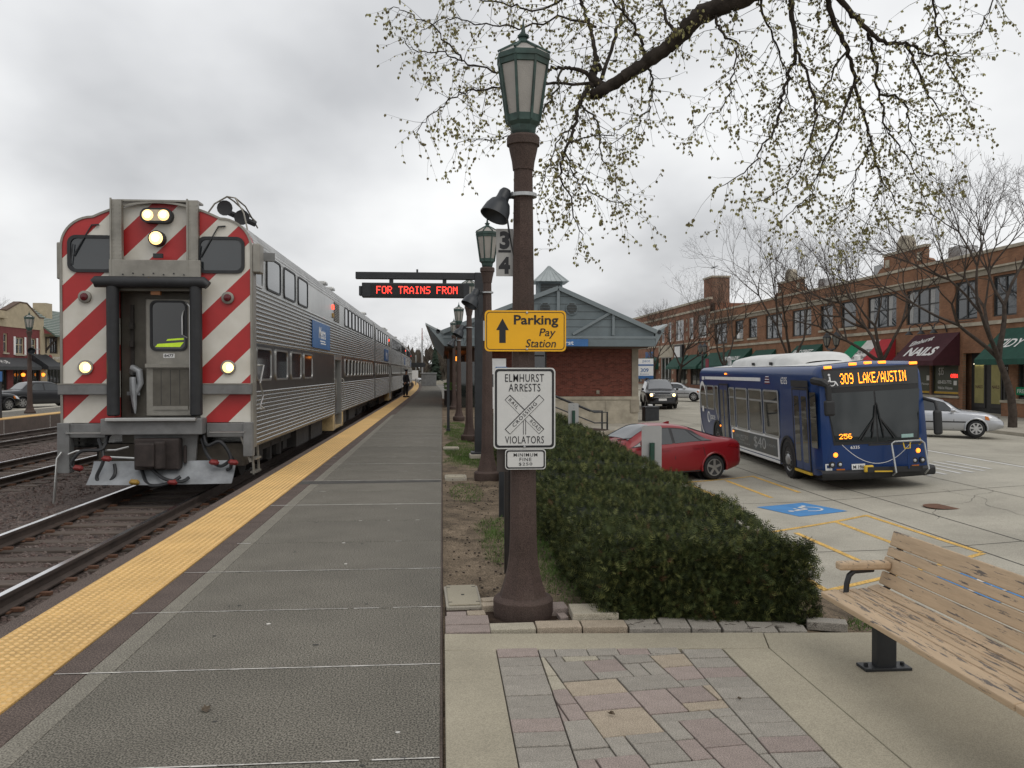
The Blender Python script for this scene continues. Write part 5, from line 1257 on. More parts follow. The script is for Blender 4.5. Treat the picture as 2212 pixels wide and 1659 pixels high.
# ---- building B : farther block with quoins and white windows
YB0, YB1 = 140.0, 91.25; fB = frame((29.0, YB0, 0), (0, -1, 0)); S2 = lambda Y: YB0 - Y
shopB = thing('shop_building', 'farther orange brick block with white window frames, stone quoins and a chimney', 'building', (0, 0, 0))
wB = [(95.66, 92.6, 2), (99.28, 97.54, 1), (105.12, 101.54, 2), (108.69, 107.13, 1), (111.94, 110.56, 1), (116.89, 114.22, 2), (121.96, 120.01, 1), (128, 125, 2), (134, 131, 2)]
gB = [(98.6, 92.6), (104.8, 100.2), (112.3, 107.0), (121, 115), (130, 123)]
wall_grid(fB, 0, YB0 - YB1, -1.2, 9.6, [(S2(a), S2(b), 5.5, 8.05) for a, b, k in wB] + [(S2(a), S2(b), .2 if i != 2 else -.6, 3.0 if i != 2 else 3.6) for i, (a, b) in enumerate(gB)]).build('brick_wall', m_bB, shopB, fix=False)
B().box(29.6, 44, YB1, YB0, -1.2, 9.2).build('building_mass', m_bB, shopB)
B().plate(fB, rect(0, YB0 - YB1, 9.6, 9.85), -.3, .12).build('coping', m_lime, shopB); B().plate(fB, rect(0, YB0 - YB1, 8.6, 8.85), 0, .12).build('cornice', m_lime, shopB); B().plate(fB, rect(0, YB0 - YB1, 5.0, 5.15), 0, .08).build('sill_course', m_lime, shopB)
for a, b, k in wB: window(fB, S2(a), S2(b), 5.5, 8.05, shopB, m_wfw, m_pane, cols=k, fw=.16)
for i, (a, b) in enumerate(gB):
    window(fB, S2(a), S2(b), .2 if i != 2 else -.6, 3.0 if i != 2 else 3.6, shopB, m_wfw if i == 2 else m_wfr, m_shop, cols=3, sash=False)
B().plate(fB, rect(S2(113), S2(106), 3.6, 5.0), 0, .1).build('stone_surround', m_lime, shopB)
for yq in (91.5, 100.0, 106.2, 113.0):
    for k in range(9): B().plate(fB, rect(S2(yq) - (.3 if k % 2 else .2), S2(yq) + (.3 if k % 2 else .2) - .05, -.6 + k * 1.02, -.2 + k * 1.02), 0, .05).build('quoin', m_lime, shopB)
ch = B().box(30.2, 32.2, 94.3, 97.4, 9.2, 12.3).build('chimney', m_bB, shopB); B().box(30.1, 32.3, 94.2, 97.5, 12.3, 12.5).build('chimney_cap', m_lime, ch)
an = B().bar((31, 96, 12.5), (31, 96, 14.2), .06, .06)
for k in range(6): an.bar((31, 94.6 + k * .1, 13.6 + .1 * (k % 2)), (31, 97.4 - k * .1, 13.6 + .1 * (k % 2)), .04, .04); an.bar((30 + .4 * k, 96, 13.7), (30.01 + .4 * k, 96.9, 13.7), .03, .03)
an.build('aerial', m_zinc, shopB)
sg = B().plate(fB, rect(S2(104.6), S2(101.2), 3.3, 5.0), .05, .3).build('hanging_sign', m_ink, shopB); B().plate(fB, rect(S2(104.4), S2(102.0), 3.5, 4.8), .3, .32).build('sign_face', m_lwhite, sg)
lettering('SEN CUTS', fB, 4.6, .8, mat('shop_blue', (.01, .14, .36), .6, var=.1), shopB, S2(118.5), 4.1, .05, bold=.03)
for a, b, lab in ((98.8, 92.2, 'green awning next to the red banner street lamp'), (105, 99.4, 'green awning right of the stone doorway'), (117.5, 113.4, 'green awning left of the stone doorway'), (123, 118.6, 'farthest green awning at the station corner')): awning(fB, S2(a), S2(b), 3.7, 2.3, 1.3, m_awg, lab)
# more town beyond
t = thing('distant_building', 'low distant brick building beyond the station roof', 'building', (24, 150, -1)); B().box(0, 26, 0, 40, 0, 9).build('wall', m_bB, t); B().box(-.3, 26, -.3, 40, 9, 9.5).build('cornice', m_lime, t)
for k in range(5): B().box(2 + k * 4.6, 4.5 + k * 4.6, -.05, .1, 4.5, 7).build('window', m_pane, t)

# ---- station building: gable end towards the camera
m_slate = mat('slate_blue_siding', (.15, .18, .19), .7, scale=2, var=.1, dirt=.12, spec=.35)
m_slated = mat('slate_blue_trim', (.18, .21, .22), .65, scale=2, var=.08)
m_metalr = mat('pale_metal_roof', (.33, .36, .36), .45, .4, scale=1.5, var=.12)
m_soff = mat('brown_soffit', (.10, .062, .042), .8, scale=3, var=.2)
m_sb = [mat('station_brick_a', (.17, .056, .04), .85, scale=5, var=.2, spec=.25), mat('station_brick_b', (.13, .042, .03), .85, scale=5, var=.2, spec=.25), mat('station_brick_c', (.205, .065, .045), .85, scale=5, var=.2, spec=.25)]
m_mort = mat('pale_mortar', (.17, .11, .085), .9, scale=4, var=.15)
station = thing('station_building', 'red brick station with slate blue gable, limestone base and small cupola', 'building', (0, 0, 0))
B().box(1.55, 9.69, 42, 76, -1.2, 3.3).build('wall', m_mort, station)
bk = B(); q = random.Random(2)
for r_ in range(37):
    z = .52 + r_ * .0685; x = 1.6 + (.1 if r_ % 2 else 0)
    while x < 9.34:
        x2 = min(x + .193, 9.37); d = q.uniform(.006, .013)
        if not (4.38 < (x + x2) / 2 < 5.12 and 1.85 < z < 2.95): bk.box(x, x2, 42 - d, 42.0, z, z + .058, q.choice((0, 0, 0, 1, 1, 2)))
        x += .203
bk.build('brick_courses', m_sb, station, fix=False, kind='stuff')
fS = frame((0, 42, 0))
B().plate(fS, rect(9.38, 9.70, .49, 3.05), 0, .06).build('stone_pilaster', m_limed, station)
for i in range(5):
    for j in range(3): B().plate(fS, rect(1.5 + i * 1.64, 1.5 + i * 1.64 + 1.63, -1.2 + j * .51, -1.2 + j * .51 + .505), 0, .05).build('stone_block', m_lime, station)
B().plate(fS, rect(1.5, 9.72, .335, .49), 0, .09).build('stone_course', m_lime, station); B().plate(fS, rect(9.3, 9.74, -.3, .34), .05, .10).build('stone_block', m_limed, station)
window(fS, 4.4, 5.1, 1.88, 2.93, station, m_wfr, m_pane, cols=1, depth=-.03, fw=.05)
B().plate(fS, rect(7.6, 7.75, .62, .8), .0, .06).build('utility_plate', m_limed, station)
# roof
YR = 40.5; rx, rz = 5.5, 5.74; ev = ((-.75, 3.98), (.0, 3.55), (.12, 2.97)); evR = ((10.74, 3.98), (10.25, 3.62), (10.2, 2.97))
rf = B()
for y0, y1 in ((YR, 78),):
    for (a, b) in (((rx, rz), (.0, 3.62)), ((.0, 3.62), (-.78, 4.02)), ((rx, rz), (10.22, 3.68)), ((10.22, 3.68), (10.78, 4.02))):
        rf.add([(a[0], y0, a[1]), (b[0], y0, b[1]), (b[0], y1, b[1]), (a[0], y1, a[1]), (a[0], y0, a[1] - .1), (b[0], y0, b[1] - .1), (b[0], y1, b[1] - .1), (a[0], y1, a[1] - .1)], ((0, 1, 2, 3), (4, 5, 6, 7), (0, 1, 5, 4), (1, 2, 6, 5), (2, 3, 7, 6), (0, 3, 7, 4)))
roof = rf.build('roof', m_metalr, station, fix=False)
for s_, x1_, z1_ in ((-1, .0, 3.62), (1, 10.22, 3.68)):
    B().bar((rx, YR - .04, rz - .04), (x1_, YR - .04, z1_ - .04), .1, .2, (0, 0, 1)).build('barge_board', m_slated, roof)
gz = B().prism([(.1, 3.42), (10.15, 3.42), (10.15, 3.62), (rx, rz - .1), (.1, 3.56)], 'y', YR + .08, YR + .2).build('gable_siding', m_slate, station)
for k in range(5):
    z = 3.85 + k * .36; x0_ = rx - (rz - z) * (rx / (rz - 3.62)) + .25; x1_ = rx + (rz - z) * ((10.22 - rx) / (rz - 3.68)) - .25
    B().box(x0_, x1_, YR + .07, YR + .085, z, z + .015).build('board_joint', m_seam, gz)
tr = B().bar((rx, YR + .02, 3.44), (rx, YR + .02, 5.6), .14, .12, (0, 1, 0)).build('king_post', m_slated, gz)
for sx, xa in ((-1, 2.9), (1, 8.0)):
    B().bar((rx + sx * .35, YR + .03, 3.46), (xa, YR + .03, 4.65 if sx < 0 else 4.68), .1, .1, (0, 1, 0)).build('brace', m_slated, gz) if False else None
for x0_, x1_, xs_ in ((8.15, 6.2, 8.15), (2.85, 4.8, 2.85)):
    B().bar((x0_, YR + .03, 4.62), (x1_, YR + .03, 3.50), .12, .1, (0, 1, 0)).build('brace', m_slated, gz); B().bar((xs_, YR + .025, 3.45), (xs_, YR + .025, 4.62), .12, .1, (0, 1, 0)).build('strut', m_slated, gz)
for xv in (4.87, 6.15):
    o = B().lathe([(.30, 0), (.30, -.05), (.26, -.05)], 20, (xv, YR + .07, 4.72), 'y').build('round_vent', m_slate, gz)
    for k in range(7):
        z = 4.5 + k * .073; hw_ = math.sqrt(max(.001, .25 ** 2 - (z - 4.72) ** 2)); B().box(xv - hw_, xv + hw_, YR - .005, YR + .02, z, z + .035).build('slat', m_seam, o)
B().box(.06, 10.22, YR - .02, YR + .25, 3.3, 3.42).build('fascia', m_slated, station); B().box(.1, 10.18, YR + .0, YR + .2, 2.93, 3.3).build('beam', m_slate, station)
for sx, (a, b, c) in ((-1, ((.1, 2.93), (.1, 3.6), (-.76, 3.98))), (1, ((10.2, 2.95), (10.2, 3.66), (10.76, 3.98)))):
    o = B().prism([a, b, c], 'y', YR + .02, 78).build('eave_wing', m_slated, station)
    cx = sum(p[0] for p in (a, b, c)) / 3; B().lathe([(.1, 0), (.1, -.01)], 14, (cx, YR + .01, 3.62), 'y').build('round_hole', m_blk, o)
B().box(.12, 9.9, YR + .2, 77.5, 2.86, 2.95).build('soffit', m_soff, station)
# canopy columns, heaters and clutter under the eaves
for y in (46, 52, 58, 64, 70): B().box(.35, .62, y, y + .27, 0, 2.9).build('column', m_soff, station)
m_heat = mat('lit_heater', (1, .3, .05), .5, var=0, emit=(1, .28, .03), estr=2.2)
for y in (47.5, 50.5, 53.5, 57): B().box(.75, 1.0, y, y + 1.2, 2.45, 2.56).build('canopy_heater', m_heat, station)
for k in range(3): B().box(.9 + k * .9, 1.6 + k * .9, 41.85, 41.95, 0, 2.2).build('entrance_glazing', m_shop, station) if k == 0 else None
# cupola
cu = B().box(5.5 - .62, 5.5 + .62, 43.5, 44.7, 5.2, 6.3).build('cupola', m_slate, station)
for k in range(6): B().box(5.5 - .5, 5.5 + .5, 43.46, 43.5, 5.75 + k * .08, 5.79 + k * .08).build('louvre', m_seam, cu)
cr = B(); pr = [(5.5 - .93, 43.15), (5.5 + .93, 43.15), (5.5 + .93, 45.05), (5.5 - .93, 45.05)]
cr.add([(x, y, 6.3) for x, y in pr] + [(5.5, 44.1, 7.18)], ((0, 1, 4), (1, 2, 4), (2, 3, 4), (3, 0, 4), (0, 1, 2, 3))); crf = cr.build('cupola_roof', m_metalr, cu)
for k in range(-3, 4):
    B().bar((5.5 + k * .27, 43.15, 6.31), (5.5 + k * .012, 44.09, 7.17 - abs(k) * 0), .025, .03).build('seam', m_metalr, crf)
# blue station name sign
t = thing('station_sign', 'blue name sign reading Elmhurst on the station beam', 'sign', (5.4, 40.44, 3.10)); f = frame((0, 0, 0))
B().plate(f, rect(-1.5, 1.52, -.17, .17), 0, .03).build('panel', m_mblue, t); lettering('Elmhurst', f, 1.35, .2, m_lwhite, t, .15, 0, .03, bold=.01)
# steps, rails and planter between the platform and the walk
t = thing('stair_rail', 'black sloping handrail of the steps beside the station wall', 'handrail', (0, 0, 0))
for y in (33.5, 34.6): B().tube([(3.3, y, .95), (4.0, y, .95), (6.0, y, .12), (6.5, y, .12), (6.5, y, -.8)], .04, 6).build('rail', m_iron, t, smooth=True)
B().tube([(3.3, 33.5, .5), (4.0, 33.5, .5), (6.0, 33.5, -.3), (6.5, 33.5, -.3)], .03, 6).build('rail', m_iron, t, smooth=True)
B().box(2.9, 4.0, 33.3, 34.8, -1, .0).build('station_landing', m_concd, kind='structure')
t = thing('stair', 'concrete steps down from the platform to the station walk', 'stairs', (0, 0, 0))
for k in range(5): B().box(4.0 + k * .35, 4.35 + k * .35 , 33.5, 34.7, -1.1, -.14 - k * .15).build('step', m_concd, t)
t = thing('planter', 'curved stone planter wall at the foot of the steps', 'planter', (4.6, 29.5, -1.0))
for r_ in range(5):
    for k in range(14):
        a = R(-180 + 13 * k + (6 if r_ % 2 else 0)); c_, s_ = math.cos(a), math.sin(a)
        B().box(-.2, .2, -.12, .12, r_ * .15, r_ * .15 + .145).xf(Matrix.Translation((1.5 * c_, 1.5 * s_, 0)) @ Matrix.Rotation(a + R(90), 4, 'Z')).build('stone_block', m_lime if (k + r_) % 3 else m_limed, t)
B().lathe([(1.4, .6), (1.2, .7), (.3, .75)], 16).build('soil', m_mulch, t)
t = thing('litter_bin', 'black square litter bin at the corner of the station', 'bin', (10.6, 43.1, -.84)); B().box(-.36, .36, -.36, .36, 0, .74).build('body', m_iron, t, bevel=.02); B().box(-.39, .39, -.39, .39, .72, .79).build('lid', m_iron, t, bevel=.02); B().box(-.15, .1, -.1, .1, .79, .9).build('white_cup', m_lwhite, t, bevel=.04)
t = thing('ticket_machine', 'white ticket machine with a blue top against the station wall', 'ticket machine', (2.65, 41.3, 0)); B().box(-.4, .4, -.3, .3, -.9, 2.35).build('cabinet', m_lwhite, t, bevel=.02); B().box(-.1, .45, -.36, -.3, 1.75, 1.95).build('header', m_mblue, t); B().box(-.3, .3, -.32, -.29, 1.0, 1.6).build('screen', m_dkgl, t)
# bus stop sign by the station
t = thing('bus_stop_sign', 'white and blue bus stop sign numbered 309 beside the station corner', 'sign', (13.6, 57, -.6)); f = frame((0, 0, 0))
B().cyl((0, .05, 0), (0, .05, 3.2), .04, n=8).build('post', m_zinc, t); B().plate(f, rect(-.6, .6, 1.85, 3.2), 0, .03).build('panel', m_lwhite, t)
B().plate(f, rect(-.6, .6, 1.85, 2.05), .03, .04).build('blue_band', m_mblue, t); B().plate(f, rect(-.6, .6, 2.72, 2.82), .03, .04).build('blue_band', m_mblue, t)
lettering('309', f, .55, .26, m_mblue, t, 0, 2.42, .03, bold=.02); lettering('pace', f, .5, .2, m_mblue, t, .12, 3.0, .03); lettering('Elmhurst', f, .6, .1, m_mblue, t, 0, 2.16, .03)

# ---- across the tracks: red and cream shops
m_lred = mat('painted_red_brick', (.165, .032, .032), .8, scale=2, var=.15, bump=.3, bscale=25)
m_lcrm = mat('cream_stucco', (.43, .36, .245), .85, scale=1.5, var=.12, dirt=.15)
m_tim = mat('dark_timber', (.035, .025, .02), .8, var=.25)
fL = frame((-36, 60, 0), (0, 1, 0)); SL_ = lambda Y: Y - 60
t = thing('shop_building', 'red painted shop with cream stepped gable across the tracks', 'building', (0, 0, 0))
wl = [(73.9, 74.6, 3.3, 4.9), (75.9, 77.4, 3.2, 4.65), (78.7, 79.6, 3.2, 4.65), (70.5, 71.4, 3.3, 4.9), (66, 67, 3.3, 4.9)]
wall_grid(fL, 0, 21, -.4, 5.45, [(SL_(a), SL_(b), c, d) for a, b, c, d in wl] + [(SL_(a), SL_(b), .1, 2.1) for a, b in ((61, 65), (66, 70), (71, 74.5), (75.5, 77.2), (78.2, 80.3))]).build('red_wall', m_lred, t, fix=False)
for a, b, c, d in wl:
    window(fL, SL_(a), SL_(b), c, d, t, m_lcrm, m_pane, cols=1 if b - a < 1.2 else 2, fw=.1); B().plate(fL, rect(SL_(a) - .1, SL_(b) + .1, c - .12, c), 0, .1).build('window_sill', m_lime, t)
    if c == 3.2:
        for x in (SL_(a) - .32, SL_(b) + .05): B().plate(fL, rect(x, x + .27, c - .05, d + .05), 0, .05).build('shutter', m_lwhite, t)
for a, b in ((61, 65), (66, 70), (71, 74.5), (75.5, 77.2), (78.2, 80.3)): window(fL, SL_(a), SL_(b), .1, 2.1, t, m_wfr, m_shop, cols=2, sash=False)
B().plate(fL, [(0, 5.45), (21, 5.45), (21, 6.5), (20.1, 6.5), (17.8, 7.6), (16.6, 7.6), (14.3, 6.75), (0, 6.75)], -.4, .06).build('stucco_parapet', m_lcrm, t); B().plate(fL, rect(0, 13.9, 6.1, 6.3), .06, .4).build('cornice', m_lcrm, t)
B().plate(fL, rect(20.3, 21, -.4, 5.45), .0, .08).build('corner_pier', m_lcrm, t); B().box(-50, -36.5, 60, 81, -.4, 6.4).build('building_mass', m_lred, t)
cb = B().plate(fL, [(14.3, 6.76), (16.6, 7.61), (17.8, 7.61), (20.1, 6.51), (21, 6.51), (21, 6.6), (20.2, 6.6), (17.85, 7.72), (16.55, 7.72), (14.2, 6.86)], -.45, .1).build('coping', m_soff, t)
aw, f, L_ = awning(fL, SL_(62), SL_(78), 2.9, 2.15, 1.2, m_iron, 'black awning with white lettering on the red shop', group='awnings across the tracks'); lettering('ELMHURST PUB', f, 5.2, .5, m_white2, aw, .8, L_ * .5, t=.01, shear=.2)
awning(fL, SL_(78.6), SL_(81.6), 3.3, 2.2, 1.5, m_iron, 'small black entrance awning at the corner of the red shop', group='awnings across the tracks')
for k, yc in enumerate((76.9, 80.6)):
    wl_ = thing('wall_lantern', ['lit orange wall lantern under the long black awning', 'lit orange wall lantern under the small black awning'][k], 'wall lantern', fL(SL_(yc), 1.45, .15), group='lit lanterns on the red shop'); B().lathe([(.05, -.15), (.14, -.1), (.17, .08), (.06, .16)], 10).build('globe', m_heat, wl_, smooth=True); B().box(-.15, .0, -.03, .03, .1, .2).build('bracket', m_iron, wl_)
t = thing('shop_building', 'cream shop with a green and white striped tile roof across the tracks', 'building', (0, 0, 0))
fL2 = frame((-36, 81.05, 0), (0, 1, 0))
wall_grid(fL2, 0, 14, -.4, 5.2, [(1.2, 2.9, 3.4, 5.0), (.7, 3.7, -.2, 2.6), (5.5, 8.5, -.2, 2.6), (6, 8, 3.4, 5.0)]).build('wall', m_lcrm, t, fix=False); B().box(-48, -36.5, 81.05, 95, -.4, 5.2).build('building_mass', m_lcrm, t)
for a in ((1.2, 2.9, 3.4, 5.0), (6, 8, 3.4, 5.0)): window(fL2, *a, t, m_tim, m_pane, cols=3, fw=.12)
for a in ((.7, 3.7, -.2, 2.6), (5.5, 8.5, -.2, 2.6)): window(fL2, *a, t, m_wfr, m_shop, cols=4, sash=False)
m_tile = mat('green_roof_tile', (.10, .145, .12), .7, var=.2, scale=4); m_tile2 = mat('pale_roof_batten', (.45, .47, .44), .7, var=.12)
rf = B().add([(-34.9, 80.9, 4.9), (-34.9, 96, 4.9), (-38.5, 96, 7.6), (-38.5, 80.9, 7.6), (-34.9, 80.9, 5.05), (-34.9, 96, 5.05), (-38.5, 96, 7.75), (-38.5, 80.9, 7.75)], ((0, 1, 2, 3), (4, 5, 6, 7), (0, 1, 5, 4), (0, 4, 7, 3), (2, 3, 7, 6))).build('roof', m_tile, t, fix=False)
for k in range(15):
    u = k / 15; B().bar((-34.95 - 3.6 * u, 80.9, 5.1 + 2.7 * u), (-34.95 - 3.6 * u, 96, 5.1 + 2.7 * u), .12, .06).build('roof_course', m_tile2, rf)
B().box(-38.4, -37.2, 84.3, 85.6, 6.6, 8.2).build('chimney', m_lcrm, rf)
for y in (.1, 4.6, 9.2):
    br = B().bar((-36, 81.05 + y + .3, 3.6), (-35.0, 81.05 + y + .3, 4.85), .14, .14); br.bar((-36, 81.05 + y + .3, 4.8), (-34.95, 81.05 + y + .3, 4.88), .14, .14); br.bar((-35.98, 81.05 + y + .3, 3.4), (-35.98, 81.05 + y + .3, 4.9), .14, .1); br.build('bracket', m_tim, t)
B().plate(fL2, circ(.3, 14, 1.25, 2.98), 0, .08).build('logo_disc', mat('logo_red', (.3, .02, .02), .5), t); lettering('properties', fL2, 2.0, .42, m_white2, t, 2.7, 2.98, .05, bold=.01)
t = thing('distant_building', 'row of shops continuing behind the train on the far street', 'building', (0, 0, 0)); B().box(-48, -36, 95.3, 150, -.4, 7).build('wall', m_lred, t); B().box(-48, -35.8, 95.2, 150, 7, 7.5).build('cornice', m_lcrm, t)
# Elmhurst sign across the tracks
t = thing('station_sign', 'blue Elmhurst name sign on black posts across the tracks', 'sign', (-16.3, 33.2, 0)); f = frame((0, 0, 0))
for x in (-2.6, .0): B().box(x - .04, x + .04, -.04, .04, -.02, 1.75).build('post', m_iron, t)
B().plate(f, rect(-2.75, .1, 1.36, 1.73), .045, .07).build('panel', m_mblue, t); lettering('Elmhurst', f, .75, .16, m_lwhite, t, -.62, 1.6, .07, bold=.005); lettering('From Chicago', f, .5, .07, m_lwhite, t, -.25, 1.44, .07); lettering('To Chicago', f, .5, .07, m_lwhite, t, -1.2, 1.44, .07)
# fill-in bits at the far end of the platform
t = thing('radio_mast', 'thin mast with a red tip far beyond the platform end', 'mast', (-3.0, 130, -.5)); B().cyl((0, 0, 0), (0, 0, 7.0), .16, .12, n=8).build('lower_tube', m_zinc, t); B().cyl((0, 0, 7), (0, 0, 8.8), .08, .05, n=8).build('upper_tube', mat('mast_red', (.25, .06, .04), .7), t)
t = thing('crossing_signal', 'grade crossing signal with white boards at the end of the platform', 'crossing signal', (-3.4, 112, -.3)); B().cyl((0, 0, 0), (0, 0, 4.2), .08, n=8).build('post', m_zinc, t); B().box(-1.2, 1.2, -.1, .1, 2.6, 3.2).build('lamp_boards', m_blk, t); B().box(-.5, .3, -.2, -.1, 1.1, 2.2).build('white_board', m_lwhite, t)
t = thing('relay_cabinet', 'grey equipment cabinet at the far end of the platform', 'cabinet', (-1.6, 104, -.2)); B().box(-.9, .9, -.5, .5, 0, 1.7).build('body', m_grey, t, bevel=.03); B().box(-1, 1, -.6, .6, 1.7, 1.8).build('lid', m_zinc, t)
B().box(-60, 40, 205, 206, -1.3, -.3).build('far_road', m_lot, kind='structure')
# ================================================================= VEHICLES
m_tyre = mat('tyre_rubber', (.014, .014, .015), .8, var=.2)
m_alloy = mat('alloy_rim', (.5, .5, .5), .3, .9, var=.1)
m_cgl = glassmat('car_glass', (.018, .022, .024), .03)
m_cws = glassmat('car_windscreen', (.03, .036, .04), .03)
for _m in (m_cws,): _m.node_tree.nodes['Principled BSDF'].inputs['IOR'].default_value = 2.1
m_chrome = mat('chrome', (.7, .7, .7), .12, 1., var=.05)
m_hlamp = mat('clear_headlamp', (.55, .56, .57), .1, .3, var=.15, scale=20)
m_hlon = mat('car_headlamp_lit', (1, .8, .5), .3, var=0, emit=(1, .68, .28), estr=3.5)
m_tail = mat('tail_lamp_red', (.22, .008, .01), .12, var=.2, scale=20)
m_turn = mat('amber_lens', (.5, .14, .01), .2, var=.1)
m_trim = mat('black_trim', (.015, .015, .016), .6, var=.2)
def interp(keys, x):
    """smooth monotone interpolation through (x, v) keys"""
    if x <= keys[0][0]: return keys[0][1]
    if x >= keys[-1][0]: return keys[-1][1]
    n = len(keys)
    for i in range(n - 1):
        (x0, v0), (x1, v1) = keys[i], keys[i + 1]
        if x0 <= x <= x1:
            h = x1 - x0; d = (v1 - v0) / h
            def slope(j):
                if j <= 0 or j >= n - 1: return None
                a = (keys[j][1] - keys[j - 1][1]) / (keys[j][0] - keys[j - 1][0]); b = (keys[j + 1][1] - keys[j][1]) / (keys[j + 1][0] - keys[j][0])
                return 0 if a * b <= 0 else 2 * a * b / (a + b)
            m0, m1 = slope(i), slope(i + 1); m0 = d if m0 is None else m0; m1 = d if m1 is None else m1
            t = (x - x0) / h; t2, t3 = t * t, t * t * t
            return (2 * t3 - 3 * t2 + 1) * v0 + (t3 - 2 * t2 + t) * h * m0 + (-2 * t3 + 3 * t2) * v1 + (t3 - t2) * h * m1
def chaikin(p, it=2):
    for _ in range(it):
        q_ = [p[0]]
        for a, b in zip(p[:-1], p[1:]): q_ += [tuple(.75 * u + .25 * v for u, v in zip(a, b)), tuple(.25 * u + .75 * v for u, v in zip(a, b))]
        q_.append(p[-1]); p = q_
    return p
class Car:
    """x forward from the rear bumper, y to the left, z up from the road"""
    def __init__(s, L, W, top, belt, roofw, wf, wr, tr, bottom=.2, plan=None, low=.30):
        s.L, s.hw, s.top, s.belt, s.roofw, s.wf, s.wr, s.tr, s.bottom = L, W / 2, top, belt, roofw, wf, wr, tr, bottom
        s.plan = plan or [(0, .80), (.12, .90), (.5, .965), (1.2, 1), (L - 1.4, 1), (L - .55, .95), (L - .18, .84), (L, .66)]; s.low = low
    def sec(s, x):
        w = s.hw * interp(s.plan, x); zt = interp(s.top, x); zb = min(interp(s.belt, x), zt - .02); rw = min(interp(s.roofw, x) * s.hw, w * .93)
        e = min(x, s.L - x); zlo = s.bottom + .10 * (1 - ss(e, 0, .5))
        return [(0, zlo), (w * .86, zlo), (w * .97, zlo + .10), (w, zlo + (zb - zlo) * .5), (w * .985, zb - .06), (w * .93, zb), (rw, zt - min(.07, (zt - zb) * .4)), (rw * .72, zt - .012), (0, zt)]
    def side(s, x, t, off=.006):                   # a point on the straight glass line between belt and roof edge
        p = s.sec(x); a, b = p[5], p[6]; y = a[0] + (b[0] - a[0]) * t; z = a[1] + (b[1] - a[1]) * t; n = Vector((b[1] - a[1], -(b[0] - a[0]))).normalized()
        return Vector((x, y + n.x * off, z + n.y * off))
    def body(s, name, mats, par, nx=72):
        b = B(); xs = sorted(set(list(np.linspace(0, s.L, nx)) + [.02, .05, s.L - .02, s.L - .05])); P = []
        for x in xs:
            h = chaikin(s.sec(x)); P.append([(x, -y, z) for y, z in h[::-1]] + [(x, y, z) for y, z in h[1:]])
        w_ = len(P[0]); vs = [q_ for r_ in P for q_ in r_]; fs = []
        for i in range(len(P) - 1):
            for j in range(w_ - 1):
                f = (i * w_ + j, i * w_ + j + 1, (i + 1) * w_ + j + 1, (i + 1) * w_ + j); c = [sum(vs[k][a] for k in f) / 4 for a in range(3)]
                if abs(c[1]) > s.hw * .55 and any((c[0] - wx) ** 2 + (c[2] - s.tr) ** 2 < (s.tr + .065) ** 2 for wx in (s.wf, s.wr)): continue
                fs.append(f)
        fs += [tuple(range(w_)), tuple((len(P) - 1) * w_ + j for j in range(w_))[::-1]]
        b.add(vs, fs); o = b.build(name, mats, par, smooth=50)
        for wx in (s.wf, s.wr):
            for sg in (1, -1):
                pts = []
                for k in range(13):
                    a = R(-12 + 17 * k); x, z = wx + (s.tr + .07) * math.cos(a), s.tr + (s.tr + .07) * math.sin(a); w = s.hw * interp(s.plan, x); pts.append((x, sg * (w - .012), max(z, .2)))
                B().tube(pts, .028, 6).build('wheel_arch', mats, o, smooth=True)
                B().lathe([(s.tr + .06, 0), (s.tr + .06, -.28)], 20, (wx, sg * (s.hw - .32) + (.28 if sg < 0 else 0) , s.tr), 'y').build('arch_liner', m_trim, o)
        return o
    def wheels(s, par, rim=None, spokes=5, rr_=.68):
        rim = rim or m_alloy; tr = s.tr
        for wx in (s.wf, s.wr):
            for sg in (1, -1):
                y1 = sg * (s.hw - .03); y0 = sg * (s.hw - .24)
                d = -1 if sg > 0 else 1; k = lambda v: y1 + d * v
                wo = B().lathe([(tr * .66, k(.02)), (tr * .72, k(.0)), (tr * .93, k(.01)), (tr, k(.05)), (tr, k(.17)), (tr * .9, k(.21)), (tr * .6, k(.21))], 28, (wx, 0, tr), 'y').build('wheel', m_tyre, par, smooth=40)
                r_ = B().lathe([(tr * .66, k(.015)), (tr * .68, k(.012)), (tr * .68, k(.05)), (tr * .60, k(.08)), (.02, k(.09))], 24, (wx, 0, tr), 'y').build('rim', mat('rim_dark', (.05, .05, .052), .5, .5), wo, smooth=40)
                sp = B()
                for i in range(spokes):
                    a = 2 * math.pi * i / spokes + .3; sp.bar((wx, k(.02), tr), (wx + tr * .66 * math.cos(a), k(.018), tr + tr * .66 * math.sin(a)), tr * .2, .03, (0, 1, 0))
                sp.lathe([(tr * .16, k(.04)), (tr * .16, k(.005)), (.01, k(.002))], 12, (wx, 0, tr), 'y'); sp.build('spokes', rim, wo)
                B().ring(lambda u, v, t_: (wx + u, k(.012) , tr + v) if t_ == 0 else (wx + u, k(.004), tr + v), circ(tr * .69, 28), circ(tr * .62, 28), 0, 1).build('rim_lip', rim, wo)
    def pane(s, par, pts, name='window', m=None, n=6, off=.008):
        """glass patch: pts = four (x, t) corners on the side glass: rear-low, front-low, front-high, rear-high"""
        for sg in (1, -1):
            G = []
            for i in range(n + 1):
                v = i / n; row = []
                for j in range(n + 1):
                    u = j / n; a = [pts[0][k] * (1 - u) + pts[1][k] * u for k in (0, 1)]; c = [pts[3][k] * (1 - u) + pts[2][k] * u for k in (0, 1)]
                    x, t = a[0] * (1 - v) + c[0] * v, a[1] * (1 - v) + c[1] * v; p = s.side(x, t, off); row.append((p.x, sg * p.y, p.z))
                G.append(row)
            B().grid(G).build(name, m or m_cgl, par, fix=False, smooth=60)
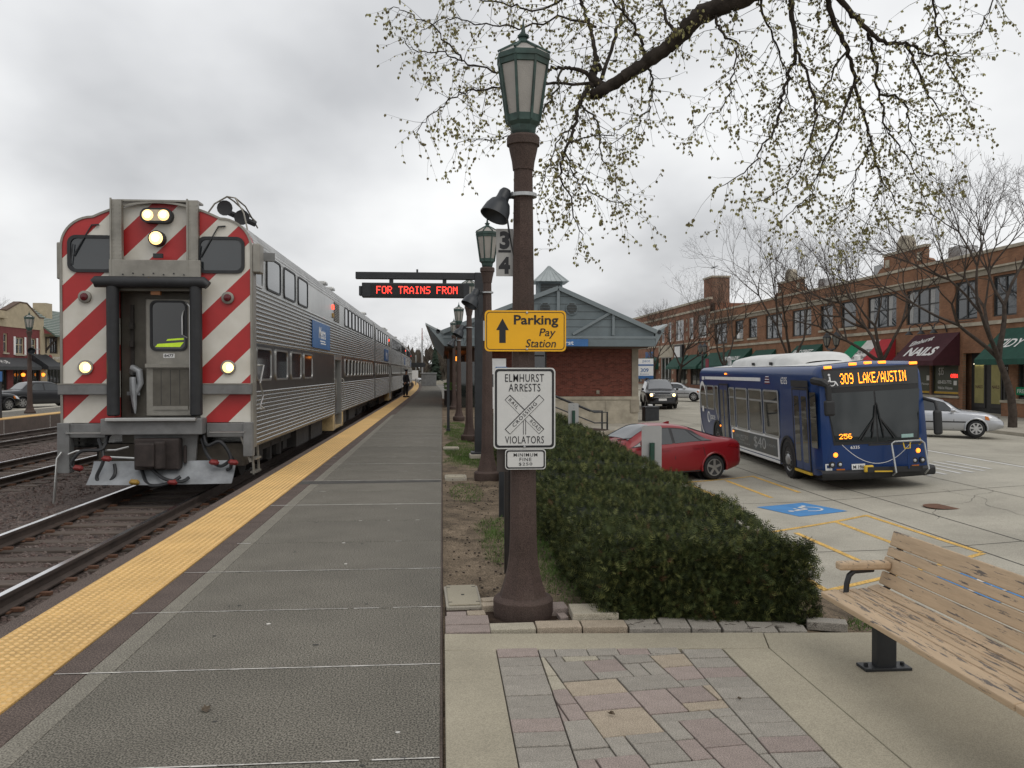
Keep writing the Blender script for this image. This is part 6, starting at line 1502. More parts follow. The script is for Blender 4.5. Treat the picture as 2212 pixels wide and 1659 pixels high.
    def screen(s, par, x0, x1, k0=.92, k1=.9, name='windscreen', m=None, off=.010):
        G = []; sg = 1 if x1 < x0 else -1          # from scuttle x0 to roof x1
        for i in range(9):
            x = x0 + (x1 - x0) * i / 8; p = chaikin(s.sec(x)); lim = s.sec(x)[6][0] * (k0 + (k1 - k0) * i / 8); row = []
            up = p[len(p) // 2:]
            for j in range(11):
                y = lim * (j / 5 - 1); z = None
                for (ya, za), (yb, zb) in zip(p[:-1], p[1:]):
                    if za > s.sec(x)[5][1] - .02 and min(ya, yb) <= abs(y) <= max(ya, yb) and abs(ya - yb) > 1e-6: z = za + (zb - za) * (abs(y) - ya) / (yb - ya)
                row.append((x + sg * off * .6, y, (z if z is not None else interp(s.top, x)) + off))
            G.append(row)
        B().grid(G).build(name, m or m_cws, par, fix=False, smooth=60)
    def skin(s, x, z, off=.004):
        p = chaikin(s.sec(x))
        for (ya, za), (yb, zb) in zip(p[:-1], p[1:]):
            if ya > s.hw * .5 and min(za, zb) <= z <= max(za, zb) and abs(zb - za) > 1e-6: return ya + (yb - ya) * (z - za) / (zb - za) + off
        return s.hw * interp(s.plan, x) + off
    def strip(s, par, pts, w, m, name, sides=(1, -1)):
        for sg in sides:
            b = B(); G = []
            for x, z in pts: G.append([(x - (w / 2 if abs(pts[0][0] - pts[-1][0]) < .12 else 0), sg * s.skin(x, z), z - (0 if abs(pts[0][0] - pts[-1][0]) < .12 else w / 2)), (x + (w / 2 if abs(pts[0][0] - pts[-1][0]) < .12 else 0), sg * s.skin(x, z), z + (0 if abs(pts[0][0] - pts[-1][0]) < .12 else w / 2))])
            b.grid(G).build(name, m, par, fix=False)
    def patch(s, par, cor, m, name, sides=(1, -1), n=5, off=.006):
        """patch wrapped on the skin: four (x, z) corners"""
        for sg in sides:
            G = []
            for i in range(n + 1):
                v = i / n; row = []
                for j in range(n + 1):
                    u = j / n; a = [cor[0][k] * (1 - u) + cor[1][k] * u for k in (0, 1)]; c = [cor[3][k] * (1 - u) + cor[2][k] * u for k in (0, 1)]; x, z = a[0] * (1 - v) + c[0] * v, a[1] * (1 - v) + c[1] * v
                    row.append((x, sg * s.skin(x, z, off), z))
                G.append(row)
            B().grid(G).build(name, m, par, fix=False, smooth=60)
def paintm(n, c, rough=.3, metal=0.): return mat(n, c, rough, metal, var=.05, scale=1.5, coat=.25, dirt=.06, spec=.35)
def mirror(c, par, x, z, m):
    for sg in (1, -1): B().lathe([(.02, -.09), (.075, -.07), (.085, 0), (.07, .06), (.02, .09)], 12, (x, sg * (c.hw + .07), z), 'x').build('door_mirror', m, par, smooth=True); 
def carat(name, lab, cat, x, y, hd, dz=0., sc=1., group=None):
    z = lotz(x, y) if x > 0 else -.32
    t = thing(name, lab, cat, (x, y, z + dz), hd, group=group); t.scale = (sc,) * 3; return t

# ---- red sedan (heading towards the hedge)
p_red = paintm('metallic_red', (.22, .010, .014))
c = Car(4.5, 1.77, [(0, .82), (.03, .96), (.12, 1.035), (.45, 1.07), (1.0, 1.22), (1.7, 1.405), (2.15, 1.435), (2.6, 1.40), (3.15, 1.17), (3.45, 1.0), (3.9, .92), (4.25, .80), (4.42, .66), (4.5, .52)],
        [(0, .9), (.4, .99), (1.2, .97), (2.4, .90), (3.3, .86), (3.9, .82), (4.5, .50)], [(0, .72), (.5, .80), (1.2, .66), (2.2, .64), (2.9, .70), (3.3, .78), (3.9, .80), (4.5, .55)], 3.58, .88, .315, .19)
hd = math.atan2(-.66, -2.6) + R(2)
t = carat('parked_car', 'shiny dark red compact sedan angle parked behind the hedge', 'car', 7.55, 22.5, hd, sc=1.0)
sh = (-.0)
c.body('body', p_red, t); c.wheels(t)
c.pane(t, [(.92, .10), (3.34, .06), (2.54, .96), (1.40, .93)], 'window_surround', m_trim, 10, .003)
c.pane(t, [(1.28, .10), (2.02, .06), (2.02, .88), (1.62, .86)]); c.pane(t, [(2.10, .06), (3.22, .14), (2.52, .90), (2.10, .90)]); c.pane(t, [(.95, .20), (1.22, .12), (1.55, .82), (1.3, .62)])
c.screen(t, 3.28, 2.56); c.screen(t, .55, 1.45, name='rear_window')
c.strip(t, [(3.0, .32), (3.02, .6), (3.06, .84)], .018, m_trim, 'door_seam'); c.strip(t, [(2.05, .3), (2.05, .6), (2.05, .88)], .018, m_trim, 'door_seam'); c.strip(t, [(1.18, .62), (1.22, .8), (1.24, .93)], .018, m_trim, 'door_seam')
c.strip(t, [(1.2, .26), (2.2, .24), (3.1, .25)], .05, m_trim, 'sill'); c.patch(t, [(2.2, .80), (2.42, .79), (2.42, .825), (2.2, .83)], p_red, 'door_handle', off=.022); c.patch(t, [(1.32, .83), (1.52, .82), (1.52, .855), (1.32, .86)], p_red, 'door_handle', off=.022)
c.patch(t, [(3.98, .60), (4.38, .54), (4.30, .70), (3.80, .80)], m_hlamp, 'headlamp', off=.01); c.patch(t, [(3.86, .72), (3.98, .68), (3.96, .74), (3.80, .79)], m_turn, 'indicator', off=.013)
c.patch(t, [(.03, .78), (.5, .84), (.42, .92), (.04, .90)], m_tail, 'tail_lamp', off=.01); mirror(c, t, 3.0, .98, p_red)
B().box(4.40, 4.51, -.5, .5, .30, .42).build('grille', m_trim, t, bevel=.03); B().prism([(1.95, 1.42), (1.78, 1.47), (1.72, 1.47), (1.72, 1.39)], 'y', -.01, .01).build('roof_fin', p_red, t)
wb = B()
for sg in (-.35, .25): wb.bar((3.36, sg, 1.05), (3.22, sg + .5, 1.12), .02, .015)
wb.build('wiper', m_trim, t)

# ---- black SUV coming along the street
p_blk = paintm('gloss_black', (.006, .006, .007), .22)
c = Car(5.0, 2.0, [(0, 1.0), (.04, 1.45), (.35, 1.70), (1.0, 1.78), (2.4, 1.78), (2.9, 1.68), (3.5, 1.30), (3.75, 1.14), (4.5, 1.08), (4.85, .98), (5.0, .72)], [(0, 1.05), (1, 1.12), (3.4, 1.08), (4.4, 1.02), (5, .7)], [(0, .72), (1, .72), (2.8, .70), (3.5, .80), (4.5, .82), (5, .7)], 3.95, 1.05, .38, .26,
        plan=[(0, .86), (.2, .95), (.8, 1), (4.0, 1), (4.7, .95), (4.92, .88), (5, .78)])
t = carat('suv', 'black sport utility vehicle with lit headlights driving past the station corner', 'car', 14.1, 56.2, R(-98.5)); c.body('body', p_blk, t); c.wheels(t)
c.pane(t, [(.5, .1), (1.5, .08), (1.5, .85), (.7, .85)]); c.pane(t, [(1.58, .08), (2.45, .08), (2.45, .88), (1.58, .88)]); c.pane(t, [(2.53, .08), (3.45, .12), (2.9, .88), (2.53, .88)]); c.screen(t, 3.62, 2.86); mirror(c, t, 3.35, 1.18, p_blk)
gr = B().box(4.93, 5.03, -.55, .55, .66, .92).build('grille', m_trim, t, bevel=.03)
for k in range(3): B().box(5.03, 5.045, -.52, .52, .69 + k * .08, .72 + k * .08).build('grille_bar', m_chrome, gr)
for sg in (1, -1):
    o = B().box(4.82, 4.98, sg * .62 - .16, sg * .62 + .16, .78, .96).build('headlamp', m_hlamp, t, bevel=.05); B().lathe([(.09, 0), (.07, .02), (.0, .03)], 14, (4.98, sg * .68, .85), 'x').build('bulb', m_hlon, o)
    B().bar((.6, sg * .66, 1.84), (2.7, sg * .66, 1.84), .04, .04).build('roof_rail', m_trim, t)
B().box(5.0, 5.03, -.24, .24, .50, .64).build('number_plate', m_lwhite, t); B().box(4.9, 5.02, -.8, .8, .30, .46).build('lower_bumper', m_trim, t, bevel=.05)

# ---- silver sedans angle-parked at the shops
def sedan(name, lab, paint, x, y, hd, L=4.6, W=1.78, H=1.42, group=None, strip=True, sc=1.):
    k = L / 5.0
    c = Car(L, W, [(0, .78), (.04, .93), (.15, .99), (.9 * k, 1.03), (1.5 * k, H - .07), (2.0 * k, H), (2.6 * k, H - .01), (3.05 * k, H - .12), (3.6 * k, 1.0), (4.4 * k, .90), (L - .15, .74), (L, .55)],
            [(0, .86), (1 * k, .95), (3.4 * k, .90), (4.3 * k, .84), (L, .52)], [(0, .76), (1 * k, .80), (1.6 * k, .68), (2.8 * k, .68), (3.5 * k, .80), (4.5 * k, .82), (L, .65)], 4.05 * k, 1.0 * k, .31, .2)
    t = carat(name, lab, 'car', x, y, hd, group=group, sc=sc); c.body('body', paint, t); c.wheels(t, spokes=7)
    c.pane(t, [(1.27 * k, .05), (3.5 * k, .06), (3.0 * k, .95), (1.7 * k, .93)], 'window_surround', m_trim, 10, .003)
    c.pane(t, [(1.35 * k, .1), (2.2 * k, .08), (2.2 * k, .88), (1.75 * k, .86)]); c.pane(t, [(2.28 * k, .08), (3.42 * k, .14), (2.98 * k, .88), (2.28 * k, .88)]); c.screen(t, 3.58 * k, 3.0 * k); c.screen(t, 1.0 * k, 1.6 * k, name='rear_window')
    if strip: c.strip(t, [(1.3 * k, .55), (2.5 * k, .55), (3.7 * k, .55)], .05, m_trim, 'side_moulding')
    for xx in (2.24, 3.3): c.strip(t, [(xx * k, .3), (xx * k, .6), (xx * k, .86)], .018, m_trim, 'door_seam')
    for xx in (1.5, 2.4): c.patch(t, [(xx * k, .78), (xx * k + .18, .78), (xx * k + .18, .81), (xx * k, .81)], paint, 'door_handle', off=.02)
    c.patch(t, [(4.45 * k, .62), (L - .08, .58), (L - .12, .72), (4.4 * k, .78)], m_hlamp, 'headlamp', off=.01); c.patch(t, [(4.35 * k, .64), (4.5 * k, .62), (4.45 * k, .76), (4.33 * k, .78)], m_turn, 'indicator', off=.012)
    c.patch(t, [(.03, .66), (.35, .68), (.3, .84), (.04, .82)], m_tail, 'tail_lamp', off=.01); mirror(c, t, 3.25 * k, .98, paint)
    B().box(L - .12, L + .02, -.55, .55, .42, .56).build('grille', m_trim, t, bevel=.03); B().box(L - .06, L + .03, -.25, .25, .30, .40).build('number_plate', m_lwhite, t, bevel=.01)
    return t, c
p_sil = paintm('silver_paint', (.44, .45, .47), .3, .6); p_sil2 = paintm('pale_silver_paint', (.50, .51, .52), .3, .5)
sedan('parked_car', 'large silver sedan parked behind the front of the bus', p_sil, 16.35, 32.7, R(-24), L=5.0, W=1.85, H=1.46, group='silver cars at the shop kerb', sc=1.0)
sedan('parked_car', 'pale silver compact sedan behind the black sport utility vehicle', p_sil2, 16.0, 66.0, R(-22), L=4.45, W=1.7, H=1.38, group='silver cars at the shop kerb')
sedan('parked_car', 'white sedan behind the far end of the bus', paintm('white_paint', (.62, .62, .61), .3, .1), 19.5, 60.5, R(-30), L=4.6, group='silver cars at the shop kerb')
# ---- dark cars across the tracks
sedan('parked_car', 'black sedan with silver wheels parked beside the far platform lamp post', p_blk, -25.0, 43.6, R(66), L=4.9, W=1.86, H=1.46, strip=False, group='black cars across the tracks')
sedan('parked_car', 'boxy black sedan parked in front of the cream shop', paintm('slate_black', (.02, .021, .024)), -24.6, 49.6, R(52), L=5.0, W=1.9, H=1.5, strip=False, group='black cars across the tracks')
sedan('parked_car', 'white car far away beyond the platform end', p_sil2, -7.5, 150, R(15), L=4.6, group='cars at the far crossing')
# ---- transit bus: local x to its right hand side seen from the front = image left is -x ; y backwards, z up from road
m_bus = paintm('bus_blue', (.006, .034, .135), .35, .0)
m_busr = mat('bus_roof_white', (.62, .62, .60), .5, var=.08, scale=2, dirt=.15)
m_bgl = glassmat('bus_glass', (.016, .019, .02), .035)
m_wsc = glassmat('bus_windscreen', (.016, .021, .022), .03, .6)
for _m in (m_bgl, m_wsc): _m.node_tree.nodes['Principled BSDF'].inputs['IOR'].default_value = 1.5
m_balu = mat('bus_window_frame', (.42, .43, .43), .4, .6, var=.08)
m_led = mat('led_amber', (1, .35, .02), .5, var=0, emit=(1, .27, .015), estr=3.4)
m_yrail = mat('yellow_rail', (.65, .42, .03), .5, var=.1)
m_adv = mat('advert_slate', (.075, .09, .10), .5, scale=1.2, var=.25, col2=(.10, .085, .065))
BW, BL, BH = 1.28, 12.1, 2.86
bus = thing('bus', 'blue transit bus with an amber 309 destination sign turning past the parked red car', 'bus', (9.97, 18.85, 0), R(-4.1))
zr, zl = lotz(8.75, 21.4), lotz(11.3, 21.2)
bus.location.z = (zr + zl) / 2 + .0; bus.rotation_euler = (0, -math.atan2(zl - zr, 2.5), R(-4.1))
def bsec(k=1.):                                    # cross-section, from bottom right up and round
    r = .24; pts = [(BW * .99, .30), (BW, .5), (BW, 1.2), (BW - .015, 1.9), (BW - .05, BH - r)]
    for i in range(1, 7): a = R(15 * i); pts.append((BW - .05 - r * (1 - math.cos(a)), BH - r + r * math.sin(a)))
    pts.append((0, BH + .06)); return pts + [(-x, z) for x, z in pts[-2::-1]]
def bfront(x, z):                                  # front surface: bowed and raked
    return .16 * (abs(x) / BW) ** 2.6 + .10 * ss(z, 1.0, 2.9) + .05 * ss(z, 2.3, 2.9)
P = []; ring = bsec()
for s_ in (1.0,):
    for y in (BL, BL - .03, .55): P.append([(x * (.97 if y == BL else 1), y, z if y != BL else 1.5 + (z - 1.5) * .98) for x, z in ring])
for k in (.999, .985, .95, .88, .7, .45, .2, .0):
    P.append([(x * k, bfront(x * k, 1.5 + (z - 1.5) * k) + .28 * max(0, (k - .93) / .07) ** 2, 1.5 + (z - 1.5) * k) for x, z in ring])
bb_ = B().grid(P); bb_.add([(x * .97, BL, 1.5 + (z - 1.5) * .98) for x, z in ring], (tuple(range(len(ring))),))
body = bb_.build('body', m_bus, bus, smooth=45)
def fpatch(poly_fn, nx, nz, off): return [[(lambda x, z: (x, bfront(x, z) - off, z))(*poly_fn(i / nx, j / nz)) for i in range(nx + 1)] for j in range(nz + 1)]
quadf = lambda a, b, c, d: (lambda u, v: ((a[0] * (1 - u) + b[0] * u) * (1 - v) + (d[0] * (1 - u) + c[0] * u) * v, (a[1] * (1 - u) + b[1] * u) * (1 - v) + (d[1] * (1 - u) + c[1] * u) * v))
B().grid(fpatch(quadf((-.98, 1.02), (.98, 1.02), (1.12, 2.78), (-1.12, 2.78)), 20, 14, .012)).build('windscreen_surround', m_trim, bus, fix=False, smooth=60)
for sg in (-1, 1):
    q4 = quadf((-.94, 1.1), (-.02, 1.06), (-.02, 2.22), (-1.09, 2.22)) if sg < 0 else quadf((.02, 1.06), (.94, 1.1), (1.09, 2.22), (.02, 2.22))
    B().grid(fpatch(q4, 10, 10, .02)).build('windscreen', m_wsc, bus, fix=False, smooth=60)
B().grid(fpatch(quadf((-1.2, .30), (1.2, .30), (1.02, 1.05), (-1.02, 1.05)), 20, 8, .006)).build('front_panel', m_bus, bus, fix=False, smooth=60)
sgn = B().grid(fpatch(quadf((-1.07, 2.34), (1.07, 2.34), (1.09, 2.73), (-1.09, 2.73)), 20, 5, .02)).build('destination_sign', mat('sign_glass', (.02, .02, .02), .12, var=.1), bus, fix=False, smooth=60)
fwrap = lambda x, z, t=0.: Vector((x, bfront(x, z) - .022 - t, z))
dots('309 LAKE/AUSTIN', lambda x, z, t=0.: fwrap(x + .02, z + 2.535, t), 1.52, .245, m_led, sgn, fill=.85, t=.004, rep=1)
dots('256', lambda x, z, t=0.: fwrap(x - .72, z + 1.22, t), .28, .115, m_led, bus, fill=.9, t=.006, rep=1, name='run_number')
# wheelchair emblem
s = B(); W = lambda x, z: fwrap(-.93 + x, 2.5 + z, .004)
for i in range(12):
    a0, a1 = R(130 + 20 * i), R(150 + 20 * i); s.quad(W(.085 * math.cos(a0), -.04 + .085 * math.sin(a0)), W(.085 * math.cos(a1), -.04 + .085 * math.sin(a1)), W(.065 * math.cos(a1), -.04 + .065 * math.sin(a1)), W(.065 * math.cos(a0), -.04 + .065 * math.sin(a0)))
s.quad(W(-.045, -.02), W(-.01, -.02), W(-.02, .1), W(-.05, .1)); s.quad(W(-.03, -.03), W(.08, -.03), W(.08, -.005), W(-.03, -.005)); s.quad(W(.07, -.02), W(.12, -.12), W(.14, -.11), W(.09, -.01)); s.add([W(-.04 + .027 * math.cos(.785 * i), .14 + .027 * math.sin(.785 * i)) for i in range(8)], (tuple(range(8)),))
s.build('wheelchair_symbol', m_lwhite, bus, fix=False)
fw2 = lambda x, z, t=0.: Vector((x, bfront(x, z) - .012 - t, z))
lettering('6335', fw2, .2, .07, m_lwhite, bus, -.52, .96, bold=.01)
for sg in (1, -1):                                 # lamp clusters
    tn = B().lathe([(.055, .0), (.045, -.02), (0, -.025)], 14, (sg * .95, bfront(.95, .8) - .01, .80), 'y').build('indicator', m_amber, bus, smooth=True)
    for k, m in ((-.09, m_hlamp), (.09, m_hlamp)): 
        h_ = B().lathe([(.075, .0), (.07, -.03), (.055, -.03)], 16, (sg * .95 + k, bfront(.95, .6) - .0, .58), 'y').build('headlamp', m_trim, bus, smooth=True); B().lathe([(.056, -.02), (.03, -.032), (0, -.035)], 14, (sg * .95 + k, bfront(.95, .6), .58), 'y').build('lens', m, h_, smooth=True)
    B().plate(fw2, rect(sg * .86 - .09, sg * .86 + .09, .43, .48), 0, .012).build('reflector', m_turn, bus)
pl = B().plate(fw2, rect(-.62, -.32, .44, .58), .01, .02).build('number_plate', m_lwhite, bus); lettering('M 196', fw2, .24, .08, m_ink, pl, -.47, .51, .02, bold=.02)
bl_ = B().plate(fw2, rect(-1.18, -1.04, .42, .60), .002, .006).build('bus_symbol', m_lwhite, bus); B().plate(fw2, rect(-1.15, -1.08, .50, .57), .006, .008).build('symbol_window', m_bus, bl_); B().plate(fw2, rect(.55, .84, 1.12, 1.2), .014, .018).build('permit_sticker', mat('sticker', (.3, .45, .42), .6), bus)
ar = B()
for i in range(24):
    x0, x1 = -.8 + 1.6 * i / 24, -.8 + 1.6 * (i + 1) / 24; z = lambda x: .56 + .46 * (abs(x) / .8) ** 2
    ar.quad(fw2(x0, z(x0), .002), fw2(x1, z(x1), .002), fw2(x1, z(x1) + .014, .002), fw2(x0, z(x0) + .014, .002))
ar.build('white_pinstripe', m_lwhite, bus, fix=False)
P = []
for i in range(15):
    x = -1.30 + 2.6 * i / 14; y = bfront(min(abs(x), BW), .3) ; P.append([(x, y + .25, .24), (x, y - .12, .24), (x, y - .16, .30), (x, y - .16, .40), (x, y - .10, .45), (x, y + .25, .45)])
B().grid(P).build('front_bumper', m_trim, bus, smooth=40)
for x in (-.98, -.4, -.05, .28, 1.0): B().box(x - .08, x + .08, .17, .25, 2.80 + .06 * (1 - x * x) - .02, 2.84 + .06 * (1 - x * x)).build('roof_marker', m_amber, bus, bevel=.01)
# wipers, bike rack, mirrors
for sg in (-1, 1):
    b = B(); p0 = fwrap(sg * .06, 1.62, .03); b.bar(p0, fwrap(sg * .38, 1.12, .03), .03, .02); b.bar(p0, fwrap(sg * .44, 1.14, .04), .015, .015); b.bar(fwrap(sg * .14, 1.15, .035), fwrap(sg * .02, 1.95 if sg > 0 else 1.9, .035), .028, .02); b.bar(p0, fwrap(sg * .14, 1.3, .03), .03, .02)
    b.build('wiper', m_trim, bus)
rk = B().tube([(.24, -.16, .30), (.24, -.34, .38), (.22, -.22, 1.02), (.3, -.2, 1.06), (.9, -.2, 1.06), (.96, -.22, 1.0), (.98, -.34, .42), (.98, -.16, .30)], .022, 8).build('bike_rack', m_zinc, bus, smooth=True)
B().bar((-.35, -.2, .46), (.9, -.2, .42), .05, .12).build('rack_tray', m_trim, rk); B().bar((-.3, -.22, 1.02), (.9, -.22, 1.0), .03, .04).build('rack_top', m_trim, rk)
B().tube([(.48, -.22, 1.03), (.5, -.25, .9), (.62, -.25, .9), (.64, -.22, 1.03)], .016, 6).build('rack_handle', m_yrail, rk, smooth=True); B().box(-.42, -.2, -.22, -.15, .40, .56).build('rack_latch', m_yrail, rk, bevel=.03); B().bar((-.2, -.24, .42), (.2, -.24, .40), .02, .03).build('rack_arm', m_yrail, rk); B().tube([(.92, -.1, 1.1), (.95, -.12, 1.0), (.9, -.1, .95)], .016, 6).build('rack_arm', m_yrail, rk, smooth=True)
B().bar((.56, -.24, .9), (.58, -.24, .44), .02, .02).build('rack_strut', m_bus, rk)
mr = B().tube([(-1.16, .45, 2.55), (-1.34, .15, 2.52), (-1.22, -.12, 2.48), (-1.14, -.2, 2.4)], [.05, .09, .10, .06], 8).build('mirror_arm', m_trim, bus, smooth=True); B().box(-1.26, -1.02, -.26, -.14, 1.72, 2.08).build('mirror', m_trim, mr, bevel=.05); B().box(-1.2, -1.08, -.24, -.16, 2.05, 2.42).build('mirror_stem', m_trim, mr, bevel=.03)
mr = B().tube([(1.16, .3, 2.0), (1.36, .0, 1.9), (1.36, -.1, 1.7)], .04, 8).build('mirror_arm', m_trim, bus, smooth=True); B().box(1.24, 1.44, -.18, -.06, 1.15, 1.72).build('mirror', m_trim, mr, bevel=.06)
# side facing the lot (x negative): local frame, u = distance from the front
fs = frame((-BW, 0, 0), (0, -1, 0)); FS = lambda u, z, t=0.: fs(-u, z, t)
def bwin(u0, u1, z0, z1, bar=None, poly=None):
    po = poly or rr(u1 - u0, z1 - z0, .08, 3, (u0 + u1) / 2, (z0 + z1) / 2); cx = sum(p[0] for p in po) / len(po); cz = sum(p[1] for p in po) / len(po)
    pi_ = [(cx + (p[0] - cx) * (1 - .09 / (u1 - u0)), cz + (p[1] - cz) * (1 - .09 / (z1 - z0))) for p in po]
    o = B().ring(FS, po, pi_, .0, .02).build('side_window', m_balu, bus); B().plate(FS, pi_, .0, .008).build('pane', m_bgl, o)
    if bar: B().plate(FS, rect(u0 + .04, u1 - .04, bar - .025, bar + .025), .008, .02).build('vent_bar', m_balu, o)
for u0, u1, bar in ((2.95, 4.25, None), (4.4, 5.7, 1.92), (5.85, 7.1, 1.92), (7.25, 7.85, None)): bwin(u0, u1, .98, 2.24, bar or 1.93)
bwin(9.25, 9.75, 1.05, 2.26, None, poly=[(9.27, 1.18), (9.35, 1.06), (9.74, 1.5), (9.74, 2.2), (9.68, 2.26), (9.33, 2.26), (9.26, 2.2)]); bwin(9.85, 10.85, 1.42, 2.26, 1.95); bwin(10.95, 11.85, 1.42, 2.26, 1.95)
def bdoor(u0, u1, name):
    d = B().ring(FS, rect(u0, u1, .34, 2.34), rect(u0 + .05, u1 - .05, .36, 2.29), .0, .015).build(name, m_trim, bus); W_ = (u1 - u0 - .1) / 2
    for k in range(2):
        a = u0 + .05 + k * W_; lf = B().plate(FS, rect(a + .01, a + W_ - .01, .36, 2.28), 0, .012).build('door_leaf', m_bus, d); B().plate(FS, rr(W_ - .16, 1.6, .05, 3, a + W_ / 2, 1.34), .012, .016).build('pane', m_bgl, lf)
    B().plate(FS, rect(u0, u1, .27, .33), -.02, .03).build('yellow_step_edge', m_yrail, d); return d
bdoor(.72, 1.85, 'front_door'); bdoor(8.0, 9.1, 'rear_door')
B().plate(FS, rect(.25, .62, .95, 2.25), 0, .01).build('quarter_window', m_bgl, bus); B().plate(FS, rect(.72, 1.9, 2.36, 2.52), 0, .01).build('door_header', m_trim, bus)
ad = B().plate(FS, rect(3.05, 7.75, .40, 1.0), .0, .012).build('advert_frame', m_lwhite, bus); ap = B().plate(FS, rect(3.17, 7.63, .46, .93), .012, .016).build('advert_panel', m_adv, ad)
FT = lambda x, z, t=0.: FS(-x, z, t)
FT2 = lambda cx: (lambda x, z, t=0.: FS(cx - x, z, t))
lettering('UNLIMITED', FT2(6.6), 1.35, .11, m_ink2 if False else m_drape, ap, 0, .76, .016, space=1.3); lettering('PASSES', FT2(6.55), .5, .05, m_drape, ap, 0, .66, .016); lettering('TALK  TEXT  DATA USAGE', FT2(6.4), 1.3, .045, m_drape, ap, 0, .57, .016)
lettering('$40', FT2(4.75), 1.15, .36, m_drape, ap, 0, .70, .016); lettering('A MONTH', FT2(3.72), .75, .07, m_drape, ap, 0, .72, .016)
B().plate(FS, rect(3.05, 7.75, .30, .37), .0, .012).build('white_sill_stripe', m_lwhite, bus); B().plate(FS, rect(2.9, 11.3, 2.62, 2.72), -.07, -.038).build('roof_stripe', m_lwhite, bus) if False else None
fr2 = lambda u, z, t=0.: FS(u, z, t - .05)
B().plate(fr2, rect(4.6, 11.2, 2.46, 2.56), .0, .016).build('white_stripe', m_lwhite, bus); B().plate(fr2, rect(11.35, 11.7, 2.44, 2.56), 0, .016).build('bus_symbol', m_lwhite, bus)
lettering('6335', (lambda x, z, t=0.: fr2(2.55 - x, z, t)), .5, .18, m_lwhite, bus, 0, 2.5, .015, bold=.01)
fl_ = B()
for k in range(6): fl_.plate(fr2, rect(3.75 + .02 * k, 4.2 - .02 * k, 2.40 + k * .036, 2.422 + k * .036), 0, .016, k % 2)
fl_.build('flag_decal', [m_tail, m_lwhite], bus)
# big ring emblem and operator name
rg = B(); 
for i in range(26):
    a0, a1 = R(-60 + 9.2 * i), R(-60 + 9.2 * (i + 1)); wd = .16 - .10 * abs(i - 10) / 16
    for a, b in (((a0, a1)),): 
        o_, n_ = .95, .95 - wd
        rg.quad(FS(11.45 + o_ * .62 * math.sin(a0), 1.45 + o_ * math.cos(a0), .021), FS(11.45 + o_ * .62 * math.sin(a1), 1.45 + o_ * math.cos(a1), .021), FS(11.45 + n_ * .62 * math.sin(a1), 1.45 + n_ * math.cos(a1), .021), FS(11.45 + n_ * .62 * math.sin(a0), 1.45 + n_ * math.cos(a0), .021))
rg.build('ring_emblem', m_lwhite, bus, fix=False); B().plate(FS, rect(11.35, 11.6, 1.3, 1.5), .021, .024).build('emblem_dot', m_lwhite, bus)
lettering('pace', (lambda x, z, t=0.: FS(10.15 - x, z, t)), .62, .22, m_lwhite, bus, 0, 1.12, .004, bold=.005)
r2 = B().ring(FS, [(10.75 + .19 * math.cos(R(a)), 1.14 + .2 * math.sin(R(a))) for a in range(0, 360, 20)], [(10.73 + .13 * math.cos(R(a)), 1.14 + .15 * math.sin(R(a))) for a in range(0, 360, 20)], 0, .006).build('small_ring', m_lwhite, bus)
for uc in (2.35, 9.55):                            # wheels and arches
    B().ring(FS, [(uc + .60 * math.cos(R(a)), .50 + .60 * math.sin(R(a))) for a in range(-15, 196, 15)], [(uc + .53 * math.cos(R(a)), .50 + .53 * math.sin(R(a))) for a in range(-15, 196, 15)], -.01, .03).build('wheel_arch', m_trim, bus)
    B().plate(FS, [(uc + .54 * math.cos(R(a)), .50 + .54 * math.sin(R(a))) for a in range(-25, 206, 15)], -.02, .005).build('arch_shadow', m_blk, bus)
    for sg in (-1, 1):
        k = lambda v: sg * (BW + .015 - v)
        wo = B().lathe([(.30, k(.03)), (.33, k(.0)), (.45, k(.01)), (.485, k(.05)), (.485, k(.28)), (.3, k(.3))], 28, (0, uc, .485), 'x').build('wheel', m_tyre, bus, smooth=40)
        B().lathe([(.30, k(.03)), (.29, k(.015)), (.24, k(.05)), (.16, k(.08)), (.15, k(.0)), (.11, k(-.03)), (.02, k(-.04))], 22, (0, uc, .485), 'x').build('rim', m_zinc if uc < 5 else m_under, wo, smooth=40)
        for i in range(10): a = i * .6283; B().cyl((k(.05), uc + .2 * math.cos(a), .485 + .2 * math.sin(a)), (k(.0), uc + .2 * math.cos(a), .485 + .2 * math.sin(a)), .018, n=6).build('wheel_nut', m_zinc, wo)
for u in (9.0, 7.4): B().plate(FS, rr(.1, .05, .02, 2, u + .1, .93 if u > 8 else .86), 0, .03).build('side_marker', m_amber, bus)
B().plate(fr2, rr(.14, .05, .02, 2, 8.35, 2.66), -.02, .03).build('side_marker', m_amber, bus)
B().box(-1.1, 1.1, .6, BL - .2, .2, .42).build('underbody', m_under, bus)
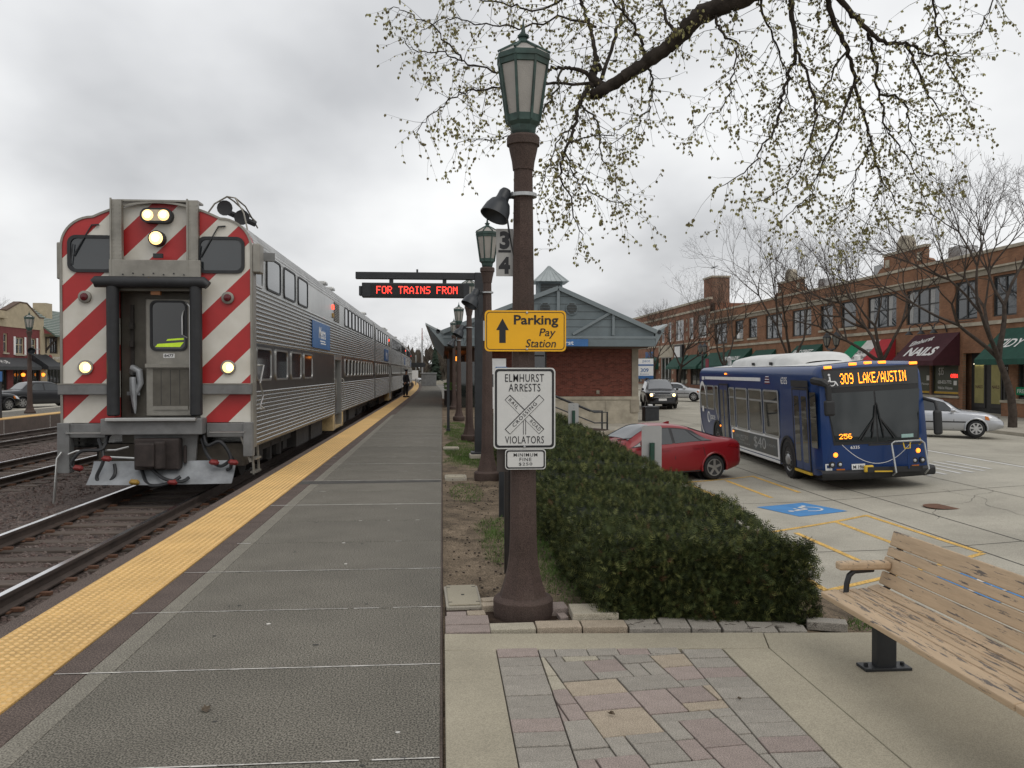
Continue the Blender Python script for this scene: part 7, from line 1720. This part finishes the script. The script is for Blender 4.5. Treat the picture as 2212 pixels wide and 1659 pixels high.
# roof: white top, air-conditioning pod, exhaust
rt = [(x, z + .012) for x, z in bsec() if z > BH - .03]
B().grid([[(x, y, z) for x, z in rt] for y in (.7, BL - 1.3)]).build('roof_panel', m_busr, bus, smooth=50)
P = []
for y, k, h in ((3.0, .55, .06), (3.1, .8, .18), (3.5, .92, .30), (8.2, .92, .30), (8.9, .9, .26), (9.2, .7, .06)):
    P.append([(k * .95 * math.cos(R(a)) if a not in (0, 180) else k * 1.0 * (1 if a == 0 else -1), y, BH - .02 + (h + .06) * math.sin(R(a)) ** .45 if 0 < a < 180 else BH - .02) for a in range(0, 181, 15)])
pod = B().grid(P).build('air_conditioner', m_busr, bus, smooth=50)
for y in (4.5, 6.2): B().box(-.96, -.9, y, y + .12, 2.9, 2.98).build('pod_latch', m_trim, pod)
B().tube([(-.6, 10.2, BH), (-.6, 10.2, BH + .22), (-.62, 10.1, BH + .3), (-.68, 10.0, BH + .26)], .07, 8).build('exhaust', m_cream if False else m_zinc, bus, smooth=True); B().lathe([(.12, 0), (.1, .1), (.0, .13)], 12, (-.3, 9.6, BH + .06)).build('roof_beacon', m_hy, bus, smooth=True); B().lathe([(.07, 0), (.07, .12), (.0, .15)], 10, (.0, .9, BH + .06)).build('antenna_pod', m_busr, bus, smooth=True)
# people and rails glimpsed inside are left dark behind the glass
# ================================================================= TREES
def spl(P, k=5):
    o_ = []
    for i in range(len(P) - 1):
        p0, p1, p2, p3 = P[max(0, i - 1)], P[i], P[i + 1], P[min(len(P) - 1, i + 2)]
        for j in range(k):
            t = j / k; o_.append(tuple(.5 * (2 * b + (c - a) * t + (2 * a - 5 * b + 4 * c - d) * t * t + (3 * b - a - 3 * c + d) * t ** 3) for a, b, c, d in zip(p0, p1, p2, p3)))
    return o_ + [P[-1]]
LIMBS = [[(3.14,6.8,5.34,0.1012),(2.74,6.87,4.95,0.09),(2.45,6.94,4.8,0.0832),(2.26,7.01,4.74,0.0774),(2.13,7.08,4.68,0.0721),(2.01,7.15,4.56,0.0671),(1.91,7.22,4.48,0.0623),(1.74,7.29,4.37,0.0578),(1.56,7.36,4.26,0.0533),(1.39,7.43,4.17,0.0489),(1.33,7.5,4.16,0.0446)],
         [(1.44,7.5,4.22,0.0558),(1.32,7.5,4.29,0.0506),(1.34,7.5,4.38,0.0474),(1.37,7.5,4.4,0.0446)],
         [(1.32,7.5,4.25,0.0372),(1.25,7.46,4.16,0.0286),(1.18,7.41,4.02,0.0233),(1.14,7.37,3.85,0.0188),(1.07,7.33,3.64,0.0147),(1.01,7.29,3.43,0.011),(1.1,7.24,3.15,0.0075),(1.17,7.2,2.83,0.0043)],
         [(1.36,7.5,4.38,0.0298),(1.35,7.58,4.61,0.0244),(1.32,7.65,4.8,0.021),(1.27,7.72,4.99,0.0181),(1.2,7.8,5.23,0.0155)],
         [(1.32,7.5,4.31,0.026),(1.17,7.48,4.36,0.0212),(1.05,7.46,4.36,0.0181),(0.92,7.43,4.34,0.0156),(0.78,7.41,4.3,0.0132),(0.48,7.39,4.28,0.0111),(0.18,7.37,4.37,0.0091),(-0.02,7.34,4.42,0.0072),(-0.25,7.32,4.44,0.0054),(-0.35,7.3,4.53,0.0036)],
         [(1.3,7.5,4.25,0.0186),(0.9,7.42,4.21,0.0142),(0.49,7.33,4.14,0.0114),(0.25,7.25,4.08,0.0091),(0.08,7.17,3.98,0.0071),(-0.09,7.08,3.81,0.0052),(-0.2,7.0,3.64,0.0035)],
         [(1.4,7.5,4.3,0.0223),(1.55,7.63,4.72,0.0192),(1.64,7.77,4.98,0.0173),(1.65,7.9,5.25,0.0157)],
         [(1.77,7.4,4.41,0.022),(1.68,7.27,4.58,0.0166),(1.53,7.13,4.72,0.0132),(1.27,7.0,4.88,0.0104)],
         [(1.79,7.4,4.39,0.0147),(1.8,7.3,4.16,0.0104),(1.74,7.2,3.93,0.0077),(1.6,7.1,3.74,0.0054),(1.39,7.0,3.6,0.0035)],
         [(1.1,7.4,3.7,0.011),(1.24,7.5,3.77,0.0077),(1.51,7.6,3.84,0.0056),(1.72,7.7,4.04,0.0038)],
         [(1.13,7.3,3.83,0.0109),(0.99,7.2,3.68,0.0074),(0.86,7.1,3.34,0.0053),(0.79,7.0,3.09,0.0035)],
         [(0.18,7.3,4.35,0.0109),(-0.06,7.27,4.6,0.0075),(-0.28,7.23,4.7,0.0054),(-0.44,7.2,4.73,0.0036)],
         [(1.38,7.6,4.78,0.0151),(1.1,7.66,4.88,0.0115),(0.69,7.72,4.81,0.0093),(0.36,7.78,4.86,0.0073),(0.02,7.84,4.92,0.0056),(-0.19,7.9,4.81,0.0039)],
         [(1.23,7.7,5.19,0.0153),(0.9,7.77,5.0,0.0118),(0.61,7.83,5.06,0.0097),(0.19,7.9,5.16,0.0078)],
         [(1.04,7.4,4.34,0.0128),(0.89,7.3,3.98,0.009),(0.64,7.2,3.75,0.0066),(0.4,7.1,3.64,0.0046),(0.1,7.0,3.57,0.0028)],
         [(1.05,7.2,3.6,0.0107),(1.13,7.3,3.39,0.0075),(1.34,7.4,3.26,0.0055),(1.61,7.5,3.2,0.0037)],
         [(1.18,7.4,4.02,0.0128),(1.33,7.33,3.88,0.0093),(1.36,7.25,3.58,0.0071),(1.46,7.17,3.29,0.0052),(1.49,7.1,3.09,0.0035)],
         [(2.02,7.2,4.56,0.0214),(1.94,7.33,4.77,0.0168),(1.93,7.47,4.99,0.0139),(2.01,7.6,5.21,0.0113)],
         [(2.87,7.0,5.28,0.0382),(2.89,7.0,4.98,0.0307),(2.92,7.0,4.67,0.0261),(2.95,7.0,4.4,0.0221),(2.91,7.0,4.25,0.0185),(2.84,7.0,4.01,0.0152),(2.8,7.0,3.82,0.0121),(2.68,7.0,3.59,0.0091),(2.52,7.0,3.39,0.0062),(2.28,7.0,3.23,0.0035)],
         [(2.98,6.9,5.27,0.0411),(3.16,6.99,4.98,0.0329),(3.31,7.08,4.71,0.0277),(3.47,7.16,4.48,0.0233),(3.59,7.25,4.27,0.0192),(3.71,7.34,4.02,0.0154),(3.82,7.42,3.76,0.0117),(3.97,7.51,3.49,0.0081),(4.16,7.6,3.26,0.0045)],
         [(3.02,6.9,5.16,0.0445),(3.21,6.96,4.93,0.0352),(3.44,7.03,4.77,0.0295),(3.64,7.09,4.61,0.0245),(3.82,7.15,4.56,0.0199),(4.04,7.21,4.57,0.0156),(4.2,7.28,4.54,0.0115),(4.45,7.34,4.53,0.0075),(4.75,7.4,4.59,0.0037)],
         [(3.63,7.1,4.62,0.0211),(3.75,7.22,4.43,0.0164),(3.85,7.33,4.19,0.0134),(3.98,7.45,3.94,0.0108),(4.2,7.57,3.76,0.0084),(4.4,7.68,3.54,0.0061),(4.56,7.8,3.31,0.0039)],
         [(2.95,7.0,4.4,0.0174),(3.06,6.92,4.03,0.0127),(3.04,6.84,3.74,0.0098),(2.93,6.76,3.49,0.0074),(2.75,6.68,3.21,0.0052),(2.45,6.6,3.04,0.0033)],
         [(3.58,7.2,4.25,0.0179),(3.41,7.12,3.91,0.0131),(3.3,7.04,3.65,0.0101),(3.1,6.96,3.35,0.0076),(2.99,6.88,3.14,0.0054),(2.76,6.8,2.94,0.0034)],
         [(4.03,7.2,4.56,0.0179),(4.24,7.33,4.28,0.0114),(4.45,7.47,4.16,0.0074),(4.71,7.6,3.91,0.0038)],
         [(3.84,7.3,4.17,0.0145),(4.05,7.22,4.03,0.0103),(4.03,7.15,3.77,0.0076),(4.09,7.08,3.56,0.0054),(4.22,7.0,3.3,0.0035)],
         [(4.0,6.8,5.0,0.0169),(4.1,6.9,4.74,0.0119),(4.21,7.0,4.56,0.0088),(4.39,7.1,4.28,0.0061),(4.58,7.2,4.08,0.0036)],
         [(2.24,7.0,4.68,0.0174),(2.28,6.94,4.51,0.0127),(2.4,6.88,4.38,0.0099),(2.34,6.82,4.09,0.0074),(2.24,6.76,3.85,0.0053),(2.0,6.7,3.66,0.0033)],
         [(4.53,6.7,4.98,0.01),(4.48,6.8,4.64,0.006),(4.43,6.9,4.49,0.0034)],
         [(3.44,7.1,4.45,0.0141),(3.34,7.23,4.26,0.0094),(3.32,7.37,4.02,0.0064),(3.17,7.5,3.85,0.0037)],
         [(2.67,7.1,5.01,0.0176),(2.74,7.17,4.73,0.0124),(2.93,7.25,4.45,0.0091),(3.01,7.33,4.16,0.0063),(2.87,7.4,3.94,0.0037)],
         [(3.81,7.4,3.75,0.011),(3.65,7.33,3.45,0.0072),(3.57,7.27,3.19,0.0048),(3.37,7.2,3.05,0.0029)],
         [(4.02,7.6,3.52,0.0075),(3.96,7.6,3.26,0.0053),(3.83,7.6,3.0,0.0038),(3.69,7.6,2.88,0.0026)]]
m_bark = mat('dark_ridged_bark', (.042, .034, .028), .95, scale=9, var=.45, bump=1, bscale=25, spec=.2)
m_twig = mat('twig_bark', (.045, .04, .028), .9, scale=9, var=.3, spec=.2)
m_bud = [mat('bud_leaf_olive', (.25, .235, .09), .8, var=.3, scale=9, spec=.25), mat('bud_leaf_brown', (.17, .14, .07), .8, var=.3, scale=9, spec=.25), mat('bud_leaf_pale', (.36, .34, .16), .8, var=.3, scale=9, spec=.25)]
elm = thing('tree', 'large tree with dark limbs and fresh bud clusters overhanging the lamp post', 'tree', (0, 0, 0))
q = random.Random(21); tb = B(); tg = B(); LV, LT, LM = [], [], []
# trunk stands right of the view, behind the bench
TR = [(3.75, 2.2, -.4, .34), (3.7, 2.2, .3, .27), (3.65, 2.3, 2.0, .23), (3.55, 2.9, 3.6, .2), (3.4, 4.0, 4.9, .17), (3.3, 5.3, 5.7, .14), LIMBS[0][0][:3] + (.115,)]
pts = spl(TR); tb.tube([p[:3] for p in pts], [p[3] for p in pts], 12)
for a in ((18, 3), (19, 3), (20, 3), (26, 4), (28, 4), (30, 4)):
    p = LIMBS[a[0]][0]; s_ = TR[-1][:3] if a[1] == 3 else TR[-2][:3]
    c_ = spl([s_ + (.07,), ((s_[0] + p[0]) / 2, (s_[1] + p[1]) / 2, max(s_[2], p[2]) + .15, .06), p[:3] + (max(.02, p[3]),)]); tb.tube([v[:3] for v in c_], [v[3] for v in c_], 8)
tb2 = {}
def leafcl(p, d):
    """a hanging bud cluster: two or three small pointed leaves"""
    for k in range(q.choice((2, 2, 3))):
        l = q.uniform(.017, .034); w_ = l * q.uniform(.28, .42)
        a = Vector((q.uniform(-.55, .55), q.uniform(-.55, .55), -1)).normalized() * l; s_ = a.cross(Vector((q.uniform(-1, 1), q.uniform(-1, 1), q.uniform(-.3, .3)))); s_ = s_.normalized() * w_ if s_.length > 1e-6 else Vector((w_, 0, 0))
        o_ = len(LV); b0 = p + Vector((q.uniform(-.008, .008), q.uniform(-.008, .008), 0)); LV.extend([b0, b0 + a * .45 + s_, b0 + a, b0 + a * .45 - s_]); LT.append((o_, o_ + 1, o_ + 2, o_ + 3)); LM.append(q.choice((0, 0, 1, 1, 2)))
def twig(p, d, l, r, lvl):
    n = max(3, int(l / .06)); P = [(p.x, p.y, p.z, r)]; d = d.normalized(); c = p.copy()
    bend = Vector((q.uniform(-.25, .25), q.uniform(-.25, .25), q.uniform(-.35, .2)))
    for i in range(n):
        t = (i + 1) / n; d = (d + bend * (.22) + Vector((q.gauss(0, .1), q.gauss(0, .1), q.gauss(0, .08) - .09 + .16 * t))).normalized(); c = c + d * (l / n); P.append((c.x, c.y, c.z, r * (1 - .7 * t)))
        if t > .25 and q.random() < (.72 if lvl else .58): leafcl(c.copy(), d)
        if lvl < 2 and q.random() < (.34 if lvl == 0 else .16):
            s_ = d.cross(Vector((q.uniform(-1, 1), q.uniform(-1, 1), q.uniform(-1, 1)))).normalized(); twig(c.copy(), d * .7 + s_ * .75, l * q.uniform(.3, .55), r * .65, lvl + 1)
    leafcl(c, d); tg.tube([v[:3] for v in P], [v[3] for v in P], 3, False)
for li, Lm in enumerate(LIMBS):
    S = spl(Lm, 6)
    S = [(x + q.gauss(0, .006 if r > .02 else .011), y + q.gauss(0, .01), z + q.gauss(0, .006 if r > .02 else .011), r * q.uniform(.92, 1.1)) for x, y, z, r in S]
    (tb if Lm[0][3] > .015 else tg).tube([v[:3] for v in S], [max(.0028, v[3] * (1 if li == 0 else .8)) for v in S], 10 if Lm[0][3] > .03 else 6)
    acc = 0
    for i in range(1, len(S)):
        a, b = Vector(S[i - 1][:3]), Vector(S[i][:3]); acc += (b - a).length; r = S[i][3]
        if r > .055 and q.random() < .45: continue
        while acc > .046:
            acc -= .046
            d = (b - a).normalized(); s_ = d.cross(Vector((q.uniform(-1, 1), q.uniform(-1, 1), q.uniform(-1, 1)))).normalized(); s_.y *= .9
            twig(b.copy(), d * q.uniform(.3, .9) + s_ * .9 + Vector((0, 0, -.25)), q.uniform(.14, .46) if r < .03 else q.uniform(.12, .3), min(.0034, max(.0019, r * .35)), 0)
    if Lm[-1][3] < .01: leafcl(Vector(S[-1][:3]), Vector((0, 0, -1)))
tb.build('limb', m_bark, elm, smooth=60, fix=False); tg.build('twigs', m_twig, elm, fix=False, kind='stuff')
link('bud_leaves', npmesh('bud_leaves', np.array([tuple(v) for v in LV]), np.array(LT), m_bud, LM), elm, kind='stuff')

# ---- bare street trees
m_bark2 = mat('grey_brown_bark', (.06, .048, .040), .95, scale=6, var=.35, spec=.15)
def bare(seed, H, lean=.0, spread=1., levels=7):
    q = random.Random(seed); trunk, crown = B(), B()
    def grow(p, d, l, r, lv):
        n = 4; P = [(p.x, p.y, p.z, r)]; c = p.copy(); dd = d.copy()
        for i in range(n):
            dd = (dd + Vector((q.gauss(0, .10), q.gauss(0, .10), q.gauss(0, .06) + (.05 if lv > 1 else 0)))).normalized(); c = c + dd * (l / n); P.append((c.x, c.y, c.z, r * (1 - .38 * (i + 1) / n)))
            if lv >= 2 and i in (0, 1, 2) and q.random() < .5:
                s_ = dd.cross(Vector((q.uniform(-1, 1), q.uniform(-1, 1), q.uniform(-1, 1)))).normalized(); tw(c.copy(), dd * .55 + s_ * .8, l * q.uniform(.35, .6), r * .42, lv + 1)
        (trunk if lv < 2 else crown).tube([v[:3] for v in P], [v[3] for v in P], 8 if lv < 2 else 4 if lv < 4 else 3, False)
        if lv >= levels: return
        k = q.choice((2, 2, 3)) if lv else q.choice((3, 4)); a0 = q.uniform(0, 6.28)
        for j in range(k):
            a = a0 + 6.283 * j / k + q.uniform(-.5, .5); ax = dd.orthogonal().normalized(); ax2 = dd.cross(ax); tl = q.uniform(.42, .8) * spread * (1.15 if lv == 0 else .85)
            grow(c.copy(), (dd + (ax * math.cos(a) + ax2 * math.sin(a)) * tl).normalized(), l * q.uniform(.66, .88), r * .70 * q.uniform(.75, 1.0), lv + 1)
    def tw(p, d, l, r, lv):
        d = d.normalized(); P = [(p.x, p.y, p.z, r)]; c = p.copy()
        for i in range(3): d = (d + Vector((q.gauss(0, .16), q.gauss(0, .16), q.gauss(0, .1) + .05))).normalized(); c = c + d * (l / 3); P.append((c.x, c.y, c.z, r * (1 - .25 * (i + 1))))
        crown.tube([v[:3] for v in P], [max(.004, v[3]) for v in P], 3, False)
    l0 = H * .235; grow(Vector((0, 0, -.2)), Vector((lean, 0, 1)).normalized(), l0, H * .0135, 0)
    return trunk.mesh('trunk', m_bark2, smooth=60, fix=False), crown.mesh('crown', m_bark2, fix=False)
protos = [bare(3, 12.8, 0, .95), bare(8, 13.6, .05, .95), bare(15, 12.8, -.06, 1.0)]
def btree(x, y, z, k, rz, sc, lab, grp='bare street trees'):
    t = thing('bare_tree', lab, 'tree', (x, y, z), rz, group=grp); t.scale = (sc,) * 3; a, b = protos[k]; link('trunk', a, t); link('crown', b, t); return t
for x, y, k, rz, sc, lab in ((24.3, 97.5, 0, .5, .92, 'bare street tree nearest the station roof corner'), (24.2, 86.5, 2, 2.0, .9, 'bare street tree by the hanging black sign'), (24.2, 70.2, 1, 1.1, .9, 'bare street tree in front of the red dragon awning'),
                             (24.2, 59.3, 1, 3.9, 1.0, 'tall bare street tree rising behind the bus roof'), (24.2, 45.0, 2, 5.1, 1.0, 'bare street tree between the striped awning and the nail salon'), (24.0, 34.4, 0, 2.7, 1.08, 'dark bare street tree at the right edge of the picture')):
    btree(x, y, lotz(22.3, y) + .15, k, rz, sc, lab)
for x, y, k, rz, sc, lab in ((-48, 78, 0, 1, 1.0, 'bare tree rising behind the red shop roof'), (-46, 86, 2, 4, .95, 'bare tree behind the cream shop roof'),(-4.2, 172, 1, 0, .85, 'far bare tree beyond the end of the train'), (3, 178, 0, 2, .95, 'far bare tree beyond the end of the platform'), (8, 165, 2, 1, .9, 'far bare tree next to the station eaves'), (-7, 190, 2, 3, .8, 'far bare tree right against the last train car')):
    btree(x, y, -.8, k, rz, sc, lab, 'bare trees in the distance')
# dense far thicket on the horizon
th = B(); q = random.Random(5)
for i in range(2600):
    x, y = q.uniform(-90, 140), q.uniform(225, 260); h = q.uniform(1, 8) * (1 if x < 40 else .8); a = q.uniform(0, 6.28); s_ = q.uniform(.5, 1.4)
    th.add([(x - s_ * math.cos(a), y - s_ * math.sin(a), h - q.uniform(.3, 1.4)), (x + s_ * math.cos(a), y + s_ * math.sin(a), h - q.uniform(.3, 1.4)), (x + q.uniform(-.5, .5), y, h + q.uniform(.2, 1.2)), (x + q.uniform(-1, 1), y, max(-1.4, h - q.uniform(2, 5)))], ((0, 3, 1, 2),))
th.build('distant_thicket', mat('far_thicket', (.085, .07, .052), .95, var=.35, scale=.5), kind='stuff', fix=False, label='brown leafless thicket along the far horizon', cat='thicket')
# small evergreen by the mast
t = thing('evergreen_tree', 'small dark evergreen beside the far mast', 'tree', (-1.2, 150, -.8)); B().cyl((0, 0, 0), (0, 0, 1.5), .2, n=8).build('trunk', m_bark2, t)
ev = B(); q = random.Random(8)
for i in range(700):
    z = 1 + 6.2 * q.random(); r = (7.4 - z) * .24 * q.uniform(.4, 1.1); a = q.uniform(0, 6.28); c_, s_ = math.cos(a), math.sin(a)
    ev.add([(r * c_ - .25 * s_, r * s_ + .25 * c_, z - .15), (r * c_ + .25 * s_, r * s_ - .25 * c_, z - .15), (r * .2 * c_, r * .2 * s_, z + .35)], ((0, 1, 2),))
ev.build('crown', mat('evergreen_needles', (.02, .035, .02), .9, var=.3), t, fix=False, kind='stuff')

# ---- twin-headed street lamps
def twin(label, p):
    t = thing('street_lamp', label, 'street lamp', p, group='black twin lantern street lamps')
    B().lathe([(.26, 0), (.26, .3), (.16, .5), (.1, .7), (.085, 3.4), (.11, 3.5), (.06, 3.6)], 14).build('post', m_iron, t, smooth=40); B().tube([(0, -.62, 3.75), (0, -.5, 3.62), (0, -.2, 3.6), (0, 0, 3.45), (0, .2, 3.6), (0, .5, 3.62), (0, .62, 3.75)], .05, 8).build('arm', m_iron, t, smooth=True)
    for s_ in (-.62, .62):
        h = B().lathe([(.06, 3.7), (.12, 3.8), (.14, 3.84)], 8, (0, s_, 0)).build('lantern', m_iron, t); B().lathe([(.13, 3.84), (.24, 4.3)], 8, (0, s_, 0)).build('glass', mat('street_lantern_glass', (.20, .20, .18), .3, var=.15), h); B().lathe([(.26, 4.3), (.25, 4.36), (.1, 4.55), (.03, 4.62), (.01, 4.75)], 8, (0, s_, 0)).build('cap', m_iron, h)
        for k in range(6): a = k * 1.047; B().bar((.135 * math.cos(a), s_ + .135 * math.sin(a), 3.84), (.245 * math.cos(a), s_ + .245 * math.sin(a), 4.3), .03, .03).build('glazing_bar', m_iron, h)
    return t
a = twin('black twin lantern street lamp with a red banner', (22.9, 74.2, lotz(22.3, 74) + .13)); copy_tree(a, (22.9, 49.0, lotz(22.3, 49) + .13), None, 'black twin lantern street lamp rising behind the bus windscreen top')
t = thing('banner', 'small dark red banner hanging on the street lamp', 'banner', (22.9, 73.3, 1.55)); B().box(-.02, .02, -.85, -.05, 0, 1.3).build('cloth', mat('banner_red', (.20, .02, .04), .8, var=.2), t); B().bar((0, .9, 1.3), (0, -.9, 1.3), .04, .04).build('rod', m_iron, t)

# ---- conductor on the platform
def skinned(name, joints, edges, m, par, sub=2):
    bm = bmesh.new(); lay = bm.verts.layers.skin.verify(); vs = []
    for i, (p, r) in enumerate(joints):
        v = bm.verts.new(p); v[lay].radius = (r, r) if isinstance(r, float) else r; v[lay].use_root = (i == 0); vs.append(v)
    for a, b in edges: bm.edges.new((vs[a], vs[b]))
    me = bpy.data.meshes.new(name); bm.to_mesh(me); bm.free(); me.materials.append(m); o = link(name, me, par)
    o.modifiers.new('Skin', 'SKIN').use_smooth_shade = True; s_ = o.modifiers.new('Subdivision', 'SUBSURF'); s_.levels = s_.render_levels = sub; return o
pr = thing('person', 'person in a dark uniform and peaked cap standing on the yellow strip beside the train', 'person', (-2.42, 58.0, .01), R(60))
m_skin = mat('skin', (.35, .20, .14), .6, var=.1); m_navy = mat('navy_uniform', (.010, .011, .015), .8, var=.2); m_shoe = mat('black_shoe', (.01, .01, .01), .4, var=.1)
J = [((0, 0, .98), .13), ((0, 0, 1.2), .12), ((0, 0, 1.42), .13), ((0, 0, 1.53), .055), ((0, -.02, 1.60), .07), ((0, -.03, 1.70), .09), ((0, -.01, 1.79), .06),
     ((.20, 0, 1.43), .06), ((.25, -.02, 1.18), .045), ((.22, -.16, .98), .035), ((.20, -.22, .90), .035), ((-.20, 0, 1.43), .06), ((-.25, .02, 1.18), .045), ((-.24, -.04, .94), .035), ((-.23, -.06, .84), .035),
     ((.10, 0, .90), .095), ((.11, -.02, .50), .065), ((.11, .0, .10), .045), ((.12, -.14, .05), .04), ((-.10, 0, .90), .095), ((-.11, .04, .50), .065), ((-.12, .08, .10), .045), ((-.13, -.06, .05), .04)]
E_ = [(0, 1), (1, 2), (2, 3), (3, 4), (4, 5), (5, 6), (2, 7), (7, 8), (8, 9), (9, 10), (2, 11), (11, 12), (12, 13), (13, 14), (0, 15), (15, 16), (16, 17), (17, 18), (0, 19), (19, 20), (20, 21), (21, 22)]
skinned('body', J, E_, m_skin, pr)
skinned('coat', [((0, 0, .86), (.19, .15)), ((0, 0, 1.1), (.17, .14)), ((0, 0, 1.40), (.18, .15)), ((0, 0, 1.52), .08), ((.21, 0, 1.43), .09), ((.26, -.02, 1.18), .075), ((.23, -.14, 1.0), .06), ((-.21, 0, 1.43), .09), ((-.26, .02, 1.18), .075), ((-.25, -.03, .97), .06)], [(0, 1), (1, 2), (2, 3), (2, 4), (4, 5), (5, 6), (2, 7), (7, 8), (8, 9)], m_navy, pr)
skinned('trousers', [((0, 0, .92), (.16, .14)), ((.10, 0, .84), .115), ((.11, -.02, .50), .09), ((.11, .0, .12), .075), ((-.10, 0, .84), .115), ((-.11, .04, .50), .09), ((-.12, .08, .12), .075)], [(0, 1), (1, 2), (2, 3), (0, 4), (4, 5), (5, 6)], m_navy, pr)
for s_, dy in ((.115, 0), (-.125, .08)): B().tube([(s_, dy + .06, .05), (s_, dy - .04, .055), (s_, dy - .16, .045), (s_, dy - .2, .035)], [.045, .055, .05, .025], 10).build('shoe', m_shoe, pr, smooth=True)
B().lathe([(.098, 1.755), (.10, 1.80), (.125, 1.845), (.12, 1.865), (.02, 1.875)], 18, (0, -.02, 0)).build('cap', m_navy, pr, smooth=50); B().lathe([(.105, 1.752), (.135, 1.748), (.10, 1.762)], 18, (0, -.05, 0)).build('cap_peak', m_shoe, pr, smooth=True)
for sx in (-.03, .03): B().lathe([(.012, -.006), (.006, -.012)], 8, (sx, -.115, 1.70), 'y').build('eye', m_shoe, pr)
B().tube([(0, -.11, 1.70), (0, -.14, 1.66), (0, -.115, 1.65)], [.008, .016, .01], 6).build('nose', m_skin, pr, smooth=True)
# clutter near the far platform: bicycle rack planters
t = thing('planter_box', 'dark square planter box beside the platform under the station eaves', 'planter', (.9, 44.5, 0)); B().box(-.8, .8, -.5, .5, 0, .75).build('box', m_tim, t, bevel=.02)
q = random.Random(4); pf = B()
for i in range(260): x, y, z = q.uniform(-.8, .8), q.uniform(-.5, .5), .75 + .35 * q.random(); pf.add([(x, y, z), (x + q.uniform(-.1, .1), y + .05, z + .1), (x + .08, y, z + .04)], ((0, 1, 2),))
pf.build('foliage', m_grass, t, fix=False, kind='stuff')
